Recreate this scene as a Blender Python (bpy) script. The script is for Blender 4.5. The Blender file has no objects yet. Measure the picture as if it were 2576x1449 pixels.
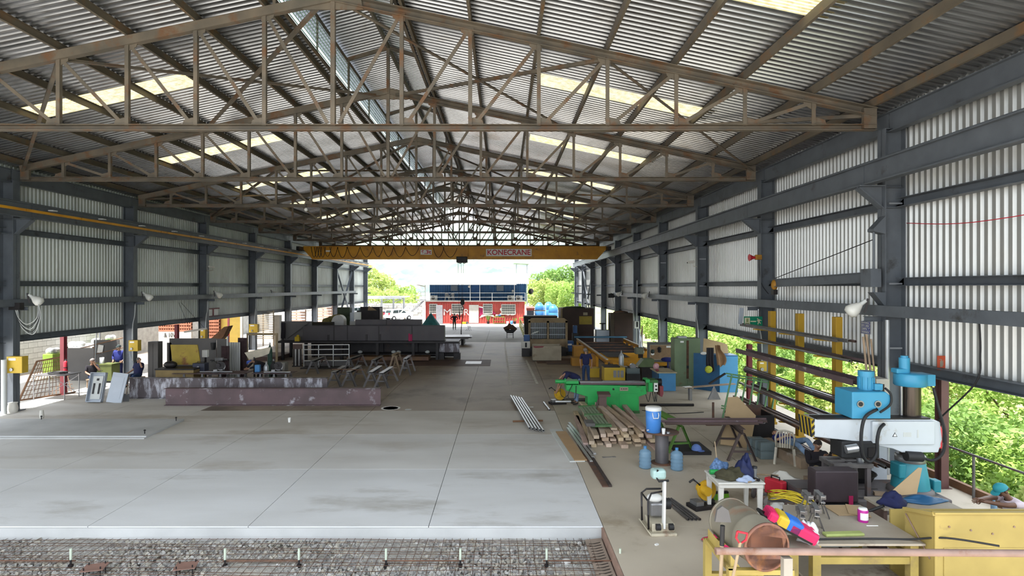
import bpy, bmesh, math, random
from mathutils import Vector, Matrix, Euler
random.seed(7)
sc = bpy.context.scene
COL = sc.collection
# ------------------------------------------------------------------ camera, world, sun, exposure
F, VX, VY, CH = 1450.0, 1266.0, 722.0, 4.55
cam = bpy.data.cameras.new('camera'); camo = bpy.data.objects.new('camera', cam); COL.objects.link(camo)
camo.location = (0, 0, CH); camo.rotation_euler = (math.pi/2, 0, 0)
cam.sensor_width = 36; cam.lens = F/2576*36; cam.shift_x = (1288-VX)/2576; cam.shift_y = -(724.5-VY)/2576
cam.clip_end = 3000; sc.camera = camo
w = bpy.data.worlds.new('sky'); sc.world = w; w.use_nodes = True
bg = w.node_tree.nodes['Background']; bg.inputs[0].default_value = (0.86, 0.93, 1.0, 1); bg.inputs[1].default_value = 1.0
sun = bpy.data.lights.new('sun', 'SUN'); suno = bpy.data.objects.new('sun', sun); COL.objects.link(suno)
sun.energy = 4.5; sun.angle = math.radians(1.0); sun.color = (1.0, 0.96, 0.9)
suno.rotation_euler = Vector((0.25, 0.20, -0.95)).to_track_quat('-Z', 'Y').to_euler()
sc.view_settings.view_transform = 'Standard'; sc.view_settings.look = 'None'
sc.view_settings.exposure = 1.9; sc.view_settings.gamma = 1.0; sc.view_settings.use_curve_mapping = False
cy = sc.cycles
cy.use_adaptive_sampling = True; cy.adaptive_threshold = 0.04; cy.max_bounces = 8; cy.diffuse_bounces = 4; cy.glossy_bounces = 4; cy.transmission_bounces = 4
cy.sample_clamp_indirect = 8; cy.use_denoising = True; cy.caustics_reflective = False; cy.caustics_refractive = False

# ------------------------------------------------------------------ helpers
V = Vector; PI = math.pi; R = math.radians
def GY(py): return CH*F/(py-VY)                       # depth of a floor point seen at row py
def X(px, Y): return (px-VX)*Y/F
def Z(py, Y): return CH-(py-VY)*Y/F
def M(px, Y): return px*Y/F                             # pixels to metres at a depth
def basis(d, up=(0, 0, 1)):
    d = V(d).normalized(); u = V(up)
    if abs(d.dot(u)) > 0.98: u = V((1, 0, 0)) if abs(d.x) < 0.9 else V((0, 1, 0))
    s = d.cross(u).normalized(); return d, s, s.cross(d).normalized()

class MB:
    def __init__(s): s.v = []; s.f = []; s.m = []; s.k = 0; s.sm = []
    def add(s, vs, fs, smooth=False):
        n = len(s.v); s.v += [tuple(p) for p in vs]
        for f in fs: s.f.append(tuple(i+n for i in f)); s.m.append(s.k); s.sm.append(smooth)
        return s
    def mat(s, k): s.k = k; return s
    def box(s, x0, x1, y0, y1, z0, z1, rot=None, piv=None):
        vs = [V((x, y, z)) for z in (z0, z1) for y in (y0, y1) for x in (x0, x1)]
        if rot is not None:
            e = Euler(rot).to_matrix(); c = V(piv) if piv is not None else V(((x0+x1)/2, (y0+y1)/2, (z0+z1)/2))
            vs = [e @ (p-c)+c for p in vs]
        return s.add(vs, [(0, 2, 3, 1), (4, 5, 7, 6), (0, 1, 5, 4), (2, 6, 7, 3), (0, 4, 6, 2), (1, 3, 7, 5)])
    def cb(s, c, d, rot=None):
        return s.box(c[0]-d[0]/2, c[0]+d[0]/2, c[1]-d[1]/2, c[1]+d[1]/2, c[2]-d[2]/2, c[2]+d[2]/2, rot)
    def bar(s, p, q, w_, h, up=(0, 0, 1)):                  # rectangular bar between two points
        p = V(p); q = V(q); d, a, b = basis(q-p, up)
        vs = [o+a*i*w_/2+b*j*h/2 for o in (p, q) for i, j in ((-1, -1), (1, -1), (1, 1), (-1, 1))]
        return s.add(vs, [(3, 2, 1, 0), (4, 5, 6, 7), (0, 1, 5, 4), (1, 2, 6, 5), (2, 3, 7, 6), (3, 0, 4, 7)])
    def prof(s, p, q, pts, up=(0, 0, 1)):                  # closed profile swept between two points
        p = V(p); q = V(q); d, a, b = basis(q-p, up); n = len(pts)
        vs = [o+a*i+b*j for o in (p, q) for i, j in pts]
        fs = [(i, (i+1) % n, (i+1) % n+n, i+n) for i in range(n)]
        return s.add(vs, fs+[tuple(range(n))[::-1], tuple(range(n, 2*n))])
    def ib(s, p, q, w_, h, t=0.02, up=(0, 0, 1)):           # I-section
        a, b = w_/2, h/2; c = t/2
        return s.prof(p, q, [(-a, -b), (a, -b), (a, -b+t), (c, -b+t), (c, b-t), (a, b-t), (a, b), (-a, b), (-a, b-t), (-c, b-t), (-c, -b+t), (-a, -b+t)], up)
    def ch(s, p, q, w_, h, t=0.02, up=(0, 0, 1)):           # C-section
        a, b = w_/2, h/2
        return s.prof(p, q, [(-a, -b), (a, -b), (a, -b+t), (-a+t, -b+t), (-a+t, b-t), (a, b-t), (a, b), (-a, b)], up)
    def an(s, p, q, w_, t=0.01, up=(0, 0, 1)):              # angle section
        a = w_/2
        return s.prof(p, q, [(-a, -a), (a, -a), (a, -a+t), (-a+t, -a+t), (-a+t, a), (-a, a)], up)
    def tube(s, p, q, r, n=10, r2=None, cap=True, hollow=0):
        p = V(p); q = V(q); d, a, b = basis(q-p); r2 = r if r2 is None else r2
        vs = [o+(a*math.cos(2*PI*i/n)+b*math.sin(2*PI*i/n))*rr for o, rr in ((p, r), (q, r2)) for i in range(n)]
        s.add(vs, [(i, (i+1) % n, (i+1) % n+n, i+n) for i in range(n)], True)
        if cap and not hollow: s.add(vs, [tuple(range(n))[::-1], tuple(range(n, 2*n))])
        if hollow:
            vi = [o+(a*math.cos(2*PI*i/n)+b*math.sin(2*PI*i/n))*(rr-hollow) for o, rr in ((p, r), (q, r2)) for i in range(n)]
            s.add(vs+vi, [(i, i+2*n, (i+1) % n+2*n, (i+1) % n) for i in range(n)]+[(i+n, (i+1) % n+n, (i+1) % n+3*n, i+3*n) for i in range(n)]+[(i+2*n, i+3*n, (i+1) % n+3*n, (i+1) % n+2*n) for i in range(n)])
        return s
    def path(s, pts, r, n=8, closed=False):                # round wire along points
        pts = [V(p) for p in pts]; L = len(pts); rings = []; up = V((0.13, 0.31, 0.94)); prev = None
        for i, p in enumerate(pts):
            a = pts[i-1] if (i or closed) else p; b = pts[(i+1) % L] if (i < L-1 or closed) else p
            d = (b-a).normalized() if (b-a).length > 1e-9 else V((0, 0, 1))
            if prev is None: _, sx, sy = basis(d, up)
            else:
                sx = prev-d*prev.dot(d)
                if sx.length < 1e-5: _, sx, sy = basis(d, up)
                sx.normalize(); sy = d.cross(sx)
            prev = sx; rings.append([p+(sx*math.cos(2*PI*k/n)+sy*math.sin(2*PI*k/n))*r for k in range(n)])
        vs = [x for rg in rings for x in rg]; fs = []
        for i in range(L if closed else L-1):
            j = (i+1) % L
            fs += [(i*n+k, i*n+(k+1) % n, j*n+(k+1) % n, j*n+k) for k in range(n)]
        if not closed: fs += [tuple(range(n))[::-1], tuple(range((L-1)*n, L*n))]
        return s.add(vs, fs, True)
    def cab(s, pts, r, n=8):                                # soft cable through a few points
        P = [V(p) for p in pts]; out = []
        for i in range(len(P)-1):
            a, b, c, d = P[max(0, i-1)], P[i], P[i+1], P[min(len(P)-1, i+2)]
            for k in range(6):
                t = k/6; out.append(0.5*((2*b)+(c-a)*t+(2*a-5*b+4*c-d)*t*t+(3*b-a-3*c+d)*t**3))
        return s.path(out+[P[-1]], r, n)
    def lathe(s, pts, c=(0, 0, 0), n=24, ax='z', a0=0, a1=2*PI):   # (radius, height) profile turned about an axis
        vs = []; L = len(pts); full = abs(a1-a0-2*PI) < 1e-6; m = n if full else n+1
        for r, h in pts:
            for k in range(m):
                a = a0+(a1-a0)*k/n; x, y = r*math.cos(a), r*math.sin(a)
                p = (x, y, h) if ax == 'z' else ((h, x, y) if ax == 'x' else (y, h, x))
                vs.append((p[0]+c[0], p[1]+c[1], p[2]+c[2]))
        fs = []
        for i in range(L-1):
            for k in range(n):
                k2 = (k+1) % m; fs.append((i*m+k, i*m+k2, (i+1)*m+k2, (i+1)*m+k))
        s.add(vs, fs, True)
        if full:
            if pts[0][0] > 1e-4: s.add(vs[:m], [tuple(range(m))[::-1]])
            if pts[-1][0] > 1e-4: s.add(vs[-m:], [tuple(range(m))])
        return s
    def prism(s, poly, a, b, ax='y'):                       # polygon extruded along an axis, poly in the other two axes
        n = len(poly)
        def P(u, t): return {'y': (u[0], t, u[1]), 'x': (t, u[0], u[1]), 'z': (u[0], u[1], t)}[ax]
        vs = [P(u, a) for u in poly]+[P(u, b) for u in poly]
        return s.add(vs, [(i, (i+1) % n, (i+1) % n+n, i+n) for i in range(n)]+[tuple(range(n))[::-1], tuple(range(n, 2*n))])
    def sph(s, c, r, n=12, m=8, rot=None):
        rx, ry, rz = r if isinstance(r, (tuple, list)) else (r, r, r); vs = [V((0, 0, -rz))]; e = Euler(rot).to_matrix() if rot else None
        for i in range(1, m):
            t = -PI/2+PI*i/m
            vs += [V((rx*math.cos(t)*math.cos(2*PI*k/n), ry*math.cos(t)*math.sin(2*PI*k/n), rz*math.sin(t))) for k in range(n)]
        vs.append(V((0, 0, rz))); vs = [(e @ p if e else p)+V(c) for p in vs]; L = len(vs)-1
        fs = [(0, 1+(k+1) % n, 1+k) for k in range(n)]+[(L, L-n+k, L-n+(k+1) % n) for k in range(n)]
        for i in range(m-2): fs += [(1+i*n+k, 1+i*n+(k+1) % n, 1+(i+1)*n+(k+1) % n, 1+(i+1)*n+k) for k in range(n)]
        return s.add(vs, fs, True)
    def grid(s, fn, nu, nv, smooth=True):                   # surface from a function of (u, v)
        vs = [fn(i/nu, j/nv) for j in range(nv+1) for i in range(nu+1)]
        return s.add(vs, [(j*(nu+1)+i, j*(nu+1)+i+1, (j+1)*(nu+1)+i+1, (j+1)*(nu+1)+i) for j in range(nv) for i in range(nu)], smooth)
    def xf(s, loc=(0, 0, 0), rot=(0, 0, 0), sc_=1):
        e = Euler(rot).to_matrix(); s.v = [tuple(e @ (V(p)*sc_)+V(loc)) for p in s.v]; return s
    def mesh(s, name):
        me = bpy.data.meshes.new(name); me.from_pydata(s.v, [], s.f); me.polygons.foreach_set('material_index', s.m)
        me.polygons.foreach_set('use_smooth', s.sm); me.update(); return me

def O(name, mb, mats, par=None, bev=0, loc=None, rot=None, label=None, kind=None):
    me = mb.mesh(name) if isinstance(mb, MB) else mb
    if isinstance(mb, MB) or not len(me.materials):
        for m in (mats if isinstance(mats, (list, tuple)) else [mats]): me.materials.append(m)
    o = bpy.data.objects.new(name, me); COL.objects.link(o)
    if par is not None: o.parent = par
    if loc is not None: o.location = loc
    if rot is not None: o.rotation_euler = rot
    if label: o['label'] = label
    if kind: o['kind'] = kind
    if bev:
        b = o.modifiers.new('bevel', 'BEVEL'); b.width = bev; b.segments = 2; b.limit_method = 'ANGLE'; b.angle_limit = R(50)
    return o
def tag(o, label, cat, group=None, kind=None):
    o['label'] = label; o['category'] = cat
    if group: o['group'] = group
    if kind: o['kind'] = kind
    return o
def T(name, label, cat, loc=(0, 0, 0), rz=0, group=None, rot=None):
    o = bpy.data.objects.new(name, None); COL.objects.link(o); o.empty_display_size = 0.2
    o.location = loc; o.rotation_euler = rot if rot else (0, 0, rz); return tag(o, label, cat, group)
def S(name, mb, mats, par=None):
    o = O(name, mb, mats, par)
    if par is None: o['kind'] = 'structure'
    return o
def dup(root, loc, rz=None, label=None, group=None, rot=None, scale=None):
    def cp(o, par):
        c = o.copy(); COL.objects.link(c); c.parent = par
        for ch in o.children: cp(ch, c)
        return c
    r = cp(root, root.parent); r.location = loc
    if rz is not None: r.rotation_euler = (0, 0, rz)
    if rot is not None: r.rotation_euler = rot
    if scale is not None: r.scale = scale
    if label: r['label'] = label
    if group: r['group'] = group
    return r
ORD = ['first', 'second', 'third', 'fourth', 'fifth', 'sixth', 'seventh', 'eighth', 'ninth', 'tenth', 'eleventh', 'twelfth']

# ------------------------------------------------------------------ materials
MT = {}
def mat(name, c, rough=0.6, metal=0.0, var=0.25, scale=3.0, c2=None, rust=0.0, rustc=(0.16, 0.06, 0.025), bump=0.0, bscale=40, stretch=None, spec=0.4, trans=0.0, rscale=1.7, emit=0):
    """base colour with a second mottled tone, optional patches of wear and fine relief"""
    m = bpy.data.materials.new(name); m.use_nodes = True; nt = m.node_tree; N = nt.nodes; L = nt.links; p = N['Principled BSDF']
    p.inputs['Roughness'].default_value = rough; p.inputs['Metallic'].default_value = metal; p.inputs['Specular IOR Level'].default_value = spec
    tc = N.new('ShaderNodeTexCoord'); mp = N.new('ShaderNodeMapping'); L.new(tc.outputs['Object'], mp.inputs[0])
    if stretch: mp.inputs['Scale'].default_value = stretch
    c2 = c2 or tuple(x*(1-var) for x in c)
    n1 = N.new('ShaderNodeTexNoise'); n1.inputs['Scale'].default_value = scale; n1.inputs['Detail'].default_value = 5; L.new(mp.outputs[0], n1.inputs[0])
    rp = N.new('ShaderNodeValToRGB'); rp.color_ramp.elements[0].position = 0.35; rp.color_ramp.elements[1].position = 0.65
    rp.color_ramp.elements[0].color = (*c, 1); rp.color_ramp.elements[1].color = (*c2, 1); L.new(n1.outputs[0], rp.inputs[0]); out = rp.outputs[0]
    if rust:
        n2 = N.new('ShaderNodeTexNoise'); n2.inputs['Scale'].default_value = rscale; n2.inputs['Detail'].default_value = 8; n2.inputs['Roughness'].default_value = 0.65; L.new(mp.outputs[0], n2.inputs[0])
        r2 = N.new('ShaderNodeValToRGB'); r2.color_ramp.elements[0].position = 0.62-rust*0.3; r2.color_ramp.elements[1].position = 0.74-rust*0.25; L.new(n2.outputs[0], r2.inputs[0])
        mx = N.new('ShaderNodeMix'); mx.data_type = 'RGBA'; L.new(r2.outputs[0], mx.inputs[0]); L.new(out, mx.inputs[6]); mx.inputs[7].default_value = (*rustc, 1); out = mx.outputs[2]
    L.new(out, p.inputs['Base Color'])
    if bump:
        n3 = N.new('ShaderNodeTexNoise'); n3.inputs['Scale'].default_value = bscale; n3.inputs['Detail'].default_value = 4; L.new(mp.outputs[0], n3.inputs[0])
        bp = N.new('ShaderNodeBump'); bp.inputs['Strength'].default_value = bump; bp.inputs['Distance'].default_value = 0.03; L.new(n3.outputs[0], bp.inputs['Height']); L.new(bp.outputs[0], p.inputs['Normal'])
    if trans:
        t = N.new('ShaderNodeBsdfTranslucent'); L.new(out, t.inputs[0]); ms = N.new('ShaderNodeMixShader'); ms.inputs[0].default_value = trans
        L.new(p.outputs[0], ms.inputs[1]); L.new(t.outputs[0], ms.inputs[2]); L.new(ms.outputs[0], N['Material Output'].inputs[0])
    if emit: p.inputs['Emission Color'].default_value = (*c, 1); p.inputs['Emission Strength'].default_value = emit
    MT[name] = m; return m
def glassmat(name, c, rough=0.05, alpha=0.35):
    m = bpy.data.materials.new(name); m.use_nodes = True; nt = m.node_tree; N = nt.nodes; L = nt.links; p = N['Principled BSDF']
    p.inputs['Base Color'].default_value = (*c, 1); p.inputs['Roughness'].default_value = rough
    tr = N.new('ShaderNodeBsdfTransparent'); tr.inputs[0].default_value = (*[0.5+0.5*x for x in c], 1); ms = N.new('ShaderNodeMixShader'); ms.inputs[0].default_value = alpha
    L.new(tr.outputs[0], ms.inputs[1]); L.new(p.outputs[0], ms.inputs[2]); L.new(ms.outputs[0], N['Material Output'].inputs[0]); MT[name] = m; return m

steelblue = mat('steel_bluegrey', (0.115, 0.13, 0.15), 0.5, 0.1, 0.2, 2, rust=0.12, rustc=(0.05, 0.05, 0.05))
trussm = mat('truss_steel', (0.165, 0.135, 0.10), 0.6, 0.0, 0.3, 1.5, c2=(0.10, 0.088, 0.07), rust=0.35, rustc=(0.15, 0.075, 0.035))
purlinm = mat('purlin_steel', (0.15, 0.125, 0.09), 0.6, 0.0, 0.3, 1.0, c2=(0.10, 0.085, 0.065), rust=0.3, rustc=(0.17, 0.10, 0.05))
roofm = mat('roof_sheet', (0.41, 0.42, 0.44), 0.27, 0.9, 0.15, 0.6, rust=0.10, rustc=(0.28, 0.27, 0.26), rscale=0.5)
wallm = mat('wall_sheet', (0.50, 0.51, 0.50), 0.42, 0.6, 0.12, 0.8, rust=0.35, rustc=(0.42, 0.42, 0.40), rscale=0.7, stretch=(1, 1, 0.35))
wallml = mat('wall_sheet_weathered', (0.56, 0.59, 0.56), 0.5, 0.25, 0.12, 0.8, rust=0.4, rustc=(0.40, 0.41, 0.39), rscale=0.7, stretch=(1, 1, 0.35))  # same sheet as the right wall, its softer light put into colour and finish
skym = mat('skylight_sheet', (0.50, 0.46, 0.30), 0.6, 0, 0.2, 6, c2=(0.34, 0.29, 0.15), trans=0.7, bump=0.4, bscale=14)
louvm = mat('louver_sheet', (0.66, 0.78, 0.71), 0.45, 0, 0.1, 2, trans=0.30)
conc = mat('new_concrete', (0.68, 0.69, 0.705), 0.85, 0, 0.2, 0.55, c2=(0.60, 0.605, 0.61), rust=0.25, rustc=(0.44, 0.43, 0.41), rscale=0.35, bump=0.08, bscale=30, stretch=(0.6, 1.6, 1))
conc2 = mat('second_pour_concrete', (0.66, 0.655, 0.645), 0.85, 0, 0.2, 0.5, c2=(0.57, 0.56, 0.545), rust=0.3, rustc=(0.50, 0.475, 0.44), rscale=0.35, bump=0.08, bscale=30, stretch=(0.6, 1.6, 1))
conc3 = mat('third_pour_and_lit_concrete', (0.62, 0.595, 0.56), 0.8, 0, 0.2, 0.5, c2=(0.52, 0.49, 0.45), rust=0.35, rustc=(0.42, 0.375, 0.32), rscale=0.35, bump=0.06, bscale=30, stretch=(0.6, 1.6, 1))
concpad = mat('pad_concrete', (0.52, 0.525, 0.525), 0.85, 0, 0.2, 0.8, bump=0.1)
concold = mat('old_concrete', (0.33, 0.27, 0.215), 0.55, 0, 0.25, 0.5, c2=(0.25, 0.20, 0.16), rust=0.3, rustc=(0.15, 0.125, 0.105), rscale=0.4, bump=0.05)
concright = mat('tan_concrete', (0.50, 0.44, 0.355), 0.7, 0, 0.2, 0.5, c2=(0.42, 0.365, 0.29), rust=0.22, rustc=(0.29, 0.24, 0.17), rscale=0.5, bump=0.05)
concout = mat('yard_concrete', (0.36, 0.35, 0.34), 0.8, 0, 0.2, 0.5)
gravelm = mat('gravel_grey', (0.44, 0.425, 0.40), 0.95, 0, 0.4, 9, c2=(0.29, 0.28, 0.26), rust=0.35, rustc=(0.46, 0.43, 0.37), rscale=1.2, bump=1.0, bscale=22)
stonem = mat('stone_grey', (0.50, 0.49, 0.47), 0.95, 0, 0.4, 3, c2=(0.36, 0.35, 0.33))
grassm = mat('ground_green', (0.16, 0.22, 0.06), 1, 0, 0.4, 0.3, c2=(0.25, 0.22, 0.12))
soil = mat('yard_soil', (0.50, 0.47, 0.42), 1, 0, 0.2, 0.3)

# ------------------------------------------------------------------ the hall
XL, XR, XC = -17.85, 9.38, -4.22                 # inner faces of the columns, ridge line
BAY, Y0 = 6.84, 14.3
TY = [Y0+BAY*k for k in range(-2, 8)]             # truss planes
YA, YB = 4.4, 63.6                                 # open ends of the roof
WL, WR = XL-0.55, XR+0.55
EAVE = 8.80; SL = 0.212
def roofz(x): return EAVE+0.16+SL*(13.62-abs(x-XC))
# floor: slabs with joints
XJ = [-26.5, -20.9, -17.6, -14.4, -11.15, -7.9, -4.85, -1.42, 1.9]
fl = S('floor', MB().box(-26.5, 10.6, 10.95, 84, -0.45, -0.10), soil)
def slab(x0, x1, y0, y1, m, z=0.0):
    g = 0.007
    S('floor_slab', MB().box(x0+g, x1-g, y0+g, y1-g, -0.12, z), m, fl)
YJ = [10.95, 14.4, 17.8, 21.2]
for i in range(len(XJ)-1):
    for j in range(3): slab(XJ[i], XJ[i+1], YJ[j], YJ[j+1], (conc, conc2, conc3)[j])
YK = [21.2, 28.0, 34.8, 41.6, 47.6, 54.6, 61.5]
for i in range(0, len(XJ)-1):
    for j in range(6): slab(XJ[i], XJ[i+1], YK[j], YK[j+1], (conc3 if (j == 0 and i < 4) else concold) if YK[j] < 47 else concout)  # left slabs of the first row paler, bright daylight put into their colour
YR = [-4, 3.5, 10.95, 17.8, 24.6, 31.4, 38.2, 45, 51.8, 61.5]
for j in range(9): m_ = concright if YR[j] < 24 else (concold if YR[j] < 45 else concout); slab(1.9, 6.1, YR[j], YR[j+1], m_); slab(6.1, 10.55, YR[j], YR[j+1], concright)
for x0, x1 in ((-26.5, -18), (-18, -11.15), (-11.15, -4.85), (-4.85, 1.9), (1.9, 10.55)):
    slab(x0, x1, 61.5, 69, concout); slab(x0, x1, 69, 83.9, concout)
gr = S('floor_ground', MB().box(-400, 12.5, 84, 700, -0.6, -0.15).box(-400, -26.5, -60, 84, -0.6, -0.15).box(-26.5, 2.0, -60, 10.95, -0.9, -0.40).box(2.0, 12.5, -60, -4, -0.9, -0.1), soil)
S('floor_verge', MB().grid(lambda u, v: (10.6+u*70, -30+v*640, -0.4-2.6*min(1, u*9)+random.uniform(-.1, .1)), 24, 60), grassm)
# ------------------------------------------------------------------ corrugated sheets
def ribs(y0, y1, pitch=0.2, h=0.06, fl=0.39):
    out = []; n = max(1, round((y1-y0)/pitch)); p = (y1-y0)/n
    for i in range(n):
        a = y0+i*p; out += [(a, 0), (a+p*fl, 0), (a+p*0.5, h), (a+p*(0.5+fl), h)]
    return out+[(y1, 0)]
def sheet(mb, P, Q, y0, y1, nrm, pitch=0.2, h=0.06, fl=0.39):
    """sheet spanning P to Q in the x-z plane, ribs running from P to Q, spaced along y"""
    pr = ribs(y0, y1, pitch, h, fl); vs = []
    for y, k in pr: vs += [(P[0]+nrm[0]*k, y, P[1]+nrm[1]*k), (Q[0]+nrm[0]*k, y, Q[1]+nrm[1]*k)]
    return mb.add(vs, [(2*i, 2*i+1, 2*i+3, 2*i+2) for i in range(len(pr)-1)])
ceil = MB(); RO = 1.5; sky = []
def rp(x): return (x, roofz(x)+0.22)
for sd in (-1, 1):
    xe = XC+sd*14.35; xi = XC+sd*RO; sa, sb = XC+sd*5.35, XC+sd*10.35; n = (0, 1)
    ys = YA
    cuts = [Y0+BAY*(k+0.5) for k in range(-2, 7)]
    for c in cuts:
        if c < YA+0.8: continue
        sheet(ceil, rp(xi), rp(xe), ys, c-0.5, n); 
        sheet(ceil, rp(xi), rp(sa), c-0.5, c+0.5, n); sheet(ceil, rp(sb), rp(xe), c-0.5, c+0.5, n)
        sky.append((sd, c, sa, sb)); ys = c+0.5
    sheet(ceil, rp(xi), rp(xe), ys, YB, n)
ceilo = S('ceiling', ceil, roofm)
for sd, c, sa, sb in sky:
    mb = MB(); sheet(mb, (sa-sd*0.25, rp(sa-sd*0.25)[1]+0.012), (sb+sd*0.25, rp(sb+sd*0.25)[1]+0.012), c-0.53, c+0.53, (0, 1), 0.106, 0.03); S('skylight_sheet', mb, skym, ceilo)
# ridge ventilator
ZM = rp(XC+RO)[1]; ZT = ZM+1.12
for k, (a, b) in enumerate(zip(range(-2, 8), range(-1, 9))):
    y0, y1 = max(YA, Y0+BAY*a), min(YB, Y0+BAY*b)
    if y1 <= y0: continue
    for sd in (-1, 1):
        for i in range(7):
            z0 = ZM+0.03+i*0.145; mb = MB(); x = XC+sd*RO
            mb.prof((x, y0+0.05, z0), (x, y1-0.05, z0), [(-0.045*sd*-1-0.006, 0.165), (-0.045*sd*-1+0.006, 0.165), (0.045*sd*-1+0.006, 0), (0.045*sd*-1-0.006, 0)])
            S('louver_slat', mb, louvm, ceilo)
        S('louver_frame', MB().bar((XC+sd*RO, y0, ZM-0.02), (XC+sd*RO, y1, ZM-0.02), 0.08, 0.08).bar((XC+sd*RO, y0, ZT), (XC+sd*RO, y1, ZT), 0.06, 0.08).bar((XC+sd*RO, (y0+y1)/2, ZM), (XC+sd*RO, (y0+y1)/2, ZT), 0.03, 0.06), purlinm, ceilo)
for sd in (-1, 1):
    mb = MB(); sheet(mb, (XC, ZT+0.62), (XC+sd*(RO+0.7), ZT+0.05), YA, YB, (0, 1)); S('vent_roof_sheet', mb, roofm, ceilo)
S('ridge_purlin', MB().bar((XC, YA, ZT+0.50), (XC, YB, ZT+0.50), 0.08, 0.16), purlinm, ceilo)
# purlins
PX = [XC+sd*1.7*i for i in range(1, 9) for sd in (-1, 1)]
for x in PX:
    if abs(abs(x-XC)-13.6) < .1: x = XC+math.copysign(13.4, x-XC)
    S('purlin', MB().ch((x, YA, roofz(x)+0.11), (x, YB, roofz(x)+0.11), 0.07, 0.20, 0.012), purlinm, ceilo)
# roof-plane braces
br = []
for k in (2, 4, 6, 8):
    ya, yb = TY[k], TY[k+1]
    for sd in (-1, 1):
        for ta, tb in ((0.3, 6.8), (6.8, 13.4)):
            for p, q in (((ta, ya), (tb, yb)), ((tb, ya), (ta, yb))):
                a = (XC+sd*p[0], p[1], roofz(XC+sd*p[0])-0.20); b = (XC+sd*q[0], q[1], roofz(XC+sd*q[0])-0.20)
                S('roof_brace', MB().an(a, b, 0.09, 0.012), trussm, ceilo)
ya, yb = TY[2], TY[3]
# trusses
def truss():
    t = T('roof_truss', 'x', 'truss', (0, 0, 0), 0, 'roof trusses across the hall')
    zb = 8.55; H = 13.45
    for sd in (-1, 1):
        O('top_chord', MB().ch((XC, 0, roofz(XC)-0.12), (XC+sd*H, 0, roofz(XC+sd*H)-0.12), 0.16, 0.22, 0.02), trussm, t)
        for i in range(1, 8):
            x = XC+sd*1.7*i; O('vertical', MB().an((x, 0, zb), (x, 0, roofz(x)-0.2), 0.095, 0.02, (0, 1, 0)), trussm, t)
            zt = roofz(x)-0.2; xi = x-sd*1.7
            O('diagonal', MB().an((x-sd*0.06, 0.03, zt-0.02), (xi+sd*0.14, 0.03, zb+0.06), 0.085, 0.02, (0, 1, 0)), trussm, t)
            O('gusset_plate', MB().prism([(x-sd*0.02, zb+0.02), (x+sd*0.34, zb+0.02), (x+sd*0.30, zb+0.14), (x+sd*0.1, zb+0.2), (x-sd*0.06, zb+0.2)], -0.012, 0.012), trussm, t)
            O('gusset_plate', MB().prism([(x+sd*0.08, zt+0.05), (x-sd*0.26, zt+0.1), (x-sd*0.22, zt-0.06), (x-sd*0.04, zt-0.16), (x+sd*0.08, zt-0.14)], -0.012, 0.012), trussm, t)
        x = XC+sd*13.3; O('end_plate', MB().box(x-0.16, x+0.16, -0.05, 0.05, zb-0.08, roofz(x)-0.05), trussm, t)
    O('bottom_chord', MB().ch((XC-H, 0, zb-0.05), (XC+H, 0, zb-0.05), 0.16, 0.15, 0.015), trussm, t)
    O('king_post', MB().an((XC, 0, zb), (XC, 0, ZT+0.42), 0.11, 0.02, (0, 1, 0)), trussm, t)
    O('crown_plate', MB().prism([(XC-0.75, roofz(XC-0.75)-0.26), (XC+0.75, roofz(XC-0.75)-0.26), (XC+0.7, roofz(XC)-0.18), (XC, roofz(XC)-0.02), (XC-0.7, roofz(XC)-0.18)], -0.02, 0.02), trussm, t)
    for sd in (-1, 1):
        O('vent_rafter', MB().ch((XC, 0, ZT+0.46), (XC+sd*1.55, 0, ZT-0.0), 0.08, 0.13, 0.012), trussm, t)
        O('vent_post', MB().bar((XC+sd*1.45, 0, roofz(XC+1.45)), (XC+sd*1.45, 0, ZT), 0.07, 0.07), trussm, t)
    return t
t0 = truss(); t0.location = (0, TY[1], 0)
t0['label'] = 'roof truss passing overhead nearest the viewer, only its lower edge cropped'
for k in range(2, 10):
    d = dup(t0, (0, TY[k], 0)); d['label'] = 'olive brown steel roof truss, %s complete one counted from the viewer' % ORD[k-2]
t0['label'] = 'steel roof truss just above the top edge of the view'
# ------------------------------------------------------------------ side walls
ZG = 2.56
def wall(side, wx, sgn, xin):
    mb = MB()
    sheet(mb, (wx, ZG), (wx, EAVE+0.33), YA, 76.2 if side == 'left' else 76.2, (sgn, 0), 0.19, 0.05 if side == 'right' else 0.036, 0.3 if side == 'right' else 0.35)
    wo = S('wall_'+side, mb, wallm if side == 'right' else wallml)
    gx = xin+sgn*0.36
    for z, h in ((6.62, 0.22), (4.68, 0.20), (ZG+0.06, 0.24)):
        for k in range(-1, 9):
            ya, yb = Y0+BAY*k, Y0+BAY*(k+1)
            S('girt', MB().ch((gx, max(YA, ya+0.14), z), (gx, yb-0.14, z), 0.20*-sgn, h, 0.014), steelblue, wo)
    for k in range(-1, 9):
        ya, yb = Y0+BAY*k, Y0+BAY*(k+1)
        S('eave_beam', MB().ib((xin+sgn*0.2, max(YA, ya+0.02), 8.62), (xin+sgn*0.2, yb-0.02, 8.62), 0.2, 0.5, 0.02), steelblue, wo)
    for k in range(-1, 5 if side == 'right' else 8):                            # service rail in lengths between brackets
        ya, yb = Y0+BAY*k, Y0+BAY*(k+1)
        S('service_rail', MB().ch((xin-sgn*0.12, max(YA, ya), 3.97), (xin-sgn*0.12, yb, 3.97), 0.16*sgn, 0.26, 0.02), steelblue, wo)
    return wo
wallL = wall('left', WL, -1, XL); wallR = wall('right', WR, 1, XR)
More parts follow.
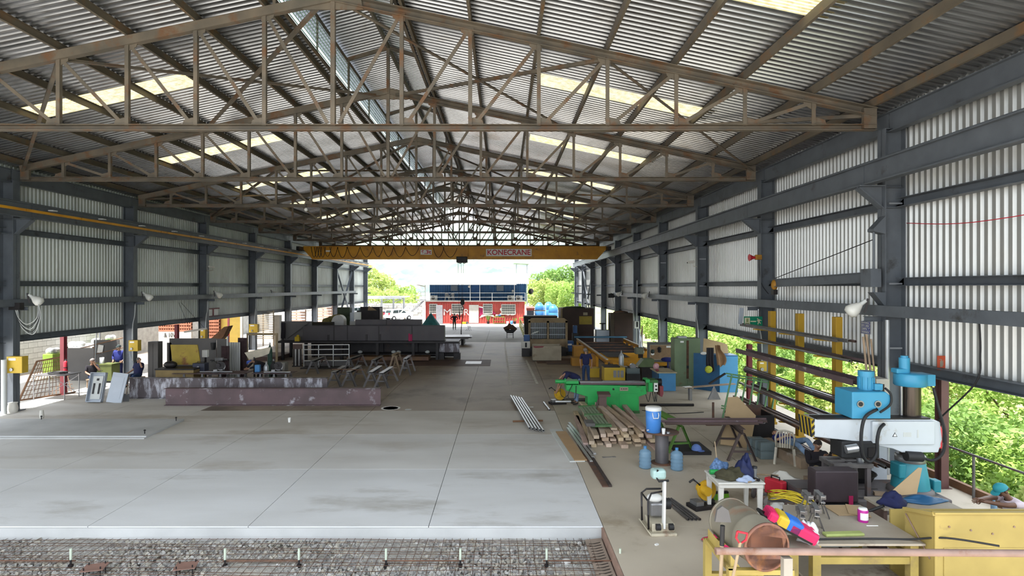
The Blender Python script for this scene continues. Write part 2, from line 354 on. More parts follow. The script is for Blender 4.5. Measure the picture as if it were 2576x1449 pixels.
# crane runway beams
for side, x in (('left', XL+0.55), ('right', XR-0.42)):
    r = T('crane_runway_beam', 'long grey crane runway beam carried on brackets along the %s wall' % side, 'beam', (x, 0, 0))
    for k in range(-1, 9):
        O('beam_length', MB().ib((0, max(YA, Y0+BAY*k), 7.32), (0, Y0+BAY*(k+1)-0.02 if k < 8 else 74, 7.32), 0.22, 0.52, 0.03), steelblue, r)
    O('crane_rail', MB().bar((0, YA, 7.60), (0, 74, 7.60), 0.06, 0.05), steelblue, r)
yel = mat('crane_yellow', (0.62, 0.30, 0.015), 0.5, 0, 0.25, 1.2, c2=(0.46, 0.205, 0.012), rust=0.12, rustc=(0.25, 0.12, 0.03))
ry = T('conductor_rail', 'yellow conductor rail hung along the left runway beam', 'rail', (XL+0.80, 0, 7.3))
for k in range(26): O('rail_length', MB().bar((0, YA+k*2.7, 0), (0, YA+k*2.7+2.66, 0), 0.06, 0.09), yel, ry)
pale = mat('pale_grey', (0.55, 0.57, 0.56), 0.5, 0, 0.1)
for k in range(26): O('rail_hanger', MB().cb((-0.06, YA+k*2.7+1.3, 0.14), (0.2, 0.22, 0.04)), pale, ry)
# columns
def column(sgn, label):
    c = T('steel_column', label, 'column', (0, 0, 0), 0, 'steel columns along the side walls')
    xin = 0; dx = 0.5*sgn
    O('inner_flange', MB().box(min(0, sgn*0.02), max(0, sgn*0.02), -0.15, 0.15, 0, 8.45), steelblue, c)
    O('outer_flange', MB().box(min(dx, dx-sgn*0.02), max(dx, dx-sgn*0.02), -0.15, 0.15, 0, 8.45), steelblue, c)
    O('web', MB().box(min(0, dx), max(0, dx), -0.012, 0.012, 0, 8.45), steelblue, c)
    for z in (6.5, 7.0, 3.8, 8.44): O('stiffener', MB().box(min(sgn*.02, dx), max(sgn*.02, dx), -0.14, 0.14, z, z+0.015), steelblue, c)
    s = -sgn
    br_ = O('crane_bracket', MB().prism([(0, 7.04), (s*0.6, 7.04), (s*0.6, 6.98), (s*0.03, 6.50), (0, 6.50)], -0.015, 0.015), steelblue, c)
    O('bracket_top', MB().box(min(0, s*0.62), max(0, s*0.62), -0.14, 0.14, 7.03, 7.055), steelblue, br_)
    O('bracket_rib', MB().bar((s*0.01, 0, 6.50), (s*0.6, 0, 7.0), 0.22, 0.02), steelblue, br_)
    O('service_bracket', MB().ib((0, 0, 3.76), (s*0.42, 0, 3.76), 0.12, 0.13, 0.012), steelblue, c)
    O('base_plate', MB().box(min(-.12*sgn, dx+.12*sgn), max(-.12*sgn, dx+.12*sgn), -0.27, 0.27, 0, 0.03), steelblue, c)
    return c
cl = column(-1, 'x'); cr = column(1, 'x')
def colname(k, side): return '%s steel column from the viewer along the %s corrugated wall' % (ORD[k], side)
for k in range(0, 10):
    if k == 0: cr.location = (XR, Y0, 0); cr['label'] = colname(0, 'right')
    else: dup(cr, (XR, Y0+BAY*k, 0), label=colname(k, 'right'))
for k in range(1, 10):
    if k == 1: cl.location = (XL, Y0+BAY, 0); cl['label'] = colname(0, 'left')
    else: dup(cl, (XL, Y0+BAY*k, 0), label=colname(k-1, 'left'))
# X braces between far columns
for side, x in (('left', XL-0.2), ('right', XR+0.2)):
    ya, yb = Y0+BAY*7, Y0+BAY*8
    t = T('wall_brace', 'crossed grey wall brace between far columns on the %s' % side, 'brace', (x, 0, 0))
    O('brace_bar', MB().an((0, ya, 0.1), (0, yb, 6.6), 0.16, 0.02), steelblue, t); O('brace_bar', MB().an((0.05, yb, 0.1), (0.05, ya, 6.6), 0.16, 0.02), steelblue, t)
# ------------------------------------------------------------------ bridge crane
white = mat('white_paint', (0.78, 0.78, 0.76), 0.5, 0, 0.06); red = mat('red_paint', (0.55, 0.02, 0.04), 0.5, 0, 0.1); black = mat('black_rubber', (0.018, 0.018, 0.02), 0.6, 0, 0.2)
dark = mat('dark_steel', (0.026, 0.023, 0.025), 0.5, 0.3, 0.3, 3, rust=0.1, rustc=(0.045, 0.028, 0.022))
YC = 49.8; cx0, cx1 = XL+0.55, XR-0.42
kr = T('bridge_crane', 'orange bridge crane spanning the hall with lettering and hoist', 'crane', (0, YC, 0))
O('girder', MB().prism([(cx0+0.1, 8.02), (cx1-0.1, 8.02), (cx1-0.1, 7.80), (cx1-0.85, 6.98), (cx0+0.85, 6.98), (cx0+0.1, 7.80)], -0.25, 0.25), yel, kr)
O('girder_edge', MB().box(cx0+0.1, cx1-0.1, -0.29, 0.29, 8.02, 8.06).box(cx0+0.85, cx1-0.85, -0.29, 0.29, 6.94, 6.98), yel, kr)
for x in (cx0, cx1):
    e = O('end_truck', MB().box(x-0.13, x+0.13, -1.3, 1.3, 7.66, 7.98), dark, kr)
    for y in (-1.05, 1.05): O('wheel', MB().tube((x-0.09, y, 7.74), (x+0.09, y, 7.74), 0.13, 14), dark, e)
def text(s, size, par, mt, loc, rot, name='lettering', ex=0.004, width=None, bold=0):
    cu = bpy.data.curves.new(name, 'FONT'); cu.body = s; cu.size = size; cu.align_x = 'CENTER'; cu.align_y = 'CENTER'; cu.extrude = ex; cu.offset = bold
    cu.materials.append(mt); o = bpy.data.objects.new(name, cu); COL.objects.link(o); o.parent = par; o.location = loc; o.rotation_euler = rot
    bpy.context.view_layer.update()
    me = bpy.data.meshes.new_from_object(o.evaluated_get(bpy.context.evaluated_depsgraph_get())); bpy.data.objects.remove(o)
    if width:
        xs = [v.co.x for v in me.vertices]; k = width/(max(xs)-min(xs))
        for v in me.vertices: v.co.x *= k
    return O(name, me, mt, par, loc=loc, rot=rot)
def X_(px): return X(px, YC)
s1 = O('sign_plate', MB().box(X_(1223), X_(1337), -0.275, -0.26, Z(645, YC), Z(627, YC)), white, kr)
text('KONECRANE', 0.62, s1, red, ((X_(1223)+X_(1337))/2, -0.28, (Z(645, YC)+Z(627, YC))/2), (PI/2, 0, 0), width=M(108, YC), bold=0.012)
s2 = O('sign_plate', MB().box(X_(1059), X_(1087), -0.275, -0.26, Z(641, YC), Z(629, YC)), white, kr)
text('6.3t', 0.42, s2, red, ((X_(1059)+X_(1087))/2, -0.28, (Z(641, YC)+Z(629, YC))/2), (PI/2, 0, 0), width=M(25, YC), bold=0.012)
O('sign_plate', MB().box(X_(822), X_(833), -0.275, -0.26, Z(634, YC), Z(630, YC)), white, kr)
for i, (a, b, d) in enumerate([(786, 800, 26), (794, 806, 26), (802, 812, 26), (808, 822, 26), (818, 836, 24), (832, 852, 25), (852, 876, 27), (876, 908, 27), (908, 940, 25), (940, 966, 24), (966, 992, 24), (992, 1022, 25), (1022, 1056, 22), (1090, 1118, 26), (1115, 1152, 26)]):
    pts = [(X_(a+(b-a)*u/8), -0.33, Z(622, YC)-M(d, YC)*(1-(2*u/8-1)**2)) for u in range(9)]
    O('festoon_cable', MB().path(pts, 0.022, 5), black, kr)
h = O('hoist', MB().box(X_(1149), X_(1176), -0.5, 0.45, Z(661, YC), Z(646, YC)), dark, kr, 0.05)
O('hoist_carriage', MB().box(X_(1151), X_(1178), -0.36, -0.3, Z(648, YC), Z(620, YC)), yel, h)
O('cable_loop', MB().path([(X_(1152)+M(12, YC)*u/8, -0.3, Z(658, YC)-M(5, YC)*math.sin(PI*u/8)) for u in range(9)], 0.03, 5).path([(X_(1163)+M(11, YC)*u/8, -0.3, Z(658, YC)-M(5, YC)*math.sin(PI*u/8)) for u in range(9)], 0.03, 5), black, h)
O('hoist_rope', MB().tube((X_(1160), 0, Z(660, YC)), (X_(1162), 0, 3.42), 0.012, 5).tube((X_(1166), 0, Z(660, YC)), (X_(1164), 0, 3.42), 0.012, 5), black, h)
hb = O('hook_block', MB().box(X_(1159), X_(1168), -0.12, 0.12, 3.28, 3.52).tube((X_(1163.5), -0.16, 3.18), (X_(1163.5), 0.16, 3.18), 0.19, 16), black, h, 0.01)
O('hook', MB().path([(X_(1163.5), 0, 3.0), (X_(1163.5), 0, 2.86), (X_(1163.5)+0.1, 0, 2.78), (X_(1163.5)+0.09, 0, 2.62), (X_(1163.5)-0.02, 0, 2.56), (X_(1163.5)-0.1, 0, 2.64)], 0.04, 8), black, hb)
O('pendant_cable', MB().tube((X_(1152), -0.1, Z(650, YC)), (X_(1156), -0.1, 2.3), 0.014, 5), black, h)
O('pendant_control', MB().box(X_(1155), X_(1157.6), -0.14, -0.06, 1.75, 2.3), black, h)
O('chain_sling', MB().path([(X_(1163.5), 0, 2.6), (X_(1163), 0, 1.9), (X_(1161), 0, 1.2), (X_(1160), 0, 0.75)], 0.035, 6).box(X_(1159), X_(1161.4), -0.03, 0.03, 0.45, 0.8), black, hb)
# ------------------------------------------------------------------ yard, containers, vegetation
leafA = mat('leaf_light', (0.34, 0.46, 0.12), 0.6, 0, 0.4, 1.2, c2=(0.20, 0.33, 0.06), trans=0.4)
leafB = mat('leaf_deep', (0.20, 0.33, 0.08), 0.6, 0, 0.4, 1.2, c2=(0.13, 0.23, 0.05), trans=0.35)
leafC = mat('leaf_yellow', (0.42, 0.48, 0.16), 0.6, 0, 0.4, 1.2, c2=(0.28, 0.38, 0.09), trans=0.4)
bark = mat('bark', (0.12, 0.09, 0.06), 0.9, 0, 0.4, 5)
def foliage(mb, c, r, n, size, seed):
    rd = random.Random(seed)
    for i in range(n):
        while True:
            d = V((rd.uniform(-1, 1), rd.uniform(-1, 1), rd.uniform(-1, 1)))
            if 0.05 < d.length <= 1: break
        d = d.normalized()*(d.length**0.4); lump = 0.78+0.3*math.sin(5*d.x+seed)*math.sin(4*d.y+2*d.z+seed*1.7)
        p = V((c[0]+d.x*r[0]*lump, c[1]+d.y*r[1]*lump, c[2]+d.z*r[2]*lump))
        a = V((rd.gauss(0, 1), rd.gauss(0, 1), rd.gauss(0, 0.6))).normalized(); b = a.cross(V((rd.gauss(0, 1), rd.gauss(0, 1), rd.gauss(0, 1)))).normalized()
        s = size*rd.uniform(0.6, 1.4); k = 0.42
        mb.add([p-a*s, p+b*s*k, p+a*s, p-b*s*k], [(0, 1, 2, 3)])
    return mb
def tree(name, label, loc, r, n, size, m, seed, trunk=1.5, cat='tree', group=None):
    t = T(name, label, cat, loc, 0, group); rd = random.Random(seed)
    O('foliage', foliage(MB(), (0, 0, trunk+r[2]*0.8), r, n, size, seed), m, t)
    tb = MB().tube((0, 0, -0.3), (0.1, 0, trunk+r[2]*0.6), 0.05+r[2]*0.05, 8, 0.03+r[2]*0.02)
    for i in range(4):
        a = rd.uniform(0, 6.3); tb.tube((0.05, 0, trunk*0.8+0.2), (math.cos(a)*r[0]*0.5, math.sin(a)*r[1]*0.5, trunk+r[2]*0.8), 0.03+r[2]*0.02, 6, 0.02)
    O('trunk', tb, bark, t); return t
# bushes and trees beyond the right wall (the bank drops away there)
gb = 'bushes growing on the bank beyond the right wall'
places = [(12.6, 10.2), (12.9, 12.4), (13.2, 14.6), (13.0, 17.0), (13.5, 20.0), (14.0, 23.5), (14.5, 27.5), (15, 32), (15.5, 37), (16, 43), (16.5, 50), (17, 58), (17.5, 67), (18, 77)]
wh = ['beside the rear rail, nearest the viewer', 'behind the drill column, second along the bank', 'behind the pipe rack, third along the bank', 'behind the yellow rack posts, fourth along the bank', 'seen through the rack, fifth along the bank', 'beyond the blue lockers, sixth along the bank', 'beyond the green locker, seventh along the bank', 'beyond the notice board, eighth along the bank', 'beyond the bundle of light bars, ninth along the bank', 'beyond the dark cabinet, tenth along the bank', 'eleventh along the bank', 'twelfth along the bank', 'thirteenth along the bank', 'farthest along the bank']
for i, (x, y) in enumerate(places):
    rr = random.uniform(1.5, 1.9)*(1+i*0.05)
    tree('leafy_bush', 'sunlit green bush '+wh[i], (x+rr*0.4, y, -2.7+i*0.05), (rr*1.25, rr*1.25, rr*0.92), 6500 if i < 5 else 4200, 0.085+0.006*i, (leafA, leafC, leafA, leafB)[i % 4], i+1, 0.4, 'bush', gb)
places2 = [(18.5, 9.5, 'right edge'), (19.5, 13.5, 'rear rail post'), (20.5, 18, 'fire sign post'), (21.5, 23.5, 'radial drill'), (23, 30, 'pipe rack'), (24, 38, 'blue lockers'), (26, 48, 'green locker'), (28, 60, 'notice board')]
for i, (x, y, nm) in enumerate(places2):
    tree('bank_tree', 'taller pale green tree on the bank behind the '+nm, (x, y, -3.0), (3.6, 3.2, 2.9), 6500, 0.13, (leafC, leafA)[i % 2], 40+i, 1.2, 'tree', 'trees on the bank beyond the right wall')
# trees beyond the yard
tree('round_tree', 'round bright tree behind the carport, left of the containers', (X(925, 150), 150, 0), (9, 6, 5), 6000, 0.38, leafC, 61, 1)
tree('round_tree', 'smaller bush tree behind the stone wall, beside the stairs', (X(1010, 140), 140, -1), (5, 4, 3.2), 3000, 0.32, leafA, 62, 0.5)
tree('round_tree', 'deep green tree crown behind the tanks, tallest of the group', (X(1405, 118), 118, -0.5), (6.0, 4, 3.6), 5000, 0.3, leafB, 63, 3)
tree('round_tree', 'yellow green tree directly behind the blue water tanks', (X(1365, 104), 104, -1), (5.2, 4, 3.2), 6000, 0.24, leafC, 64, 1.6)
tree('round_tree', 'bright tree behind the far end of the right wall', (X(1425, 98), 98, -1), (4.0, 3.6, 3.2), 5000, 0.22, leafA, 65, 1.2)
tree('round_tree', 'low bush tree behind the carport posts', (X(960, 128), 128, -2), (9, 4, 3.3), 5000, 0.3, leafC, 66, 0.5)
# wooded hillside
rh = random.Random(5)
hb_ = MB()
ph = [(rh.uniform(0.02, 0.11), rh.uniform(0.02, 0.11), rh.uniform(0, 6)) for _ in range(9)]
def hill(u, v):
    x = -330+u*560; y = 260+v*330
    z = -4+v*78*(0.85+0.25*math.sin(x*0.011+1)+0.1*math.sin(x*0.031))
    for a, b, c in ph: z += 1.1*math.sin(a*x*2.1+b*y*1.7+c)
    return (x, y, z+rh.uniform(-1.6, 1.6))
hillm = mat('wooded_hill', (0.13, 0.19, 0.13), 1, 0, 0.5, 0.06, c2=(0.06, 0.10, 0.08), rust=0.3, rustc=(0.22, 0.27, 0.19), rscale=0.15)
hl = O('wooded_hill', hb_.grid(hill, 190, 110), hillm); tag(hl, 'pale hazy wooded hillside rising behind the containers', 'hill', kind='stuff')
hz = bpy.data.materials.new('haze'); hz.use_nodes = True; hn = hz.node_tree; hn.nodes.remove(hn.nodes['Principled BSDF']); vsn = hn.nodes.new('ShaderNodeVolumeScatter'); vsn.inputs['Color'].default_value = (0.85, 0.92, 1, 1); vsn.inputs['Density'].default_value = 0.0008; hn.links.new(vsn.outputs[0], hn.nodes['Material Output'].inputs['Volume'])
tag(O('valley_haze', MB().box(-420, 320, 160, 640, -8, 130), hz), 'bright haze hanging in the valley before the hillside', 'haze', kind='stuff')
# ------------------------------------------------------------------ two-storey container office
redc = mat('container_red', (0.50, 0.085, 0.07), 0.5, 0, 0.2, 1.5, rust=0.1, rustc=(0.30, 0.05, 0.04)); bluec = mat('container_blue', (0.025, 0.10, 0.24), 0.5, 0, 0.2, 1.5)
offw = mat('off_white', (0.62, 0.60, 0.55), 0.6, 0, 0.12); glz = mat('window_dark', (0.03, 0.05, 0.05), 0.15, 0, 0.2); galv = mat('galvanised', (0.42, 0.44, 0.46), 0.4, 0.5, 0.15)
YO = 71.7; ax, bx = X(1070, YO), X(1319, YO)
def xo(p): return X(p, YO)
def zo(p): return Z(p, YO)
def contain(mb, x0, x1, y0, y1, z0, z1, pitch=0.30):
    n = round((x1-x0)/pitch); p = (x1-x0)/n; pts = []
    for i in range(n): a = x0+i*p; pts += [(a, 0), (a+p*0.3, 0), (a+p*0.5, 0.05), (a+p*0.8, 0.05)]
    pts.append((x1, 0)); vs = []
    for x, d in pts: vs += [(x, y0+d, z0+0.1), (x, y0+d, z1-0.1)]
    mb.add(vs, [(2*i, 2*i+2, 2*i+3, 2*i+1) for i in range(len(pts)-1)])
    mb.box(x0, x1, y0+0.08, y1, z0+0.02, z1-0.02).box(x0-0.05, x0+0.1, y0-0.03, y0+0.1, z0, z1).box(x1-0.1, x1+0.05, y0-0.03, y0+0.1, z0, z1).box(x0, x1, y0-0.02, y0+0.08, z1-0.12, z1).box(x0, x1, y0-0.02, y0+0.08, z0, z0+0.12)
    return mb
co = T('shipping_container', 'red corrugated container office with barred windows and a white door', 'container', (0, 0, 0))
O('shell', contain(MB(), ax, bx, YO, YO+2.44, 0, 2.72), redc, co)
for a, b, c, d in ((1081, 1099, 766, 788), (1137, 1164, 766, 788), (1216, 1238, 766, 788), (1262, 1296, 767, 790)):
    wd = O('window', MB().box(xo(a), xo(b), YO-0.02, YO+0.02, zo(d), zo(c)), glz, co)
    O('window_frame', MB().box(xo(a)-.05, xo(b)+.05, YO-0.07, YO-0.01, zo(c), zo(c)+.07).box(xo(a)-.05, xo(b)+.05, YO-0.07, YO-0.01, zo(d)-.07, zo(d)).box(xo(a)-.05, xo(a)+0.02, YO-0.07, YO-0.01, zo(d), zo(c)).box(xo(b)-.02, xo(b)+.05, YO-0.07, YO-0.01, zo(d), zo(c)), offw, wd)
    bars = MB(); nb = round((b-a)/2.6)
    for i in range(1, nb): x = xo(a)+(xo(b)-xo(a))*i/nb; bars.box(x-0.015, x+0.015, YO-0.06, YO-0.03, zo(d), zo(c))
    for i in (1, 2, 3): z = zo(d)+(zo(c)-zo(d))*i/4; bars.box(xo(a), xo(b), YO-0.065, YO-0.035, z-0.02, z+0.02)
    O('window_bars', bars, offw, wd)
dr = O('door', MB().box(xo(1180), xo(1204), YO-0.06, YO+0.02, 0.08, zo(767)), offw, co)
for i in range(1, 5): O('door_seam', MB().box(xo(1180)+i*0.235-0.01, xo(1180)+i*0.235+0.01, YO-0.075, YO-0.06, 0.15, zo(768)), offw, dr)
for s, px, wpx, zz, hh in (('H A', 1090, 17, 784, 0.82), ('M', 1125, 18, 786, 0.98), ('BU', 1151, 22, 786, 0.98), ('R', 1173, 12, 786, 0.98), ('S', 1264, 13, 784, 1.15), ('U', 1278, 12, 787, 0.9), ('D', 1291, 13, 787, 0.9)):
    text(s, hh*1.15, co, white, (xo(px), YO-0.012, zo(zz)), (PI/2, 0, 0), width=M(wpx, YO))
mag = mat('magenta', (0.35, 0.01, 0.08), 0.6, 0, 0.1)
O('painted_flag', MB().prism([(xo(1205), zo(773)), (xo(1216), zo(776)), (xo(1216), zo(790)), (xo(1205), zo(795)), (xo(1208), zo(784))], YO-0.016, YO-0.006), mag, co)
O('painted_flag', MB().prism([(xo(1205), zo(770)), (xo(1215), zo(772)), (xo(1218), zo(778)), (xo(1214), zo(775)), (xo(1205), zo(773))], YO-0.02, YO-0.01), white, co)
O('painted_flag', MB().prism([(xo(1206), zo(800)), (xo(1212), zo(792)), (xo(1224), zo(789)), (xo(1240), zo(792)), (xo(1246), zo(799)), (xo(1234), zo(795)), (xo(1220), zo(795)), (xo(1212), zo(798))], YO-0.02, YO-0.01), white, co)
O('painted_flag', MB().prism([(xo(1238), zo(780)), (xo(1250), zo(792)), (xo(1246), zo(790)), (xo(1238), zo(790))], YO-0.016, YO-0.006), mag, co)
cu = T('shipping_container', 'blue corrugated container stacked above behind the white balcony', 'container', (0, 0, 0))
xa, xb = X(1082, 73.2), X(1323, 73.2)
O('shell', contain(MB(), xa, xb, 73.2, 75.6, 2.74, 5.4), bluec, cu)
for a, b in ((1134, 1151), (1249, 1267)):
    wd = O('window', MB().box(X(a, 73.2), X(b, 73.2), 73.14, 73.2, 4.05, 4.75), glz, cu)
    O('window_bars', MB().add([], []) if False else (lambda m: [m.box(X(a, 73.2)+i*0.11, X(a, 73.2)+i*0.11+0.02, 73.10, 73.14, 4.05, 4.75) for i in range(int((X(b, 73.2)-X(a, 73.2))/0.11)+1)] and m)(MB()), bluec, wd)
O('door', MB().box(X(1188, 73.2), X(1207, 73.2), 73.12, 73.2, 2.86, 4.9), mat('door_blue', (0.02, 0.09, 0.26), 0.5), cu)
bal = T('balcony', 'white railed balcony deck with posts and gutter along the blue container', 'balcony', (0, 0, 0))
O('deck', MB().box(ax-0.1, bx, YO-0.12, 73.2, 2.73, 2.86), offw, bal)
for z in (3.28, 3.82): O('rail', MB().tube((xo(1082), YO-0.08, z), (bx+0.05, YO-0.08, z), 0.03, 6), white, bal)
for p in (1183, 1207, 1238, 1294, 1321, 1082): O('post', MB().box(xo(p)-0.035, xo(p)+0.035, YO-0.1, YO-0.03, 2.86, 4.9 if p in (1183, 1207, 1294) else 3.84), white, bal)
for p in (1070,): O('post', MB().box(xo(p)-0.05, xo(p)+0.05, YO-0.2, YO-0.1, 0, 4.85), white, bal)
O('gutter', MB().box(xo(1048), xo(1299), YO-0.75, YO-0.6, 4.82, 4.95).bar((xo(1049), YO-0.65, 4.85), (xo(1070), YO-0.15, 4.6), 0.1, 0.12), offw, bal)
rfm = mat('white_roof', (0.75, 0.76, 0.78), 0.5, 0.1, 0.08)
mb = MB(); n = 60; xs0, xs1 = xo(1047), xo(1330); vs = []
for i in range(n*2+1):
    x = xs0+(xs1-xs0)*i/(2*n); k = 0.04 if i % 2 else 0; vs += [(x, YO-0.7, 4.93+k), (x, 77.0, 6.35+k)]
mb.add(vs, [(2*i, 2*i+2, 2*i+3, 2*i+1) for i in range(2*n)])
tag(O('office_roof', mb, rfm), 'white sloping sheet roof over the stacked container office', 'roof')
# air conditioners, chairs on the balcony
def ac(px, z, label):
    t = T('air_conditioner', label, 'air conditioner', (X(px, 72.6), 72.6, z), 0, 'outdoor units on the balcony')
    O('body', MB().box(-0.42, 0.42, -0.15, 0.15, 0, 0.62), offw, t, 0.02); O('fan_grille', MB().tube((-0.1, -0.17, 0.32), (-0.1, -0.15, 0.32), 0.22, 18), mat('grille_dark', (0.1, 0.1, 0.1), 0.6) if 'grille_dark' not in MT else MT['grille_dark'], t)
    O('louvre', MB().box(0.2, 0.38, -0.165, -0.15, 0.12, 0.52), pale, t)
ac(1092, 2.86, 'white outdoor unit at the left end of the balcony'); ac(1285, 2.86, 'white outdoor unit beside the right balcony post'); ac(1306, 2.86, 'white outdoor unit at the right end of the balcony')
plastic = mat('white_plastic', (0.62, 0.61, 0.57), 0.4, 0, 0.12, 4); plasticd = mat('worn_plastic', (0.50, 0.46, 0.38), 0.5, 0, 0.25, 5)
def pchair(label, loc, rz, m=None, arms=True, group=None):
    m = m or plastic; t = T('plastic_chair', label, 'chair', loc, rz, group)
    O('seat', MB().grid(lambda u, v: (-0.22+0.44*u, -0.22+0.44*v, 0.43-0.02*math.sin(PI*u)*math.sin(PI*v)), 6, 6).box(-0.22, 0.22, -0.23, -0.2, 0.37, 0.43).box(-0.22, -0.2, -0.22, 0.22, 0.38, 0.43).box(0.2, 0.22, -0.22, 0.22, 0.38, 0.43), m, t)
    for sx in (-1, 1):
        O('leg', MB().bar((sx*0.21, -0.21, 0.42), (sx*0.25, -0.26, 0), 0.05, 0.05), m, t)
        O('leg', MB().bar((sx*0.2, 0.2, 0.42), (sx*0.24, 0.28, 0), 0.05, 0.05), m, t)
    O('back_frame', MB().path([(-0.2, 0.2, 0.42), (-0.22, 0.26, 0.7), (-0.17, 0.31, 0.86), (0, 0.33, 0.9), (0.17, 0.31, 0.86), (0.22, 0.26, 0.7), (0.2, 0.2, 0.42)], 0.025, 6), m, t)
    for x in (-0.12, -0.06, 0, 0.06, 0.12): O('back_slat', MB().bar((x*0.9, 0.21, 0.43), (x, 0.32, 0.87), 0.03, 0.012, (0, 1, 0)), m, t)
    if arms:
        for sx in (-1, 1): O('armrest', MB().path([(sx*0.22, 0.26, 0.66), (sx*0.26, 0.0, 0.64), (sx*0.25, -0.2, 0.6), (sx*0.22, -0.22, 0.44)], 0.022, 6), m, t)
    return t
pchair('white plastic chair on the balcony, left of two', (X(1124.5, 72.5), 72.5, 2.86), 0.2, group='balcony chairs'); pchair('white plastic chair on the balcony, right of two', (X(1136.5, 72.5), 72.5, 2.86), -0.3, group='balcony chairs')
def lamp_globe(px, Y_, z, label):
    t = T('globe_lamp', label, 'lamp', (X(px, Y_), Y_, z)); O('globe', MB().sph((0, 0, 0), 0.14, 10, 6), offw, t); O('bracket', MB().box(-0.03, 0.03, 0, 0.3, 0.1, 0.16), galv, t)
lamp_globe(1180, 71.4, 4.6, 'round lamp hanging under the balcony roof beside the post'); lamp_globe(1290, 72.9, 4.05, 'round wall lamp on the blue container')
# stairs beside the office
st = T('outdoor_stair', 'white steel stair with railings climbing to the balcony', 'stair', (0, YO+1.2, 0))
xA, xB = X(1000, 73), X(1033, 73)
for y in (0, 1.0):
    O('stringer', MB().bar((xA, y, 0.0), (xB, y, 1.7), 0.04, 0.18), white, st); O('stringer', MB().bar((xB+0.3, y-1.4, 1.5), (xB+1.75, y-1.4, 2.8), 0.04, 0.16), galv, st)
    O('handrail', MB().tube((xA, y, 0.95), (xB, y, 2.6), 0.025, 6).tube((xA, y, 0), (xA, y, 0.95), 0.02, 6).tube((xB, y, 1.6), (xB, y, 2.6), 0.02, 6), white, st)
for i in range(9): O('tread', MB().box(xA+0.1+i*(xB-xA)/9, xA+0.38+i*(xB-xA)/9, 0, 1, i*1.7/9+0.1, i*1.7/9+0.14), white, st)
for i in range(7): O('tread', MB().box(xB+0.3+i*0.2, xB+0.55+i*0.2, -1.4, -0.4, 1.6+i*0.18, 1.63+i*0.18), galv, st)
O('landing', MB().box(X(1044, 71), ax, -1.5, -0.3, 2.9, 3.0), galv, st)
for p in (1045, 1057): O('guard_post', MB().tube((X(p, 71), -1.45, 3.0), (X(p, 71), -1.45, 3.95), 0.025, 6), galv, st)
O('guard_rail', MB().tube((X(1045, 71), -1.45, 3.95), (ax, -1.45, 3.95), 0.025, 6).tube((X(1045, 71), -1.45, 3.5), (ax, -1.45, 3.5), 0.02, 6), galv, st)
# watch tower
tw = T('watch_tower', 'small roofed lookout post standing behind the office roof', 'tower', (X(1312, 84), 84, 0))
grn_sheet = mat('green_sheet', (0.20, 0.28, 0.16), 0.6, 0, 0.3, 1)
O('roof', MB().box(-1.15, 1.0, -0.9, 0.9, 7.85, 7.93, (0, R(3), 0)), grn_sheet, tw)
for sx in (-0.75, 0.8):
    for sy in (-0.7, 0.7): O('post', MB().box(sx-0.04, sx+0.04, sy-0.04, sy+0.04, 0, 7.85), galv, tw)
O('side_panel', MB().box(-0.8, -0.75, -0.7, 0.7, 6.2, 7.2), grn_sheet, tw); O('platform', MB().box(-0.9, 0.95, -0.8, 0.8, 5.9, 6.0), galv, tw)
# carport, stone wall
cp = T('carport', 'grey flat-roofed carport with yellow-footed posts left of the office', 'carport', (0, 0, 0))
O('roof', MB().box(X(860, 84), X(1023, 84), 80, 87, 3.05, 3.2).box(X(860, 84), X(1023, 84), 79.9, 80, 2.9, 3.25), galv, cp)
for p in (885, 960, 990, 1016):
    po = O('post', MB().box(X(p, 82)-.12, X(p, 82)+.12, 81.9, 82.1, 0.9, 3.05), galv, cp); O('yellow_foot', MB().box(X(p, 82)-.16, X(p, 82)+.16, 81.85, 82.15, -0.1, 1.1), yel, po)
for p in (960, 990): O('brace', MB().bar((X(p, 82), 82, 2.4), (X(p+26, 82), 82, 2.95), 0.08, 0.1), galv, cp)
sw_ = T('stone_wall', 'low grey stone boundary wall behind the parked cars', 'wall', (0, 92, 0)); stw = mat('stone_wall', (0.36, 0.35, 0.33), 0.9, 0, 0.3, 2)
xw0, xw1 = X(770, 92), X(1068, 92)
for r_ in range(6):
    x = xw0-(r_ % 2)*0.6
    while x < xw1: O('stone', MB().box(x+0.02, x+1.3, -0.15+random.uniform(-.03, .03), 0.2, -0.2+r_*0.36, 0.14+r_*0.36), stw, sw_); x += 1.32
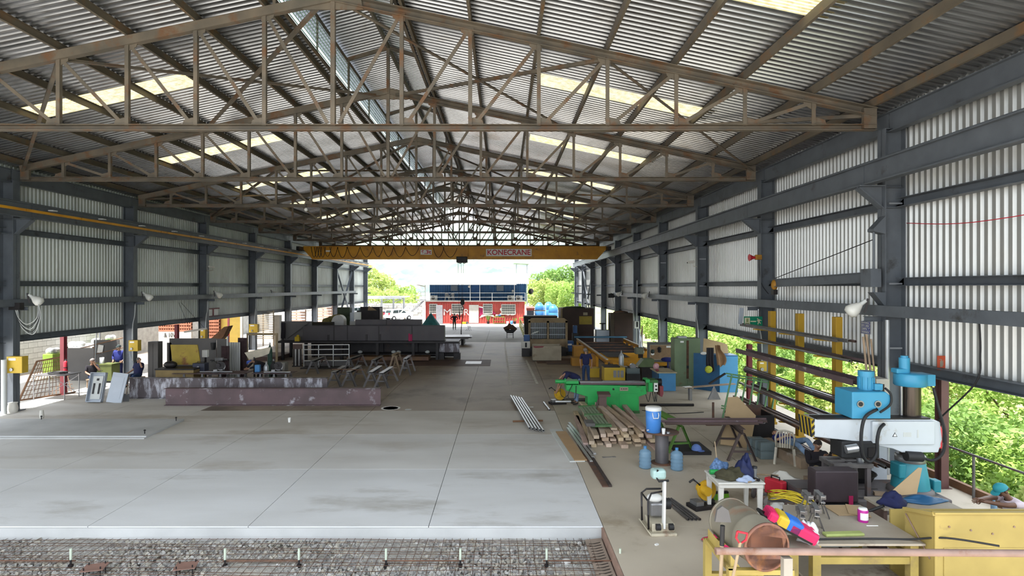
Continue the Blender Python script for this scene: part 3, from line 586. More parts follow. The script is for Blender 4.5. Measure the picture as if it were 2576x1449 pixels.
# cars
def car(label, loc, rz, body, sed=False):
    t = T('parked_car', label, 'car', loc, rz); bm_ = mat('car_paint_%d' % len(MT), body, 0.25, 0, 0.05)
    pr = [(-1.95, 0.35), (-1.95, 0.8), (-1.75, 0.95), (-1.5, 1.45), (-1.2, 1.52), (0.3, 1.5), (1.0, 0.98), (1.8, 0.85), (1.95, 0.6), (1.95, 0.35)]
    O('body', MB().prism(pr, -0.8, 0.8), bm_, t, 0.06)
    for sy in (-1, 1):
        O('side_window', MB().prism([(-1.4, 1.0), (-1.3, 1.38), (-0.55, 1.42), (-0.55, 1.0)], sy*0.79, sy*0.815).prism([(-0.45, 1.0), (-0.45, 1.42), (0.25, 1.4), (0.75, 1.0)], sy*0.79, sy*0.815), glz, t)
        for x in (-1.25, 1.2):
            wl = O('wheel', MB().tube((x, sy*0.62, 0.31), (x, sy*0.83, 0.31), 0.31, 18), black, t); O('hub_cap', MB().tube((x, sy*0.83, 0.31), (x, sy*0.845, 0.31), 0.17, 14), pale, wl)
        O('tail_light', MB().box(-1.98, -1.85, sy*0.62-0.13, sy*0.62+0.13, 0.75, 1.05), red, t)
    O('rear_window', MB().box(-0.02, 0.0, -0.62, 0.62, 0, 0.42).xf((-1.73, 0, 1.0), (0, R(27), 0)), glz, t); O('windscreen', MB().box(0, 0.02, -0.68, 0.68, 0, 0.55).xf((0.98, 0, 1.0), (0, R(-53), 0)), glz, t)
    O('bumper', MB().box(-2.02, -1.85, -0.75, 0.75, 0.38, 0.6), bm_, t, 0.03)
car('white hatchback with red tail lights parked beside the stairs', (X(1001, 80), 80.5, -0.05), 0.75, (0.75, 0.75, 0.76)); car('dark blue car parked left of the white hatchback', (X(940, 85), 86, -0.05), 0.3, (0.05, 0.06, 0.1))
car('pale car parked between carport posts, mostly hidden', (X(905, 89), 89, -0.05), 0.5, (0.5, 0.52, 0.55))
# water tanks
bt = mat('tank_blue', (0.05, 0.20, 0.45), 0.4, 0, 0.1)
for px, Y_, z, lb in ((1357, 79, 0.55, 'blue water tank nearest the office, left of three'), (1380, 82, 0.55, 'blue water tank half hidden between the other two'), (1392, 78, 0.3, 'pale sunlit blue water tank, right of three')):
    t = T('water_tank', lb, 'tank', (X(px, Y_), Y_, 0), 0, 'water tanks beside the office')
    O('tank_body', MB().lathe([(0.62, z), (0.66, z+0.1), (0.66, z+0.75), (0.62, z+0.8), (0.66, z+0.85), (0.62, z+1.35), (0.48, z+1.62), (0.3, z+1.72)], n=22), bt, t); O('lid', MB().lathe([(0.33, z+1.7), (0.33, z+1.82), (0.1, z+1.9)], n=18), bt, t)
    O('stand', MB().box(-0.7, 0.7, -0.7, 0.7, 0, z), galv, t)
tk = T('tank_stand_rail', 'brown timber rail with posts in front of the water tanks', 'rail', (0, 77, 0)); O('rail', MB().box(X(1341, 77), X(1372, 77), 0, 0.08, 1.32, 1.45), bark, tk); O('post', MB().box(X(1372, 77), X(1373.5, 77), 0, 0.1, 0, 2.4), offw, tk)
kn = T('dog_kennel', 'small grey hut with a red roof between office and tanks', 'hut', (X(1335, 78), 78, 0)); O('body', MB().box(-0.5, 0.45, 0, 0.8, 0, 1.45), mat('hut_grey', (0.06, 0.07, 0.09), 0.7), kn); O('roof', MB().box(-0.58, 0.5, -0.1, 0.9, 1.45, 1.8, (R(12), 0, 0)), mat('hut_red', (0.30, 0.07, 0.05), 0.7), kn)
dsh = T('satellite_dish', 'dark satellite dish on the corner of the office', 'dish', (X(1337, 73), 73.6, 3.95)); O('reflector', MB().lathe([(0.0, 0.0), (0.22, 0.03), (0.38, 0.12)], n=18).xf((0, 0, 0), (R(75), 0, R(-30))), dark, dsh); O('arm', MB().tube((0, 0, 0), (-0.75, 0.3, -0.35), 0.025, 6), dark, dsh)
# things along the office front
olive = mat('olive_green', (0.17, 0.22, 0.045), 0.5, 0, 0.2)
gt = T('green_shelf_table', 'olive green steel shelf table standing against the red container', 'table', (X(1255, 71.2), 71.2, 0))
O('top', MB().box(-0.7, 0.7, -0.3, 0.3, 0.82, 0.88), olive, gt); O('shelf', MB().box(-0.66, 0.66, -0.26, 0.26, 0.42, 0.46), olive, gt); O('lower_shelf', MB().box(-0.66, 0.66, -0.26, 0.26, 0.08, 0.12), olive, gt)
for x in (-0.68, 0.68):
    for y in (-0.28, 0.28): O('leg', MB().box(x-0.03, x+0.03, y-0.03, y+0.03, 0, 0.84), olive, gt)
for i, x in enumerate((-0.25, 0.1)):
    tag(O('cloth_bundle', MB().sph((X(1255, 71.2)+x, 71.2, 1.02), (0.2, 0.15, 0.15), 8, 6), bluec if i else galv), ('dark blue' if i else 'pale grey')+' cloth bundle lying on the green shelf table', 'cloth')
def pot(px, label, n, h):
    t = T('potted_plant', label, 'plant', (X(px, 71.2), 71.1, 0)); O('pot', MB().lathe([(0.14, 0), (0.2, 0.3), (0.21, 0.3), (0.16, 0.28)], n=14), dark, t); mb = MB(); rd = random.Random(px)
    for i in range(n):
        a = rd.uniform(0, 6.28); e = rd.uniform(0.3, 0.9); s = V((math.cos(a), math.sin(a)*0.6, 0)); top = s*0.45*e+V((0, 0, 0.3+h*rd.uniform(0.5, 1)))
        mb.add([V((0, 0, 0.28)), top+V((0, 0, -0.1))+s.cross(V((0, 0, 1)))*0.05, top, top+V((0, 0, -0.1))-s.cross(V((0, 0, 1)))*0.05], [(0, 1, 2, 3)])
    O('leaves', mb, leafB, t)
pot(1228, 'tall leafy potted plant under the window right of the door', 30, 0.9); pot(1295, 'low potted plant at the right end of the red container', 18, 0.5)
pn = tag(O('wrapped_parcel', MB().box(-0.4, 0.4, -0.06, 0.06, 0, 2.3, (R(4), 0, R(-8)), (0, 0, 0)), mat('grey_wrap', (0.33, 0.33, 0.36), 0.5, 0, 0.2, 3), loc=(X(1106, 71), 71, 0.02)), 'tall grey wrapped panel leaning against the red container', 'panel')
bn = T('red_bench', 'low red bench against the container behind the far worker', 'bench', (X(1147, 71.2), 71.2, 0)); O('seat', MB().box(-0.8, 0.8, -0.2, 0.2, 0.42, 0.47), redc, bn); O('backrest', MB().box(-0.8, 0.8, 0.18, 0.22, 0.5, 0.8), redc, bn)
for x in (-0.7, 0.7): O('leg', MB().box(x-0.04, x+0.04, -0.18, 0.18, 0, 0.43), redc, bn)
yb_ = mat('bright_yellow', (0.55, 0.38, 0.02), 0.5, 0, 0.15)
tag(O('yellow_crate', MB().box(-0.28, 0.28, -0.2, 0.2, 0, 0.25), yb_, loc=(X(1167, 71), 70.9, 0), bev=0.02), 'small yellow crate on the floor beside the white office door', 'crate')
tag(O('white_bucket', MB().lathe([(0.13, 0), (0.16, 0.34), (0.15, 0.34), (0.12, 0.04)], n=14), offw, loc=(X(1277, 70.6), 70.6, 0)), 'white bucket standing right of the green shelf table', 'bucket')
tag(O('blue_bucket', MB().lathe([(0.15, 0), (0.19, 0.4), (0.18, 0.4), (0.13, 0.04)], n=14), bt, loc=(X(1287, 70.8), 70.8, 0)), 'dark blue bucket beside the low potted plant', 'bucket')
# folding chair outside
fc = T('folding_chair', 'thin metal folding chair standing alone in the yard', 'chair', (X(1179, 60), 60, 0), 1.2)
O('frame', MB().path([(-0.2, -0.2, 0), (-0.2, 0.2, 0.95), (0.2, 0.2, 0.95), (0.2, -0.2, 0)], 0.018, 6).path([(-0.2, 0.25, 0), (-0.2, -0.15, 0.46), (0.2, -0.15, 0.46), (0.2, 0.25, 0)], 0.018, 6), galv, fc); O('seat', MB().box(-0.2, 0.2, -0.2, 0.18, 0.45, 0.48), galv, fc); O('backrest', MB().box(-0.2, 0.2, 0.16, 0.19, 0.7, 0.92), galv, fc)
# yellow-green guard rail
gl = mat('yellow_green_paint', (0.42, 0.40, 0.06), 0.5, 0, 0.15); rg = T('guard_rail', 'yellow green tube guard rail beside the passage to the yard', 'railing', (0, 0, 0))
xr_ = 1.85
for z in (0.55, 1.05): O('rail', MB().tube((xr_, 48.4, z), (xr_, 66, z), 0.03, 8), gl, rg)
for i in range(9): O('post', MB().tube((xr_, 48.4+i*2.2, 0), (xr_, 48.4+i*2.2, 1.05), 0.03, 8), gl, rg)
O('end_rail', MB().tube((xr_, 66, 1.05), (6.5, 66, 1.05), 0.03, 8).tube((xr_, 66, 0.55), (6.5, 66, 0.55), 0.03, 8), gl, rg)
# barrow with scrap
wb = T('scrap_barrow', 'small barrow heaped with rusty plates in the passage', 'barrow', (X(1283, 51.5), 51.5, 0)); rusty = mat('rusty_plate', (0.13, 0.065, 0.04), 0.75, 0, 0.4, 4, c2=(0.07, 0.05, 0.045), rust=0.3, rustc=(0.18, 0.08, 0.04))
O('tray', MB().prism([(-0.45, 0.75), (0.45, 0.75), (0.3, 0.45), (-0.3, 0.45)], -0.4, 0.4), dark, wb)
for x in (-0.28, 0.28):
    for y in (-0.25, 0.25): O('leg', MB().box(x-0.025, x+0.025, y-0.025, y+0.025, 0, 0.5), dark, wb)
O('brace', MB().bar((-0.28, -0.25, 0.3), (0.28, -0.25, 0.3), 0.03, 0.03), dark, wb)
for i, (x, z, a) in enumerate(((0.05, 0.95, 0.6), (-0.25, 0.82, -0.5), (0.3, 0.8, 0.75))): tag(O('scrap_plate', MB().box(-0.3, 0.3, -0.03+i*0.12-.12, 0.0+i*0.12-.12, -0.2, 0.2), rusty, loc=(X(1283, 51.5)+x, 51.5, z+0.06), rot=(0, a, 0)), ('largest upright', 'left leaning', 'right leaning')[i]+' rusty plate in the scrap barrow', 'plate')
# ------------------------------------------------------------------ people: a skinned body, clothes grown the same way
skinA = mat('skin_tan', (0.36, 0.20, 0.13), 0.55, 0, 0.1); skinB = mat('skin_brown', (0.17, 0.085, 0.055), 0.5, 0, 0.1)
navy = mat('navy_cloth', (0.012, 0.016, 0.07), 0.85, 0, 0.3, 6); royal = mat('royal_cloth', (0.012, 0.02, 0.16), 0.8, 0, 0.3, 6); jeans = mat('jeans_dark', (0.02, 0.045, 0.12), 0.85, 0, 0.3, 8); jeansl = mat('jeans_pale', (0.20, 0.30, 0.46), 0.85, 0, 0.3, 8)
blackc = mat('black_cloth', (0.016, 0.014, 0.02), 0.9, 0, 0.2); khaki = mat('khaki_cloth', (0.25, 0.20, 0.11), 0.85, 0, 0.2); pinkw = mat('pale_shirt', (0.68, 0.58, 0.64), 0.8, 0, 0.1); teal = mat('teal_cloth', (0.03, 0.30, 0.36), 0.7, 0, 0.15); greyc = mat('grey_cap', (0.24, 0.21, 0.20), 0.8, 0, 0.2); hairm = mat('hair_dark', (0.03, 0.022, 0.018), 0.8); greyh = mat('hair_grey', (0.13, 0.12, 0.11), 0.8)
boot = mat('boot', (0.03, 0.028, 0.026), 0.6); bluecap = mat('cap_blue', (0.05, 0.10, 0.38), 0.7, 0, 0.15); darkcap = mat('cap_dark', (0.03, 0.045, 0.045), 0.8)
def skin(name, verts, edges, m, par, lev=2):
    me = bpy.data.meshes.new(name); me.from_pydata([v[0] for v in verts], edges, []); me.materials.append(m)
    o = bpy.data.objects.new(name, me); COL.objects.link(o)
    o.modifiers.new('skin', 'SKIN').use_smooth_shade = True
    sv = me.skin_vertices[0].data
    for i, v in enumerate(verts):
        r = v[1]; sv[i].radius = r if isinstance(r, tuple) else (r, r); sv[i].use_root = (i == 0)
    ss = o.modifiers.new('sub', 'SUBSURF'); ss.levels = lev; ss.render_levels = lev
    bpy.context.view_layer.update()
    bm_ = bpy.data.meshes.new_from_object(o.evaluated_get(bpy.context.evaluated_depsgraph_get())); bpy.data.objects.remove(o)
    bm_.polygons.foreach_set('use_smooth', [True]*len(bm_.polygons))
    return O(name, bm_, m, par)
def lerp(a, b, t): return V(a).lerp(V(b), t)
def hand(vs, es, wi, wrist, d, pn, grip=0.4):
    """palm and five unequal fingers; d points along the hand, pn out of the palm"""
    d = V(d).normalized(); pn = (V(pn)-d*V(pn).dot(d)).normalized(); s = d.cross(pn)
    pi_ = len(vs); vs.append((V(wrist)+d*0.055, (0.036, 0.022))); es.append((wi, pi_))
    for k, (off, L) in enumerate(((-0.03, 0.058), (-0.01, 0.074), (0.012, 0.078), (0.032, 0.07))):
        a = V(wrist)+d*0.09+s*off; b = a+d*L*0.55+pn*L*grip*0.5; c = b+d*L*0.45*(1-grip)+pn*L*grip*0.9
        n = len(vs); vs += [(a, 0.0105), (b, 0.0095), (c, 0.008)]; es += [(pi_, n), (n, n+1), (n+1, n+2)]
    a = V(wrist)+d*0.035+s*0.04; b = a+d*0.035+s*0.022+pn*0.012; n = len(vs); vs += [(a, 0.012), (b, 0.0105), (b+d*0.03+pn*0.012, 0.009)]; es += [(pi_, n), (n, n+1), (n+1, n+2)]
def person(label, loc, rz, J, skinm, shirt, pants, hair=None, cap=None, bare=0.55, shoe=None, build=1.0, brim=True, capback=False, facing=None):
    """J: joints in metres about the thing's base, person faces -y; bare: share of the arm left bare"""
    t = T('person', label, 'person', loc, rz); B = build
    pel, che, nec, hd = V(J['pelvis']), V(J['chest']), V(J['neck']), V(J['head']); fw = V(facing or (0, -1, 0)).normalized(); up = (hd-nec).normalized(); side = fw.cross(up).normalized()
    vs = [(pel, (0.11*B, 0.085*B)), (lerp(pel, che, 0.5), (0.10*B, 0.085*B)), (che, (0.12*B, 0.09*B)), (nec, 0.055), (nec+up*0.07, 0.05), (hd-up*0.035, (0.07, 0.08)), (hd+up*0.045, (0.078, 0.092)), (hd+up*0.1, (0.06, 0.07))]
    es = [(0, 1), (1, 2), (2, 3), (3, 4), (4, 5), (5, 6), (6, 7)]
    vs.append((hd-up*0.01+fw*0.105, 0.014)); es.append((5, 8))
    sh = [(lerp(pel, che, -0.22), (0.175*B, 0.14*B)), (lerp(pel, che, 0.4), (0.17*B, 0.14*B)), (che, (0.185*B, 0.125*B)), (lerp(che, nec, 0.75), (0.085, 0.08))]; se = [(0, 1), (1, 2), (2, 3)]
    tr = [(pel+(che-pel)*0.25, (0.15*B, 0.12*B)), (pel, (0.165*B, 0.125*B))]; te = [(0, 1)]; shoes = []
    for k in ('L', 'R'):
        s, e, wv = V(J['sh'+k]), V(J['el'+k]), V(J['wr'+k]); n = len(vs)
        vs += [(s, 0.052*B), (lerp(s, e, 0.5), 0.05), (e, 0.041), (lerp(e, wv, 0.4), 0.040), (wv, 0.028)]; es += [(2, n), (n, n+1), (n+1, n+2), (n+2, n+3), (n+3, n+4)]
        hand(vs, es, n+4, wv, J.get('hd'+k, wv-e), J.get('pn'+k, (0, -1, -0.2)), J.get('grip', 0.4))
        m = len(sh); end = lerp(s, e, min(1, (1-bare)*1.9)) if bare > 0 else wv
        sh += [(s, 0.078*B), (lerp(s, end if bare > 0.5 else e, 0.6), 0.064), (end if bare > 0.5 else e, 0.058)]; se += [(2, m), (m, m+1), (m+1, m+2)]
        if bare <= 0.5: sh.append((lerp(e, wv, 0.9), 0.042)); se.append((m+2, m+3))
        h, kn_, an_, to = V(J['hip'+k]), V(J['kn'+k]), V(J['an'+k]), V(J['to'+k]); n = len(vs)
        vs += [(h, 0.085*B), (lerp(h, kn_, 0.5), 0.072), (kn_, 0.052), (lerp(kn_, an_, 0.35), 0.05), (an_, 0.034), (to, 0.03)]; es += [(0, n), (n, n+1), (n+1, n+2), (n+2, n+3), (n+3, n+4), (n+4, n+5)]
        m = len(tr); tr += [(h, 0.10*B), (lerp(h, kn_, 0.5), 0.088), (kn_, 0.07), (lerp(kn_, an_, 0.5), 0.066), (lerp(kn_, an_, 0.93), 0.058)]; te += [(1, m), (m, m+1), (m+1, m+2), (m+2, m+3), (m+3, m+4)]
        shoes.append((an_, to))
    skin('body', vs, es, skinm, t); skin('shirt', sh, se, shirt, t); skin('trousers', tr, te, pants, t)
    for an_, to in shoes: skin('shoe', [(an_+V((0, 0, 0.02)), 0.05), (an_-(to-an_)*0.25-V((0, 0, 0.03)), 0.042), (lerp(an_, to, 0.55)-V((0, 0, 0.015)), 0.046), (to, 0.04)], [(0, 1), (1, 2), (2, 3)], shoe or boot, t)
    rot = up.to_track_quat('Z', 'Y').to_matrix().to_4x4()
    M4 = Matrix((side, -fw, up)).transposed().to_4x4(); M4.translation = hd
    def headpart(nm, mb, m): mb.v = [tuple(M4 @ V(p)) for p in mb.v]; O(nm, mb, m, t)
    for sx in (-1, 1):
        headpart('eye', MB().sph((sx*0.032, -0.088, 0.012), (0.011, 0.006, 0.007), 8, 6), white); headpart('ear', MB().sph((sx*0.082, 0.0, 0.0), (0.012, 0.024, 0.034), 8, 6), skinm)
        headpart('eyebrow', MB().box(sx*0.032-0.018, sx*0.032+0.018, -0.098, -0.088, 0.03, 0.037), hairm)
    headpart('mouth', MB().box(-0.024, 0.024, -0.096, -0.08, -0.062, -0.052), mat('lip', (0.2, 0.07, 0.06), 0.6) if 'lip' not in MT else MT['lip'])
    if hair: headpart('hair', MB().grid(lambda u, v: (0.094*math.cos(2*PI*u)*math.cos(0.1+1.47*v), (0.108*math.sin(2*PI*u)*math.cos(0.1+1.47*v))+0.012, 0.02+0.125*math.sin(0.1+1.47*v)-0.05*max(0, math.sin(2*PI*u))*(1-v)), 16, 6), hair)
    if cap:
        f = -1 if not capback else 1
        headpart('cap', MB().grid(lambda u, v: (0.1*math.cos(2*PI*u)*math.cos(1.57*v), 0.115*math.sin(2*PI*u)*math.cos(1.57*v), 0.045+0.11*math.sin(1.57*v)), 18, 7), cap)
        if brim: headpart('cap_brim', MB().grid(lambda u, v: ((u-0.5)*0.16, f*(0.09+0.095*v*math.sqrt(max(0, 1-(2*u-1)**2*0.7))), 0.048-0.018*v), 8, 3).grid(lambda u, v: ((u-0.5)*0.16, f*(0.09+0.095*v*math.sqrt(max(0, 1-(2*u-1)**2*0.7))), 0.042-0.018*v), 8, 3), cap)
    return t
STAND = dict(pelvis=(0, 0, 0.95), chest=(0, 0, 1.28), neck=(0, 0, 1.46), head=(0, -0.015, 1.6), shL=(0.19, 0, 1.40), shR=(-0.19, 0, 1.40), elL=(0.26, 0.05, 1.12), elR=(-0.26, 0.05, 1.12), wrL=(0.25, -0.03, 0.86), wrR=(-0.25, -0.03, 0.86), hipL=(0.09, 0, 0.9), hipR=(-0.09, 0, 0.9), knL=(0.11, -0.02, 0.5), knR=(-0.11, -0.02, 0.5), anL=(0.12, 0.02, 0.08), anR=(-0.12, 0.02, 0.08), toL=(0.14, -0.16, 0.03), toR=(-0.14, -0.16, 0.03))
SIT = dict(pelvis=(0, 0, 0.52), chest=(0, 0.06, 0.86), neck=(0, 0.04, 1.04), head=(0, 0.0, 1.19), shL=(0.19, 0.05, 0.98), shR=(-0.19, 0.05, 0.98), elL=(0.25, -0.02, 0.72), elR=(-0.25, -0.02, 0.72), wrL=(0.15, -0.22, 0.62), wrR=(-0.15, -0.22, 0.62), hipL=(0.09, 0, 0.5), hipR=(-0.09, 0, 0.5), knL=(0.14, -0.42, 0.5), knR=(-0.14, -0.42, 0.5), anL=(0.14, -0.46, 0.08), anR=(-0.14, -0.46, 0.08), toL=(0.15, -0.64, 0.03), toR=(-0.15, -0.64, 0.03))
def J(base, **k): d = dict(base); d.update(k); return d
# ------------------------------------------------------------------ left side of the hall
rustb = mat('beam_primer', (0.145, 0.095, 0.105), 0.55, 0.1, 0.25, 1.2, c2=(0.10, 0.07, 0.075), rust=0.12, rustc=(0.42, 0.40, 0.44), rscale=2.2)
scuff = mat('beam_scuffed', (0.13, 0.11, 0.12), 0.5, 0.2, 0.25, 1.2, rust=0.42, rustc=(0.50, 0.50, 0.56), rscale=1.6, stretch=(2.2, 1, 0.7))
plate = mat('steel_plate', (0.062, 0.057, 0.062), 0.5, 0.3, 0.25, 0.8, c2=(0.045, 0.04, 0.046), rust=0.15, rustc=(0.06, 0.045, 0.045)); greyp = mat('grey_plate', (0.115, 0.11, 0.11), 0.6, 0.1, 0.2, 1)
redp = mat('red_primer', (0.22, 0.045, 0.055), 0.6, 0, 0.2, 2); rustframe = mat('rust_frame', (0.20, 0.10, 0.05), 0.7, 0, 0.3, 3); yboard = mat('yellow_box', (0.55, 0.37, 0.03), 0.5, 0, 0.15, 2); panelg = mat('panel_grey', (0.40, 0.44, 0.50), 0.4, 0.1, 0.08); alu = mat('aluminium', (0.55, 0.57, 0.60), 0.3, 0.8, 0.1)
def beam(label, x0, x1, y, h, wd, m, rz=0):
    t = T('steel_beam', label, 'beam', ((x0+x1)/2, y, 0), rz); L = (x1-x0)/2
    O('bottom_flange', MB().box(-L, L, -wd/2, wd/2, 0, 0.022), m, t, 0.004); O('web', MB().box(-L, L, -0.009, 0.009, 0.022, h-0.022), m, t); O('top_flange', MB().box(-L, L, -wd/2, wd/2, h-0.022, h), m, t, 0.004)
    return t
beam('long purple brown steel beam on edge, nearest the viewer', -13.0, -4.72, 22.2, 0.66, 0.26, rustb); beam('scuffed grey steel beam lying behind the purple beam', -15.3, -7.2, 23.6, 0.84, 0.3, scuff)
def slim(z): return z
pe = T('breaker_panel', 'open grey breaker panel enclosure leaning against the beam', 'electrical panel', (-16.1, 22.75, 0.0), 0, rot=(R(-14), 0, R(-2)))
W_, H_, D_ = 0.31, 1.16, 0.14
O('back', MB().box(-W_, W_, -0.01, 0, 0, H_), panelg, pe)
O('rim', MB().box(-W_, W_, -D_, 0, 0, 0.025).box(-W_, W_, -D_, 0, H_-0.025, H_).box(-W_, -W_+0.025, -D_, 0, 0, H_).box(W_-0.025, W_, -D_, 0, 0, H_), panelg, pe)
ip = O('inner_plate', MB().box(-0.2, 0.2, -0.07, -0.05, 0.12, 1.02), pale, pe)
for x in (-0.11, 0.11): O('breaker_slot', MB().box(x-0.035, x+0.035, -0.085, -0.07, 0.32, 0.74), black, ip)
O('main_switch', MB().box(-0.04, 0.05, -0.085, -0.07, 0.84, 0.93), black, ip)
tag(O('panel_cover', MB().box(-0.31, 0.31, -0.02, 0.02, 0, 1.17).box(-0.2, 0.2, -0.026, -0.02, 0.15, 1.02), panelg, loc=(X(284, 22.6), 22.65, 0), rot=(R(-12), R(6), R(-3)), bev=0.006), 'plain grey panel cover leaning beside the breaker panel', 'panel')
wood = mat('pale_wood', (0.42, 0.32, 0.21), 0.75, 0, 0.25, 4, c2=(0.30, 0.22, 0.14), stretch=(6, 1, 1)); woodd = mat('worn_wood', (0.30, 0.22, 0.15), 0.8, 0, 0.3, 3, c2=(0.20, 0.145, 0.10), rust=0.15, rustc=(0.36, 0.32, 0.27)); card = mat('cardboard', (0.42, 0.30, 0.17), 0.85, 0, 0.12, 2); steelg = mat('bare_steel', (0.30, 0.30, 0.31), 0.35, 0.7, 0.2, 4)
def shovel(label, loc, rot, hm, L=1.3):
    t = T('shovel', label, 'shovel', loc, rot=rot); O('handle', MB().tube((0, 0, 0.25), (0, 0, L-0.1), 0.018, 8), hm, t); O('grip', MB().path([(-0.06, 0, L+0.02), (-0.06, 0, L-0.06), (0, 0, L-0.12), (0.06, 0, L-0.06), (0.06, 0, L+0.02), (-0.06, 0, L+0.02)], 0.014, 6), hm, t)
    O('blade', MB().grid(lambda u, v: ((u-0.5)*0.25*(1-0.25*v*v*0), 0.03*math.sin(PI*u)-0.01, 0.3*(1-v)), 6, 4).box(-0.02, 0.02, -0.01, 0.03, 0.26, 0.38), steelg, t); return t
shovel('dusty shovel leaning against the scuffed beam end', (X(317, 22.9), 22.9, 0.0), (R(-8), 0, 0), woodd, 1.05)
# sheet-topped table at far left
tb = T('steel_table', 'grey sheet-topped tubular table by the left column', 'table', (X(133, 23.4), 23.6, 0))
O('top', MB().box(-0.68, 0.68, -0.45, 0.45, 0.97, 1.0), greyp, tb)
for x in (-0.62, 0.62):
    for y in (-0.4, 0.4): O('leg', MB().tube((x, y, 0), (x, y, 0.97), 0.02, 8), steelg, tb)
O('brace', MB().tube((-0.62, 0.4, 0.1), (0.62, 0.4, 0.9), 0.012, 6).tube((0.62, 0.4, 0.1), (-0.62, 0.4, 0.9), 0.012, 6).tube((-0.62, -0.4, 0.25), (-0.62, 0.4, 0.25), 0.012, 6).tube((0.62, -0.4, 0.25), (0.62, 0.4, 0.25), 0.012, 6), steelg, tb)
def coil(label, c, r, n, thick, m, flat=0.02, name='cable_coil', cat='cable', seed=1):
    rd = random.Random(seed); pts = []
    for i in range(n*16+1):
        a = 2*PI*i/16; rr = r*(0.85+0.12*math.sin(i*0.37+seed)+rd.uniform(-.03, .03)); pts.append((c[0]+rr*math.cos(a), c[1]+rr*math.sin(a), c[2]+thick+flat*(i/(n*16))*n*0.5))
    return tag(O(name, MB().path(pts, thick, 6), m), label, cat)
coil('black hose coil lying on the steel table', (X(133, 23.4), 23.6, 1.0), 0.36, 3, 0.025, black)
# rusty mesh gate leaning
gt_ = T('mesh_gate', 'rusty diamond-mesh gate frame leaning behind the steel table', 'gate', (0, 0, 0)); P0, P1, P2, P3 = V((X(48, 23.0), 23.0, 0.02)), V((X(93, 25.2), 25.2, 1.3)), V((X(163, 26), 25.9, 1.42)), V((X(172, 24.4), 24.8, 0.03))
for a, b in ((P0, P1), (P1, P2), (P0, P3)): O('frame_bar', MB().bar(a, b, 0.06, 0.06), rustframe, gt_)
for i in range(1, 9): O('mesh_rod', MB().tube(lerp(P0, P1, i/9), lerp(P3, P2, i/9), 0.012, 5), rustframe, gt_)
for i in range(1, 14): O('mesh_rod', MB().tube(lerp(P0, P3, i/14), lerp(P1, P2, max(0, min(1, i/14+0.06))), 0.012, 5), rustframe, gt_)
def redpost(label, px, Y_, h, m=None, wd=0.16, name='red_post'):
    t = T(name, label, 'post', (X(px, Y_), Y_, 0)); m = m or redp
    O('shaft', MB().ib((0, 0, 0), (0, 0, h), wd, wd*1.2, 0.014, (0, 1, 0)), m, t); O('foot_plate', MB().box(-wd*.8, wd*.8, -wd*.8, wd*.8, 0, 0.015), m, t); return t
redpost('red primer steel post behind the steel table', 160, 24.4, 2.66); redpost('dull red post beside the outdoor brick screen', 445, 31.5, 2.5)
def ybox(label, x, y, z, wd=0.42, hh=0.62, dp=0.28):
    t = T('yellow_switch_box', label, 'switch box', (x, y, z), 0, 'yellow switch boxes on the left columns'); O('housing', MB().box(-wd/2, wd/2, -dp/2, dp/2, 0, hh), yboard, t, 0.012); O('label_plate', MB().box(-wd*.36, wd*.1, -dp/2-0.008, -dp/2, hh*.76, hh*.9), white, t); O('socket', MB().tube((-wd*.15, -dp/2-0.05, hh*.22), (-wd*.15, -dp/2, hh*.22), 0.06, 12), steelg, t); return t
ybox('yellow switch box on the nearest left column', X(41, 20.8), 20.85, Z(938, 20.8), 0.56, 0.6); ybox('yellow switch box beside the standing worker in blue', X(338, 27.6), 27.65, Z(883, 27.6), 0.44, 0.52)
ybox('yellow switch box on the third left column', X(513, 34.55), 34.55, Z(852, 34.5), 0.3, 0.6); ybox('yellow switch box on the fourth left column', X(641, 41.4), 41.3, Z(836, 41.4), 0.62, 0.6)
# pipe stub and bin beside first left column
tag(O('grey_pipe', MB().tube((0, 0, 0), (0, 0, 1.95), 0.085, 14, hollow=0.01), pale, loc=(X(10, 20.6), 20.6, 0)), 'pale vertical plastic pipe beside the nearest left column', 'pipe')
tag(O('rag_sack', MB().lathe([(0.14, 0), (0.17, 0.15), (0.13, 0.33), (0.15, 0.36)], n=10), offw, loc=(X(38, 21), 20.9, 0)), 'dirty white sack standing at the foot of the nearest left column', 'sack')
tag(O('wrapped_stub', MB().lathe([(0.06, 0), (0.07, 0.1), (0.055, 0.26), (0.06, 0.28)], n=10), offw, loc=(X(69, 19.4), 20.0, 0.0)), 'white wrapped stub standing on the raised pad', 'pipe stub')
tag(O('plastic_cup', MB().lathe([(0.035, 0), (0.05, 0.15), (0.046, 0.15), (0.03, 0.01)], n=12), white, loc=(X(728, 19.4), 19.4, 0)), 'white plastic cup standing alone on the new concrete', 'cup')
# grey plate screen, bench, green box behind the three workers
sc1 = T('plate_screen', 'dark grey plate screen behind the seated workers', 'screen', (0, 0, 0)); O('plate', MB().box(X(168, 27.4), X(236, 27.4), 27.4, 27.43, 0.1, 1.65), greyp, sc1); O('plate', MB().box(X(236, 28.9), X(300, 28.9), 28.9, 28.93, 0.1, 1.9), greyp, sc1)
for p in (168, 234): O('stay', MB().box(X(p, 27.45)-.03, X(p, 27.45)+.03, 27.43, 27.5, 0, 1.7), rustframe, sc1)
gbx = T('green_tool_box', 'olive green steel tool box bench beside the standing worker', 'tool box', (X(265, 27.6), 27.6, 0)); O('body', MB().box(-0.55, 0.5, -0.3, 0.3, 0.1, 0.85), mat('dull_olive', (0.10, 0.12, 0.03), 0.6), gbx, 0.01); O('lid', MB().box(-0.57, 0.52, -0.32, 0.32, 0.85, 0.9), MT['dull_olive'], gbx); O('handle', MB().path([(-0.1, -0.33, 0.6), (-0.1, -0.37, 0.6), (0.1, -0.37, 0.6), (0.1, -0.33, 0.6)], 0.01, 6), dark, gbx)
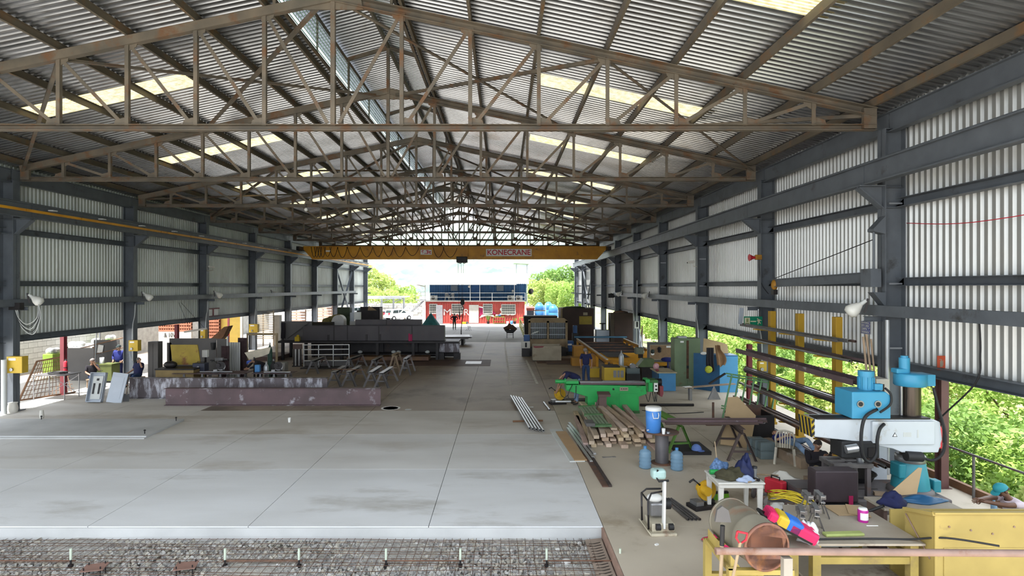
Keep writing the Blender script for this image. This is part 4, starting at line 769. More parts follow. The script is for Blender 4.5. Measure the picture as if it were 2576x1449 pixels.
tag(O('paint_tin', MB().lathe([(0.1, 0), (0.1, 0.28), (0.09, 0.28)], n=14), pale, loc=(X(258, 27.6), 27.55, 0.9)), 'pale tin standing on the green tool box', 'tin')
tag(O('wall_notice', MB().box(-0.13, 0.13, -0.01, 0, -0.2, 0.2), white, loc=(X(252, 28.85), 28.87, 1.45), rot=(0, 0.15, 0)), 'white notice sheet taped to the grey screen', 'notice')
locker = T('grey_locker', 'narrow grey locker beside the switch box and seated worker', 'locker', (X(372, 28), 28.6, 0)); O('body', MB().box(-0.25, 0.25, -0.2, 0.2, 0, 1.85), greyp, locker, 0.01); O('door_seam', MB().box(-0.005, 0.005, -0.21, -0.2, 0.1, 1.75), dark, locker)
# handrail behind
hr = T('yard_handrail', 'thin sloping handrail and posts outside the left opening', 'railing', (0, 28.5, 0)); O('rail', MB().tube((X(165, 28.5), 0, Z(885, 28.5)), (X(330, 28.5), 0, Z(850, 28.5)+0.1), 0.025, 6).tube((X(165, 28.5), 0, Z(908, 28.5)), (X(330, 28.5), 0, Z(870, 28.5)), 0.02, 6), rustframe, hr); O('post', MB().tube((X(238, 28.5), 0, 0), (X(243, 28.5), 0, Z(832, 28.5)), 0.03, 8), galv, hr)
# the three workers
person('worker in dark shirt and grey cap seated by the beam, hand at his chin', (X(232, 26.0), 26.0, 0), R(55), J(SIT, wrL=(0.05, -0.16, 1.03), elL=(0.22, -0.2, 0.78), hdL=(-0.3, 0.2, 1), wrR=(-0.12, -0.38, 0.58)), skinA, blackc, jeans, cap=greyc, brim=False)
person('worker in royal blue coveralls and dark cap standing by the tool box', (X(303, 28.2), 28.1, 0.0), R(4), J(STAND, elR=(-0.34, 0.1, 1.16), wrR=(-0.2, -0.14, 0.98), elL=(0.34, 0.1, 1.16), wrL=(0.2, -0.1, 0.96)), skinA, royal, navy, cap=darkcap, bare=0, build=1.2)
person('seated worker in dark blue tee shirt leaning his head on his hand', (X(347, 26.6), 26.6, 0), R(-12), J(SIT, head=(0.05, -0.01, 1.18), elL=(0.33, -0.12, 0.86), wrL=(0.16, -0.06, 1.12), hdL=(-0.05, 0, 1), wrR=(-0.3, -0.25, 0.6)), skinA, navy, jeans, hair=greyh, build=1.15)
for p, Y_, l in ((232, 26.0, 'wooden stool under the worker in the grey cap'), (347, 26.6, 'wooden stool under the worker leaning on his hand')):
    t = T('wooden_stool', l, 'stool', (X(p, Y_), Y_+0.05, 0)); O('seat', MB().box(-0.2, 0.2, -0.18, 0.18, 0.36, 0.40), woodd, t)
    for a in (-0.16, 0.16):
        for b in (-0.14, 0.14): O('leg', MB().box(a-0.02, a+0.02, b-0.02, b+0.02, 0, 0.36), woodd, t)
# yellow trough machine
ym = T('yellow_trough', 'yellow steel trough with its lid tilted open', 'trough', (0, 25.6, 0)); dy = mat('dull_yellow', (0.33, 0.24, 0.03), 0.6, 0, 0.25, 2, rust=0.2); ytan = mat('tan_yellow', (0.28, 0.20, 0.08), 0.6, 0, 0.25, 2)
xq = lambda p: X(p, 25.6)
O('tub', MB().prism([(xq(408), 0.95), (xq(502), 0.95), (xq(502), 0.1), (xq(408), 0.1)], -0.5, 0.5), ytan, ym, 0.01); O('lid', MB().prism([(xq(423), 1.05), (xq(494), 1.05), (xq(486), 1.95), (xq(417), 1.95)], 0.35, 0.41), dy, ym); O('tub_rim', MB().box(xq(407), xq(503), -0.53, 0.53, 0.93, 0.99), dark, ym)
tag(O('stone_sack', MB().sph((0, 0, 0), (0.3, 0.2, 0.16), 10, 7), dark, loc=(xq(432), 25.5, 1.12)), 'dark lumpy sack lying on the yellow trough', 'sack')
gs = T('plate_screen', 'long grey welding screen of joined plates behind the yellow trough', 'screen', (0, 29.5, 0))
for a, b, z in ((426, 545, 1.92), (545, 573, 1.9), (420, 432, 1.7)): O('plate', MB().box(X(a, 29.5), X(b, 29.5)-0.02, 0, 0.03, 0.05, z), greyp, gs)
O('post', MB().box(X(571, 29.5), X(574, 29.5), -0.04, 0.06, 0, 2.02), galv, gs)
# work tables with plates on trestles
def wtable(label, x0, x1, y, z, d, legs):
    t = T('trestle_table', label, 'table', ((x0+x1)/2, y, 0)); L = (x1-x0)/2; O('plate_top', MB().box(-L, L, -d/2, d/2, z-0.02, z), rustb, t)
    for s in legs:
        for k in (-1, 1): O('leg', MB().bar((s*L, k*d*0.36, z-0.02), (s*L-0.14, k*d*0.42, 0), 0.05, 0.05), steelg, t); O('leg', MB().bar((s*L, k*d*0.36, z-0.02), (s*L+0.14, k*d*0.42, 0), 0.05, 0.05), steelg, t)
    return t
wtable('rusty plate work table with saw rods, left of two', X(440, 25.2), X(622, 25.2), 25.4, 0.80, 0.9, (-0.7, -0.2, 0.3, 0.8)); wtable('rusty plate work table behind the beams, right of two', X(640, 25.4), X(738, 25.4), 25.5, 0.78, 0.8, (-0.6, 0.1, 0.7))
def chop(label, loc, rz, col, s=1.0, name='chop_saw'):
    t = T(name, label, 'chop saw', loc, rz); O('base', MB().box(-0.25, 0.25, -0.15, 0.15, 0, 0.07), dark, t, 0.01); O('motor', MB().tube((0.0, -0.16, 0.33), (0.0, 0.1, 0.33), 0.08, 14), col, t); O('guard', MB().tube((0.08, -0.03, 0.3), (0.08, 0.03, 0.3), 0.18, 18), col, t)
    O('disc', MB().tube((0.1, -0.008, 0.26), (0.1, 0.008, 0.26), 0.175, 20), steelg, t); O('arm', MB().bar((0.22, 0, 0.08), (0.0, 0, 0.34), 0.05, 0.06), dark, t); O('handle', MB().path([(-0.05, 0, 0.4), (-0.2, 0, 0.52), (-0.28, 0, 0.48)], 0.02, 8), black, t); O('vice', MB().box(-0.2, -0.05, -0.1, 0.1, 0.07, 0.14), steelg, t); t.scale = (s, s, s); return t
chop('dark cut-off saw on the left work table', (X(550, 25.3), 25.3, 0.80), 0.3, dark); chop('dark cut-off saw on the right work table', (X(695, 25.4), 25.4, 0.78), 0.3, dark)
def rod(label, p, q, r, m, name='steel_rod', cat='rod', hollow=0): return tag(O(name, MB().tube(p, q, r, 10, hollow=hollow), m), label, cat)
rod('shiny rod through the left cut-off saw', (X(503, 25.1), 25.1, 0.86), (X(585, 25.1), 25.1, 0.86), 0.025, alu); rod('shiny rod lying on the right work table', (X(664, 25.2), 25.2, 0.83), (X(731, 25.2), 25.2, 0.83), 0.025, alu)
wl = T('welding_set', 'dark blue welding set on the left work table', 'welder', (X(505, 25.8), 25.8, 0.80)); O('case', MB().box(-0.27, 0.27, -0.2, 0.2, 0, 0.36), mat('case_navy', (0.03, 0.035, 0.06), 0.5), wl, 0.02); O('knob', MB().tube((0.0, -0.24, 0.18), (0, -0.2, 0.18), 0.06, 12), steelg, wl); O('handle', MB().path([(-0.15, 0, 0.36), (-0.15, 0, 0.42), (0.15, 0, 0.42), (0.15, 0, 0.36)], 0.012, 6), black, wl)
tag(O('white_switch_box', MB().box(-0.12, 0.12, -0.09, 0.09, 0, 0.33), white, loc=(X(517, 26.75), 26.75, 1.3), bev=0.01), 'white switch box fixed before the grey welding screen', 'switch box')
redpost('thin stand carrying the white switch box', 517, 26.75, 1.3, dark, 0.06, 'box_stand')
def helmet(label, loc, m): return tag(O('welding_mask', MB().grid(lambda u, v: (0.13*math.cos(PI*(0.05+0.9*u))*(1-0.25*v), -0.14*math.sin(PI*(0.05+0.9*u)), 0.16-0.36*v), 10, 6).box(-0.06, 0.06, -0.15, -0.13, -0.02, 0.06), m, loc=loc), label, 'mask')
helmet('black welding mask hanging on the welding screen', (X(535, 29.4), 29.47, 1.55), black)
vice = T('bench_vice', 'dark vice on a post beside the welding screen', 'vice', (X(552, 27), 27, 0)); O('post', MB().tube((0, 0, 0), (0, 0, 1.1), 0.05, 10), dark, vice); O('jaw', MB().box(-0.18, 0.18, -0.08, 0.08, 1.1, 1.25), steelg, vice, 0.01); O('screw', MB().tube((0.18, 0, 1.17), (0.36, 0, 1.17), 0.02, 8), steelg, vice); O('wings', MB().bar((-0.42, 0, 1.12), (0.4, 0, 1.12), 0.1, 0.03), dark, vice)
# hung dark tarpaulins, corrugated screen
def drape(label, px0, px1, Y_, z0, z1, m, seed, name='hung_tarp', amp=0.05):
    rd = random.Random(seed); x0, x1 = X(px0, Y_), X(px1, Y_); ph_ = rd.uniform(0, 6)
    return tag(O(name, MB().grid(lambda u, v: (x0+(x1-x0)*(u+0.06*math.sin(7*v+ph_)*(1-v)), Y_+amp*math.sin(u*17+ph_+v*2)*(0.3+0.7*(1-v)), z0+(z1-z0)*v-0.06*math.sin(u*9+ph_)*(1-v)), 22, 10), m), label, 'tarpaulin')
tarp = mat('brown_tarp', (0.05, 0.028, 0.032), 0.9, 0, 0.4, 5); drape('brown tarpaulin hung beside the vice post', 556, 577, 27.4, 0.05, 1.75, tarp, 1); drape('dark tarpaulin hung right of the corrugated screen', 598, 622, 28.4, 0.05, 2.05, tarp, 2)
mb = MB(); xx0, xx1 = X(575, 28), X(604, 28); n = 5; vs = []
for i in range(n*4+1): x = xx0+(xx1-xx0)*i/(n*4); d = (0, 0.05, 0.05, 0)[i % 4]; vs += [(x, 28+d, 0.0), (x, 28+d, 1.86)]
tag(O('corrugated_screen', mb.add(vs, [(2*i, 2*i+2, 2*i+3, 2*i+1) for i in range(n*4)]), wallm), 'short corrugated sheet screen between the brown tarpaulins', 'screen')
tag(O('drawing_board', MB().prism([(X(610, 27), 1.45), (X(677, 27), 1.72), (X(672, 27), 1.40), (X(655, 27), 1.28), (X(622, 27), 1.12)], 0, 0.03), mat('board_cream', (0.55, 0.50, 0.40), 0.7), loc=(0, 27.2, 0), rot=(0, 0, 0)), 'cream board tilted behind the stooping worker', 'board')
redpost('thin stand holding the tilted cream board', 640, 27.2, 1.24, dark, 0.06, 'board_stand')
person('stooping worker in dark clothes and blue cap at the right work table', (X(654, 26.6), 26.6, 0), R(-40), J(STAND, pelvis=(0, 0.18, 0.92), chest=(0, -0.16, 1.12), neck=(0, -0.32, 1.14), head=(0, -0.45, 1.16), shL=(0.19, -0.26, 1.12), shR=(-0.19, -0.26, 1.12), elL=(0.24, -0.4, 0.92), elR=(-0.24, -0.4, 0.92), wrL=(0.12, -0.58, 0.86), wrR=(-0.12, -0.58, 0.86), hipL=(0.09, 0.18, 0.88), hipR=(-0.09, 0.18, 0.88)), skinA, blackc, blackc, cap=bluecap, bare=0, facing=(0, -0.8, -0.6))
def gas(label, loc, col, h=1.35, r=0.115, top=None, rot=None):
    t = T('gas_cylinder', label, 'gas cylinder', loc, rot=rot or (0, 0, 0)); O('bottle', MB().lathe([(r, 0), (r, h*0.78), (r*0.92, h*0.84), (r*0.6, h*0.91), (r*0.32, h*0.94), (r*0.3, h*0.97)], n=18), col, t)
    O('valve', MB().tube((0, 0, h*0.96), (0, 0, h*1.04), 0.022, 8).tube((-0.05, 0, h*1.0), (0.05, 0, h*1.0), 0.014, 8), top or steelg, t); O('collar', MB().lathe([(r*1.02, h*0.18), (r*1.03, h*0.2), (r*1.02, h*0.22)], n=18), black, t); return t
gas('grey gas cylinder behind the right work table', (X(670, 26), 26.0, 0), galv, 1.15); gas('dark green gas cylinder behind the cream board', (X(679, 28.5), 28.5, 0), mat('bottle_green', (0.015, 0.07, 0.045), 0.4), 1.75)
gas('black gas cylinder beside the grey one', (X(688, 26.4), 26.4, 0), black, 1.2, 0.14)
tag(O('blue_fluid_can', MB().box(-0.11, 0.11, -0.08, 0.08, 0, 0.32), bt, loc=(X(646, 25.5), 25.6, 0.78), bev=0.02), 'blue fluid can on the right work table', 'can')
tag(O('wire_crate', MB().box(-0.2, 0.2, -0.2, 0.2, 0, 1.1), mat('crate_grey', (0.20, 0.19, 0.17), 0.7), loc=(X(704, 26.2), 26.5, 0.0), bev=0.02), 'dull grey crate beside the right work table', 'crate')
# pale timber frame
fr = T('door_surround', 'pale empty timber door frame standing behind the gas cylinders', 'frame', (0, 31, 0)); O('head_bar', MB().box(X(620, 31), X(698, 31), 0, 0.08, 1.95, 2.06), mat('frame_tan', (0.36, 0.28, 0.17), 0.7), fr); O('post', MB().box(X(693, 31), X(698, 31), 0, 0.08, 0, 1.95), MT['frame_tan'], fr); O('post', MB().box(X(620, 31), X(623, 31), 0, 0.08, 0, 1.95), MT['frame_tan'], fr)
# ------------------------------------------------------------------ outside the left wall
blockm = mat('concrete_block', (0.50, 0.49, 0.46), 0.9, 0, 0.15, 2); mortar = mat('block_mortar', (0.38, 0.37, 0.35), 0.95)
bw = T('block_wall', 'pale concrete block wall standing outside the left opening', 'wall', (-25.2, 0, -0.15))
O('wall_core', MB().box(-0.2, 0.0, 26, 62, 0, 2.1), mortar, bw)
blk = MB().box(0.0, 0.02, 0.01, 0.60, 0.01, 0.28).mesh('block'); blk.materials.append(blockm)
for r_ in range(7):
    for i in range(16): O('block', blk, blockm, bw, loc=(0, 26+i*0.61+(r_ % 2)*0.3, r_*0.29))
lt = T('lean_to_roof', 'corrugated lean-to roof edge outside the left wall', 'roof', (0, 0, 0)); mb = MB(); sheet(mb, (-19.6, 2.62), (-23.5, 2.35), 21.5, 33.5, (0, 1), 0.2, 0.05); O('roof_sheet', mb, rfm, lt); O('edge_beam', MB().bar((-19.7, 21.5, 2.45), (-19.7, 33.5, 2.45), 0.08, 0.12).bar((-23.3, 21.5, 2.25), (-23.3, 33.5, 2.25), 0.08, 0.12), rustframe, lt)
for y in (21.7, 27.5, 33.3): O('post', MB().tube((-23.3, y, -0.15), (-23.3, y, 2.25), 0.05, 8), galv, lt)
limeg = mat('lime_green', (0.24, 0.36, 0.05), 0.6, 0, 0.1)
for i, (px, Y_, wpx, h, m, lb) in enumerate(((135, 30, 26, 1.25, limeg, 'lime green bin with bags on top outside, near the red post'), (195, 33, 40, 1.3, white, 'white pallet bag bin outside the left opening'), (240, 34.5, 36, 1.35, white, 'white bin heaped with bags behind the handrail'), (275, 35.5, 22, 1.45, limeg, 'narrow lime green bin outside behind the standing worker'))):
    t = T('storage_bin', lb, 'bin', (X(px, Y_), Y_, -0.15), 0, 'bins outside the left wall'); w2 = M(wpx, Y_)/2; O('bin_body', MB().box(-w2, w2, -0.4, 0.4, 0, h), m, t, 0.03)
    for k in range(3): O('bag', MB().sph((random.uniform(-w2, w2)*0.6, random.uniform(-.2, .2), h+0.12), (w2*0.5, 0.25, 0.18), 9, 6), (pale, white, galv)[k], t)
brickm = mat('screen_brick', (0.42, 0.17, 0.10), 0.85, 0, 0.25, 4)
def screenwall(label, x0, x1, y, z0, z1, nx, nz):
    t = T('brick_screen', label, 'wall', (0, y, 0)); mb = MB(); dx = (x1-x0)/nx; dz = (z1-z0)/nz
    for i in range(nx+1): mb.box(x0+i*dx-dx*0.2, x0+i*dx+dx*0.2, 0, 0.15, z0, z1)
    O('upright_bricks', mb, brickm, t)
    for j in range(nz+1): O('brick_course', MB().box(x0-dx*.2, x1+dx*.2, -0.01, 0.16, z0+j*dz-dz*0.28, z0+j*dz+dz*0.28), brickm, t)
    O('plinth', MB().box(x0-dx*.2, x1+dx*.2, 0, 0.15, -0.15, z0-dz*0.28), offw, t); return t
s_ = screenwall('pierced red brick screen over a whitewashed plinth outside', X(400, 37), X(480, 37), 37, 1.75, 2.75, 14, 5); text('& 10W', 0.42, s_, dark, (X(430, 37), -0.02, 1.45), (PI/2, 0, 0), width=M(34, 37))
screenwall('pierced brick screen in shade beside the yellow shed', X(515, 38.5), X(550, 38.5), 38.5, 1.2, 2.7, 8, 7)
shed = T('yellow_shed', 'bright yellow shed wall with red posts seen through the left opening', 'shed', (0, 43, 0)); ysun = mat('shed_yellow', (0.62, 0.44, 0.10), 0.7, 0, 0.12)
O('shed_wall', MB().box(X(548, 43), X(604, 43), 0.3, 0.45, -0.1, 2.55), ysun, shed); O('door_post', MB().box(X(548, 43), X(551, 43), 0, 0.3, 0, 2.9), redp, shed); O('door_post', MB().box(X(572, 42), X(576, 42), -1, -0.9, 0, 2.9), redp, shed); O('white_pole', MB().box(X(604, 43), X(609, 43), 0, 0.2, 0, 2.9), white, shed); O('shed_roof', MB().box(X(540, 43), X(620, 43), -0.4, 2.5, 2.85, 2.95), rfm, shed)
def exting(label, loc):
    t = T('fire_extinguisher', label, 'fire extinguisher', loc); O('bottle', MB().lathe([(0.075, 0), (0.08, 0.02), (0.08, 0.42), (0.06, 0.48), (0.025, 0.51)], n=14), red, t); O('valve', MB().box(-0.03, 0.03, -0.02, 0.02, 0.5, 0.57), black, t); O('hose', MB().path([(0.03, 0, 0.54), (0.1, -0.02, 0.5), (0.11, -0.03, 0.3), (0.1, -0.03, 0.12)], 0.012, 6), black, t); O('strap', MB().lathe([(0.083, 0.2), (0.083, 0.24)], n=14), dark, t); return t
exting('red extinguisher on the red post by the yellow shed', (X(574, 41.9), 41.93, 1.05)); exting('dark red extinguisher on the red post behind the steel table', (X(165, 24.2), 24.2, 0.95))
# slatted rack further back
sr = T('slat_rack', 'tall rack of pale horizontal slats beside the fourth left column', 'rack', (0, 44.5, 0)); slatm = mat('slat_pale', (0.52, 0.44, 0.33), 0.7, 0, 0.2)
for i in range(16): O('slat', MB().box(X(634, 44.5), X(686, 44.5), 0, 0.12, 0.55+i*0.135, 0.61+i*0.135), slatm, sr)
for p in (634, 660, 686): O('upright', MB().box(X(p, 44.5)-0.04, X(p, 44.5)+0.04, 0.12, 0.2, 0, 2.72), slatm, sr)
tag(O('cream_cabinet', MB().box(X(688, 45), X(703, 45), 0, 0.5, 0, 2.35), offw, loc=(0, 45, 0), bev=0.01), 'plain cream cabinet between slatted rack and grey plate', 'cabinet')
def fence(label, p0, p1, Y_, z, n, m):
    t = T('yard_fence', label, 'fence', (0, Y_, 0))
    for i in range(n): O('board', MB().box(X(p0, Y_), X(p1, Y_), 0, 0.04, 0.2+i*z/n, 0.2+i*z/n+z/n*0.72), m, t)
    for p in (p0, (p0+p1)/2, p1): O('post', MB().box(X(p, Y_)-.05, X(p, Y_)+.05, 0.04, 0.12, 0, z+0.3), m, t)
fence('pinkish boarded fence outside the left wall, nearer length', 722, 768, 52, 2.2, 9, mat('fence_pink', (0.55, 0.36, 0.28), 0.8, 0, 0.25)); fence('pinkish boarded fence outside the left wall, farther length', 790, 835, 60, 2.3, 8, MT['fence_pink'])
# ------------------------------------------------------------------ girders and plates, middle left
def girder(label, p0, p1, Y_, z0, z1, wd, m, seams=(), legs=(), name='box_girder'):
    t = T(name, label, 'girder', (0, Y_, 0)); x0, x1 = X(p0, Y_), X(p1, Y_)
    O('side_plate', MB().box(x0, x1, 0, 0.02, z0, z1), m, t); O('back_plate', MB().box(x0, x1, wd-0.02, wd, z0, z1), m, t); O('bottom_plate', MB().box(x0-0.05, x1+0.05, -0.06, wd+0.06, z0-0.02, z0), m, t)
    O('end_plate', MB().box(x1-0.02, x1, 0.02, wd-0.02, z0, z1), dark, t); O('end_plate', MB().box(x0, x0+0.02, 0.02, wd-0.02, z0, z1), dark, t)
    for p in seams: O('seam_rib', MB().box(X(p, Y_)-0.03, X(p, Y_)+0.03, -0.02, 0, z0, z1), dark, t)
    for p, hh in legs: O('stiffener', MB().box(X(p, Y_)-0.06, X(p, Y_)+0.06, -0.05, 0, z0, z0+hh), dark, t)
    return t
girder('long dark plate girder raised on trestles across the hall', 762, 1117, 36, 1.22, 2.12, 0.75, plate, (840, 874, 953, 1036), ((826, 0.35), (922, 0.38), (956, 0.4)))
girder('shorter dark plate girder stacked behind the long one', 893, 1060, 36.95, 1.2, 2.45, 0.5, plate, (972,)); tag(O('bent_plate', MB().box(X(704, 36.4), X(782, 36.4), 0, 0.025, 1.05, 2.38), greyp, loc=(0, 36.6, 0)), 'grey steel plate standing on the bench left of the girder', 'plate')
tr = T('girder_trestle', 'dark steel bench carrying the girders, with shelves of clutter below', 'bench', (0, 36, 0))
O('bench_top', MB().box(X(700, 36), X(1155, 36), -0.3, 1.6, 1.08, 1.18), dark, tr)
for p in (712, 770, 860, 950, 1040, 1100): O('leg', MB().box(X(p, 36)-0.08, X(p, 36)+0.08, -0.1, 0.06, 0, 1.08), dark, tr); O('leg', MB().box(X(p, 36)-0.08, X(p, 36)+0.08, 1.3, 1.46, 0, 1.08), dark, tr)
O('back_plate', MB().box(X(790, 37.6), X(1150, 37.6), 1.5, 1.55, 0.02, 1.05), dark, tr); O('lower_shelf', MB().box(X(880, 36), X(1098, 36), 0.2, 1.4, 0.3, 0.34), dark, tr)
tag(O('diagonal_brace', MB().bar((X(722, 36.2), 36.3, 1.3), (X(774, 36.2), 36.5, 2.3), 0.03, 0.06), dark), 'thin diagonal bar across the standing grey plate', 'bar')
drape('black coat hung on the standing grey plate', 707, 718, 36.4, 1.25, 2.3, blackc, 5, 'hung_coat', 0.03)
tag(O('yellow_grinder', MB().box(-0.14, 0.14, -0.1, 0.1, 0, 0.28).tube((0, -0.12, 0.2), (0, 0.1, 0.32), 0.09, 10), yb_, loc=(X(749, 35.9), 35.85, 1.18)), 'yellow tool standing on the bench left of the girder', 'tool')
sbeam = T('steel_beam', 'scuffed short beam end sticking out right of the girder bench', 'beam', (0, 36.4, 0.42)); O('web', MB().box(X(1105, 36.4), X(1156, 36.4), 0, 0.02, 0.02, 0.58), scuff, sbeam); O('top_flange', MB().box(X(1100, 36.4), X(1158, 36.4), -0.15, 0.17, 0.58, 0.61), dark, sbeam); O('bottom_flange', MB().box(X(1105, 36.4), X(1156, 36.4), -0.15, 0.17, 0.0, 0.02), dark, sbeam)
for p in (1110, 1150): tag(O('timber_chock', MB().box(-0.2, 0.2, -0.2, 0.3, 0, 0.40), dark, loc=(X(p, 36.4), 36.4, 0)), 'dark chock under the %s end of the scuffed short beam' % ('left' if p == 1110 else 'right'), 'chock')
ps = mat('sheet_pale', (0.45, 0.44, 0.45), 0.4, 0.3, 0.15)
for i in range(6):
    a = random.uniform(-8, 4); tag(O('steel_sheet', MB().box(X(1118+a, 46), X(1184+a*0.8, 46), -1.2, 0.9, 0, 0.025), (ps, dark, ps, rusty, dark, ps)[i], loc=(0, 46+0.1*i, 0.50+i*0.028), rot=(0, 0, 0.02*i)), ORD[i]+' sheet from the bottom of the low stack beyond the girder', 'sheet', 'flat sheets stacked beyond the girder')
for p in (1125, 1165):
    tag(O('sheet_bearer', MB().box(-0.1, 0.1, -0.9, 0.9, 0, 0.5), dark, loc=(X(p, 46), 46, 0)), 'bearer under the sheet stack, on its %s' % ('left' if p == 1125 else 'right'), 'bearer')
# rusty plates on the floor
rp_ = mat('rust_orange', (0.21, 0.12, 0.055), 0.7, 0, 0.35, 1.2, c2=(0.14, 0.08, 0.06), rust=0.2, rustc=(0.10, 0.07, 0.06)); rpd = mat('rust_violet', (0.13, 0.085, 0.075), 0.7, 0, 0.3, 1)
def flat(label, p0, p1, y0, y1, z, m, th=0.02, rz=0, nm='steel_sheet'):
    yc = (y0+y1)/2; xc = (X(p0, y0)+X(p1, y0))/2; hw = (X(p1, y0)-X(p0, y0))/2; return tag(O(nm, MB().box(-hw, hw, -(y1-y0)/2, (y1-y0)/2, 0, th), m, loc=(xc, yc, z), rot=(0, 0, rz)), label, 'sheet')
flat('rusty orange plate raised on the floor in front of the girders', 872, 1078, 35.2, 36.2, 0.06, rp_, 0.22, 0); flat('long violet brown plate on the floor beside the silver frame', 735, 1000, 34.0, 35.4, 0.03, rpd, 0.05); flat('thin dark plate lying flat at the passage edge', 905, 1233, 33.2, 36.0, 0.0, rpd, 0.015); flat('second dark plate behind the silver frame', 640, 698, 35.5, 38, 0.0, rpd, 0.25)
flat('light worn patch plate set in the passage floor', 1170, 1210, 34.0, 35.2, 0.015, ps, 0.004)
# silver frame cart
sv = T('frame_cart', 'silver tubular frame cart standing before the girder bench', 'cart', (X(820, 32.5), 32.5, 0)); hw = M(57, 32.5)
for z in (0.38, 0.72, 1.02, 1.28): O('rail', MB().tube((-hw, 0, z), (hw, 0.2, z), 0.03, 8), alu, sv)
for x in (-hw, -hw*0.35, hw*0.3, hw): O('post', MB().tube((x, 0.1, 0.02), (x, 0.1, 1.3), 0.03, 8), alu, sv)
O('side_plate', MB().box(-hw, hw, 0.25, 0.28, 0.05, 0.4), greyp, sv); O('tray', MB().box(-hw, hw, -0.5, 0.25, 0.02, 0.06), dark, sv)
tb4 = T('tube_bundle_stand', 'upright rack of shiny dark tubes left of the silver cart', 'rack', (X(748, 33), 33, 0))
for i in range(5): O('tube', MB().tube((-0.2+i*0.1, 0, 0.05), (-0.2+i*0.1, 0, 1.0), 0.04, 10), alu if i % 2 else dark, tb4)
O('top_board', MB().box(-0.24, 0.26, -0.06, 0.06, 1.0, 1.28), rpd, tb4); O('base', MB().box(-0.26, 0.26, -0.12, 0.12, 0, 0.05), dark, tb4)
# sawhorses
galvd = mat('galv_dark', (0.16, 0.15, 0.15), 0.45, 0.5, 0.3, 4, rust=0.2)
def sawhorse(name='sawhorse', m=None, L=0.95, H=0.78, topm=None, lw=0.09):
    t = T(name, 'x', 'sawhorse', (0, 0, 0), 0, 'sawhorses behind the purple beam'); m = m or galvd
    O('top_beam', MB().ch((0, -L/2, H-0.05), (0, L/2, H-0.05), 0.2, 0.1, 0.014), topm or m, t, 0.003)
    for y in (-L/2+0.12, L/2-0.12):
        for s in (-1, 1): O('leg', MB().an((s*0.04, y, H-0.06), (s*0.33, y+(0.06 if y > 0 else -0.06), 0), lw, 0.014), m, t)
        O('cross_brace', MB().bar((-0.21, y, 0.3), (0.21, y, 0.3), 0.04, 0.06), m, t)
    return t
sh0 = sawhorse(L=2.1, H=0.70, topm=steelg)  # paler steel on top, the light falling there put into the colour
SH = [(-10.0, 31.2, 0.0, 'dark sawhorse at the left, near the silver cart'), (-8.2, 32.0, -0.1, 'dark sawhorse behind, in front of the rusty plate'), (-6.85, 31.4, 0.0, 'dark sawhorse standing at the back, centre'), (-7.75, 27.2, 0.04, 'front row sawhorse furthest left'), (-7.05, 27.3, 0.0, 'front row sawhorse second from left, with a thin lath across'), (-6.02, 27.2, 0.0, 'front row sawhorse third from left'), (-5.45, 26.9, -0.03, 'front row sawhorse furthest right'), (-5.05, 30.4, 0.0, 'grey sawhorse right of the pale wooden one')]
for i, (x, y, a, lb) in enumerate(SH):
    o = sh0 if i == 0 else dup(sh0, (0, 0, 0)); o.location = (x, y, 0); o.rotation_euler = (0, 0, a); o['label'] = lb
    if i == 7: o.scale = (0.9, 0.75, 1.25)
wsh = sawhorse('wooden_sawhorse', woodd, 1.1, 1.02, wood); Y_ = 30.8; wsh.location = (X(997, Y_), Y_, 0); wsh.rotation_euler = (0, 0, -0.08); wsh['label'] = 'pale wooden sawhorse behind the front row'
tag(O('timber_lath', MB().bar((-8.0, 26.9, 0.715), (-6.4, 26.7, 0.715), 0.06, 0.02), rustframe), 'thin lath laid across two front row sawhorses', 'lath')
# clutter behind the girders
ofg = mat('olive_drum', (0.15, 0.13, 0.03), 0.6, 0, 0.3, 2); mcw = mat('machine_white', (0.50, 0.50, 0.50), 0.5, 0, 0.15, 2)
wm = T('white_machine', 'dirty white machine with a rounded hood behind the girder', 'machine', (X(853, 40), 40, 0)); O('body', MB().box(-0.45, 0.42, -0.3, 0.4, 1.0, 2.25), mcw, wm, 0.03); O('hood', MB().tube((0, -0.28, 2.2), (0, 0.38, 2.2), 0.42, 20), mcw, wm); O('pedestal', MB().box(-0.4, 0.4, -0.25, 0.35, 0, 1.0), dark, wm); O('port', MB().tube((0.36, -0.34, 1.75), (0.36, -0.3, 1.75), 0.18, 14), black, wm)
for i in range(3):
    tag(O('sheet_roll', MB().tube((0, -0.5, 0.28), (0, 0.5, 0.28), 0.28, 16), ofg, loc=(X(822+i*11, 42.5), 42.5+0.05*i, 1.75+0.12*i), rot=(0, 0.3, 0)), ('left', 'middle', 'right')[i]+' olive sheet roll of three heaped behind the girder', 'roll', 'olive rolls behind the girder')
tag(O('roll_bench', MB().box(X(800, 42.5), X(860, 42.5), -0.6, 0.6, 0, 1.78), dark, loc=(0, 42.6, 0)), 'dark bench block under the olive rolls', 'bench')
tk2 = T('dark_tank', 'black tank body lying behind the left end of the girder', 'tank', (X(808, 39.5), 39.6, 0)); O('shell', MB().tube((-0.85, 0, 1.65), (0.85, 0, 1.65), 0.5, 20), black, tk2); O('saddle', MB().box(-0.6, 0.6, -0.35, 0.35, 0, 1.3), dark, tk2)
pst = T('pillar_drill', 'tall dark green pillar machine behind the girder', 'machine', (X(872, 43.8), 43.9, 0)); dg = mat('dark_green', (0.03, 0.05, 0.025), 0.6); O('column', MB().box(-0.2, 0.2, -0.2, 0.2, 0, 3.0), dg, pst); O('head', MB().box(-0.65, 0.3, -0.35, 0.35, 2.35, 3.0), dg, pst, 0.04); O('base', MB().box(-0.4, 0.4, -0.4, 0.4, 0, 0.2), dg, pst)
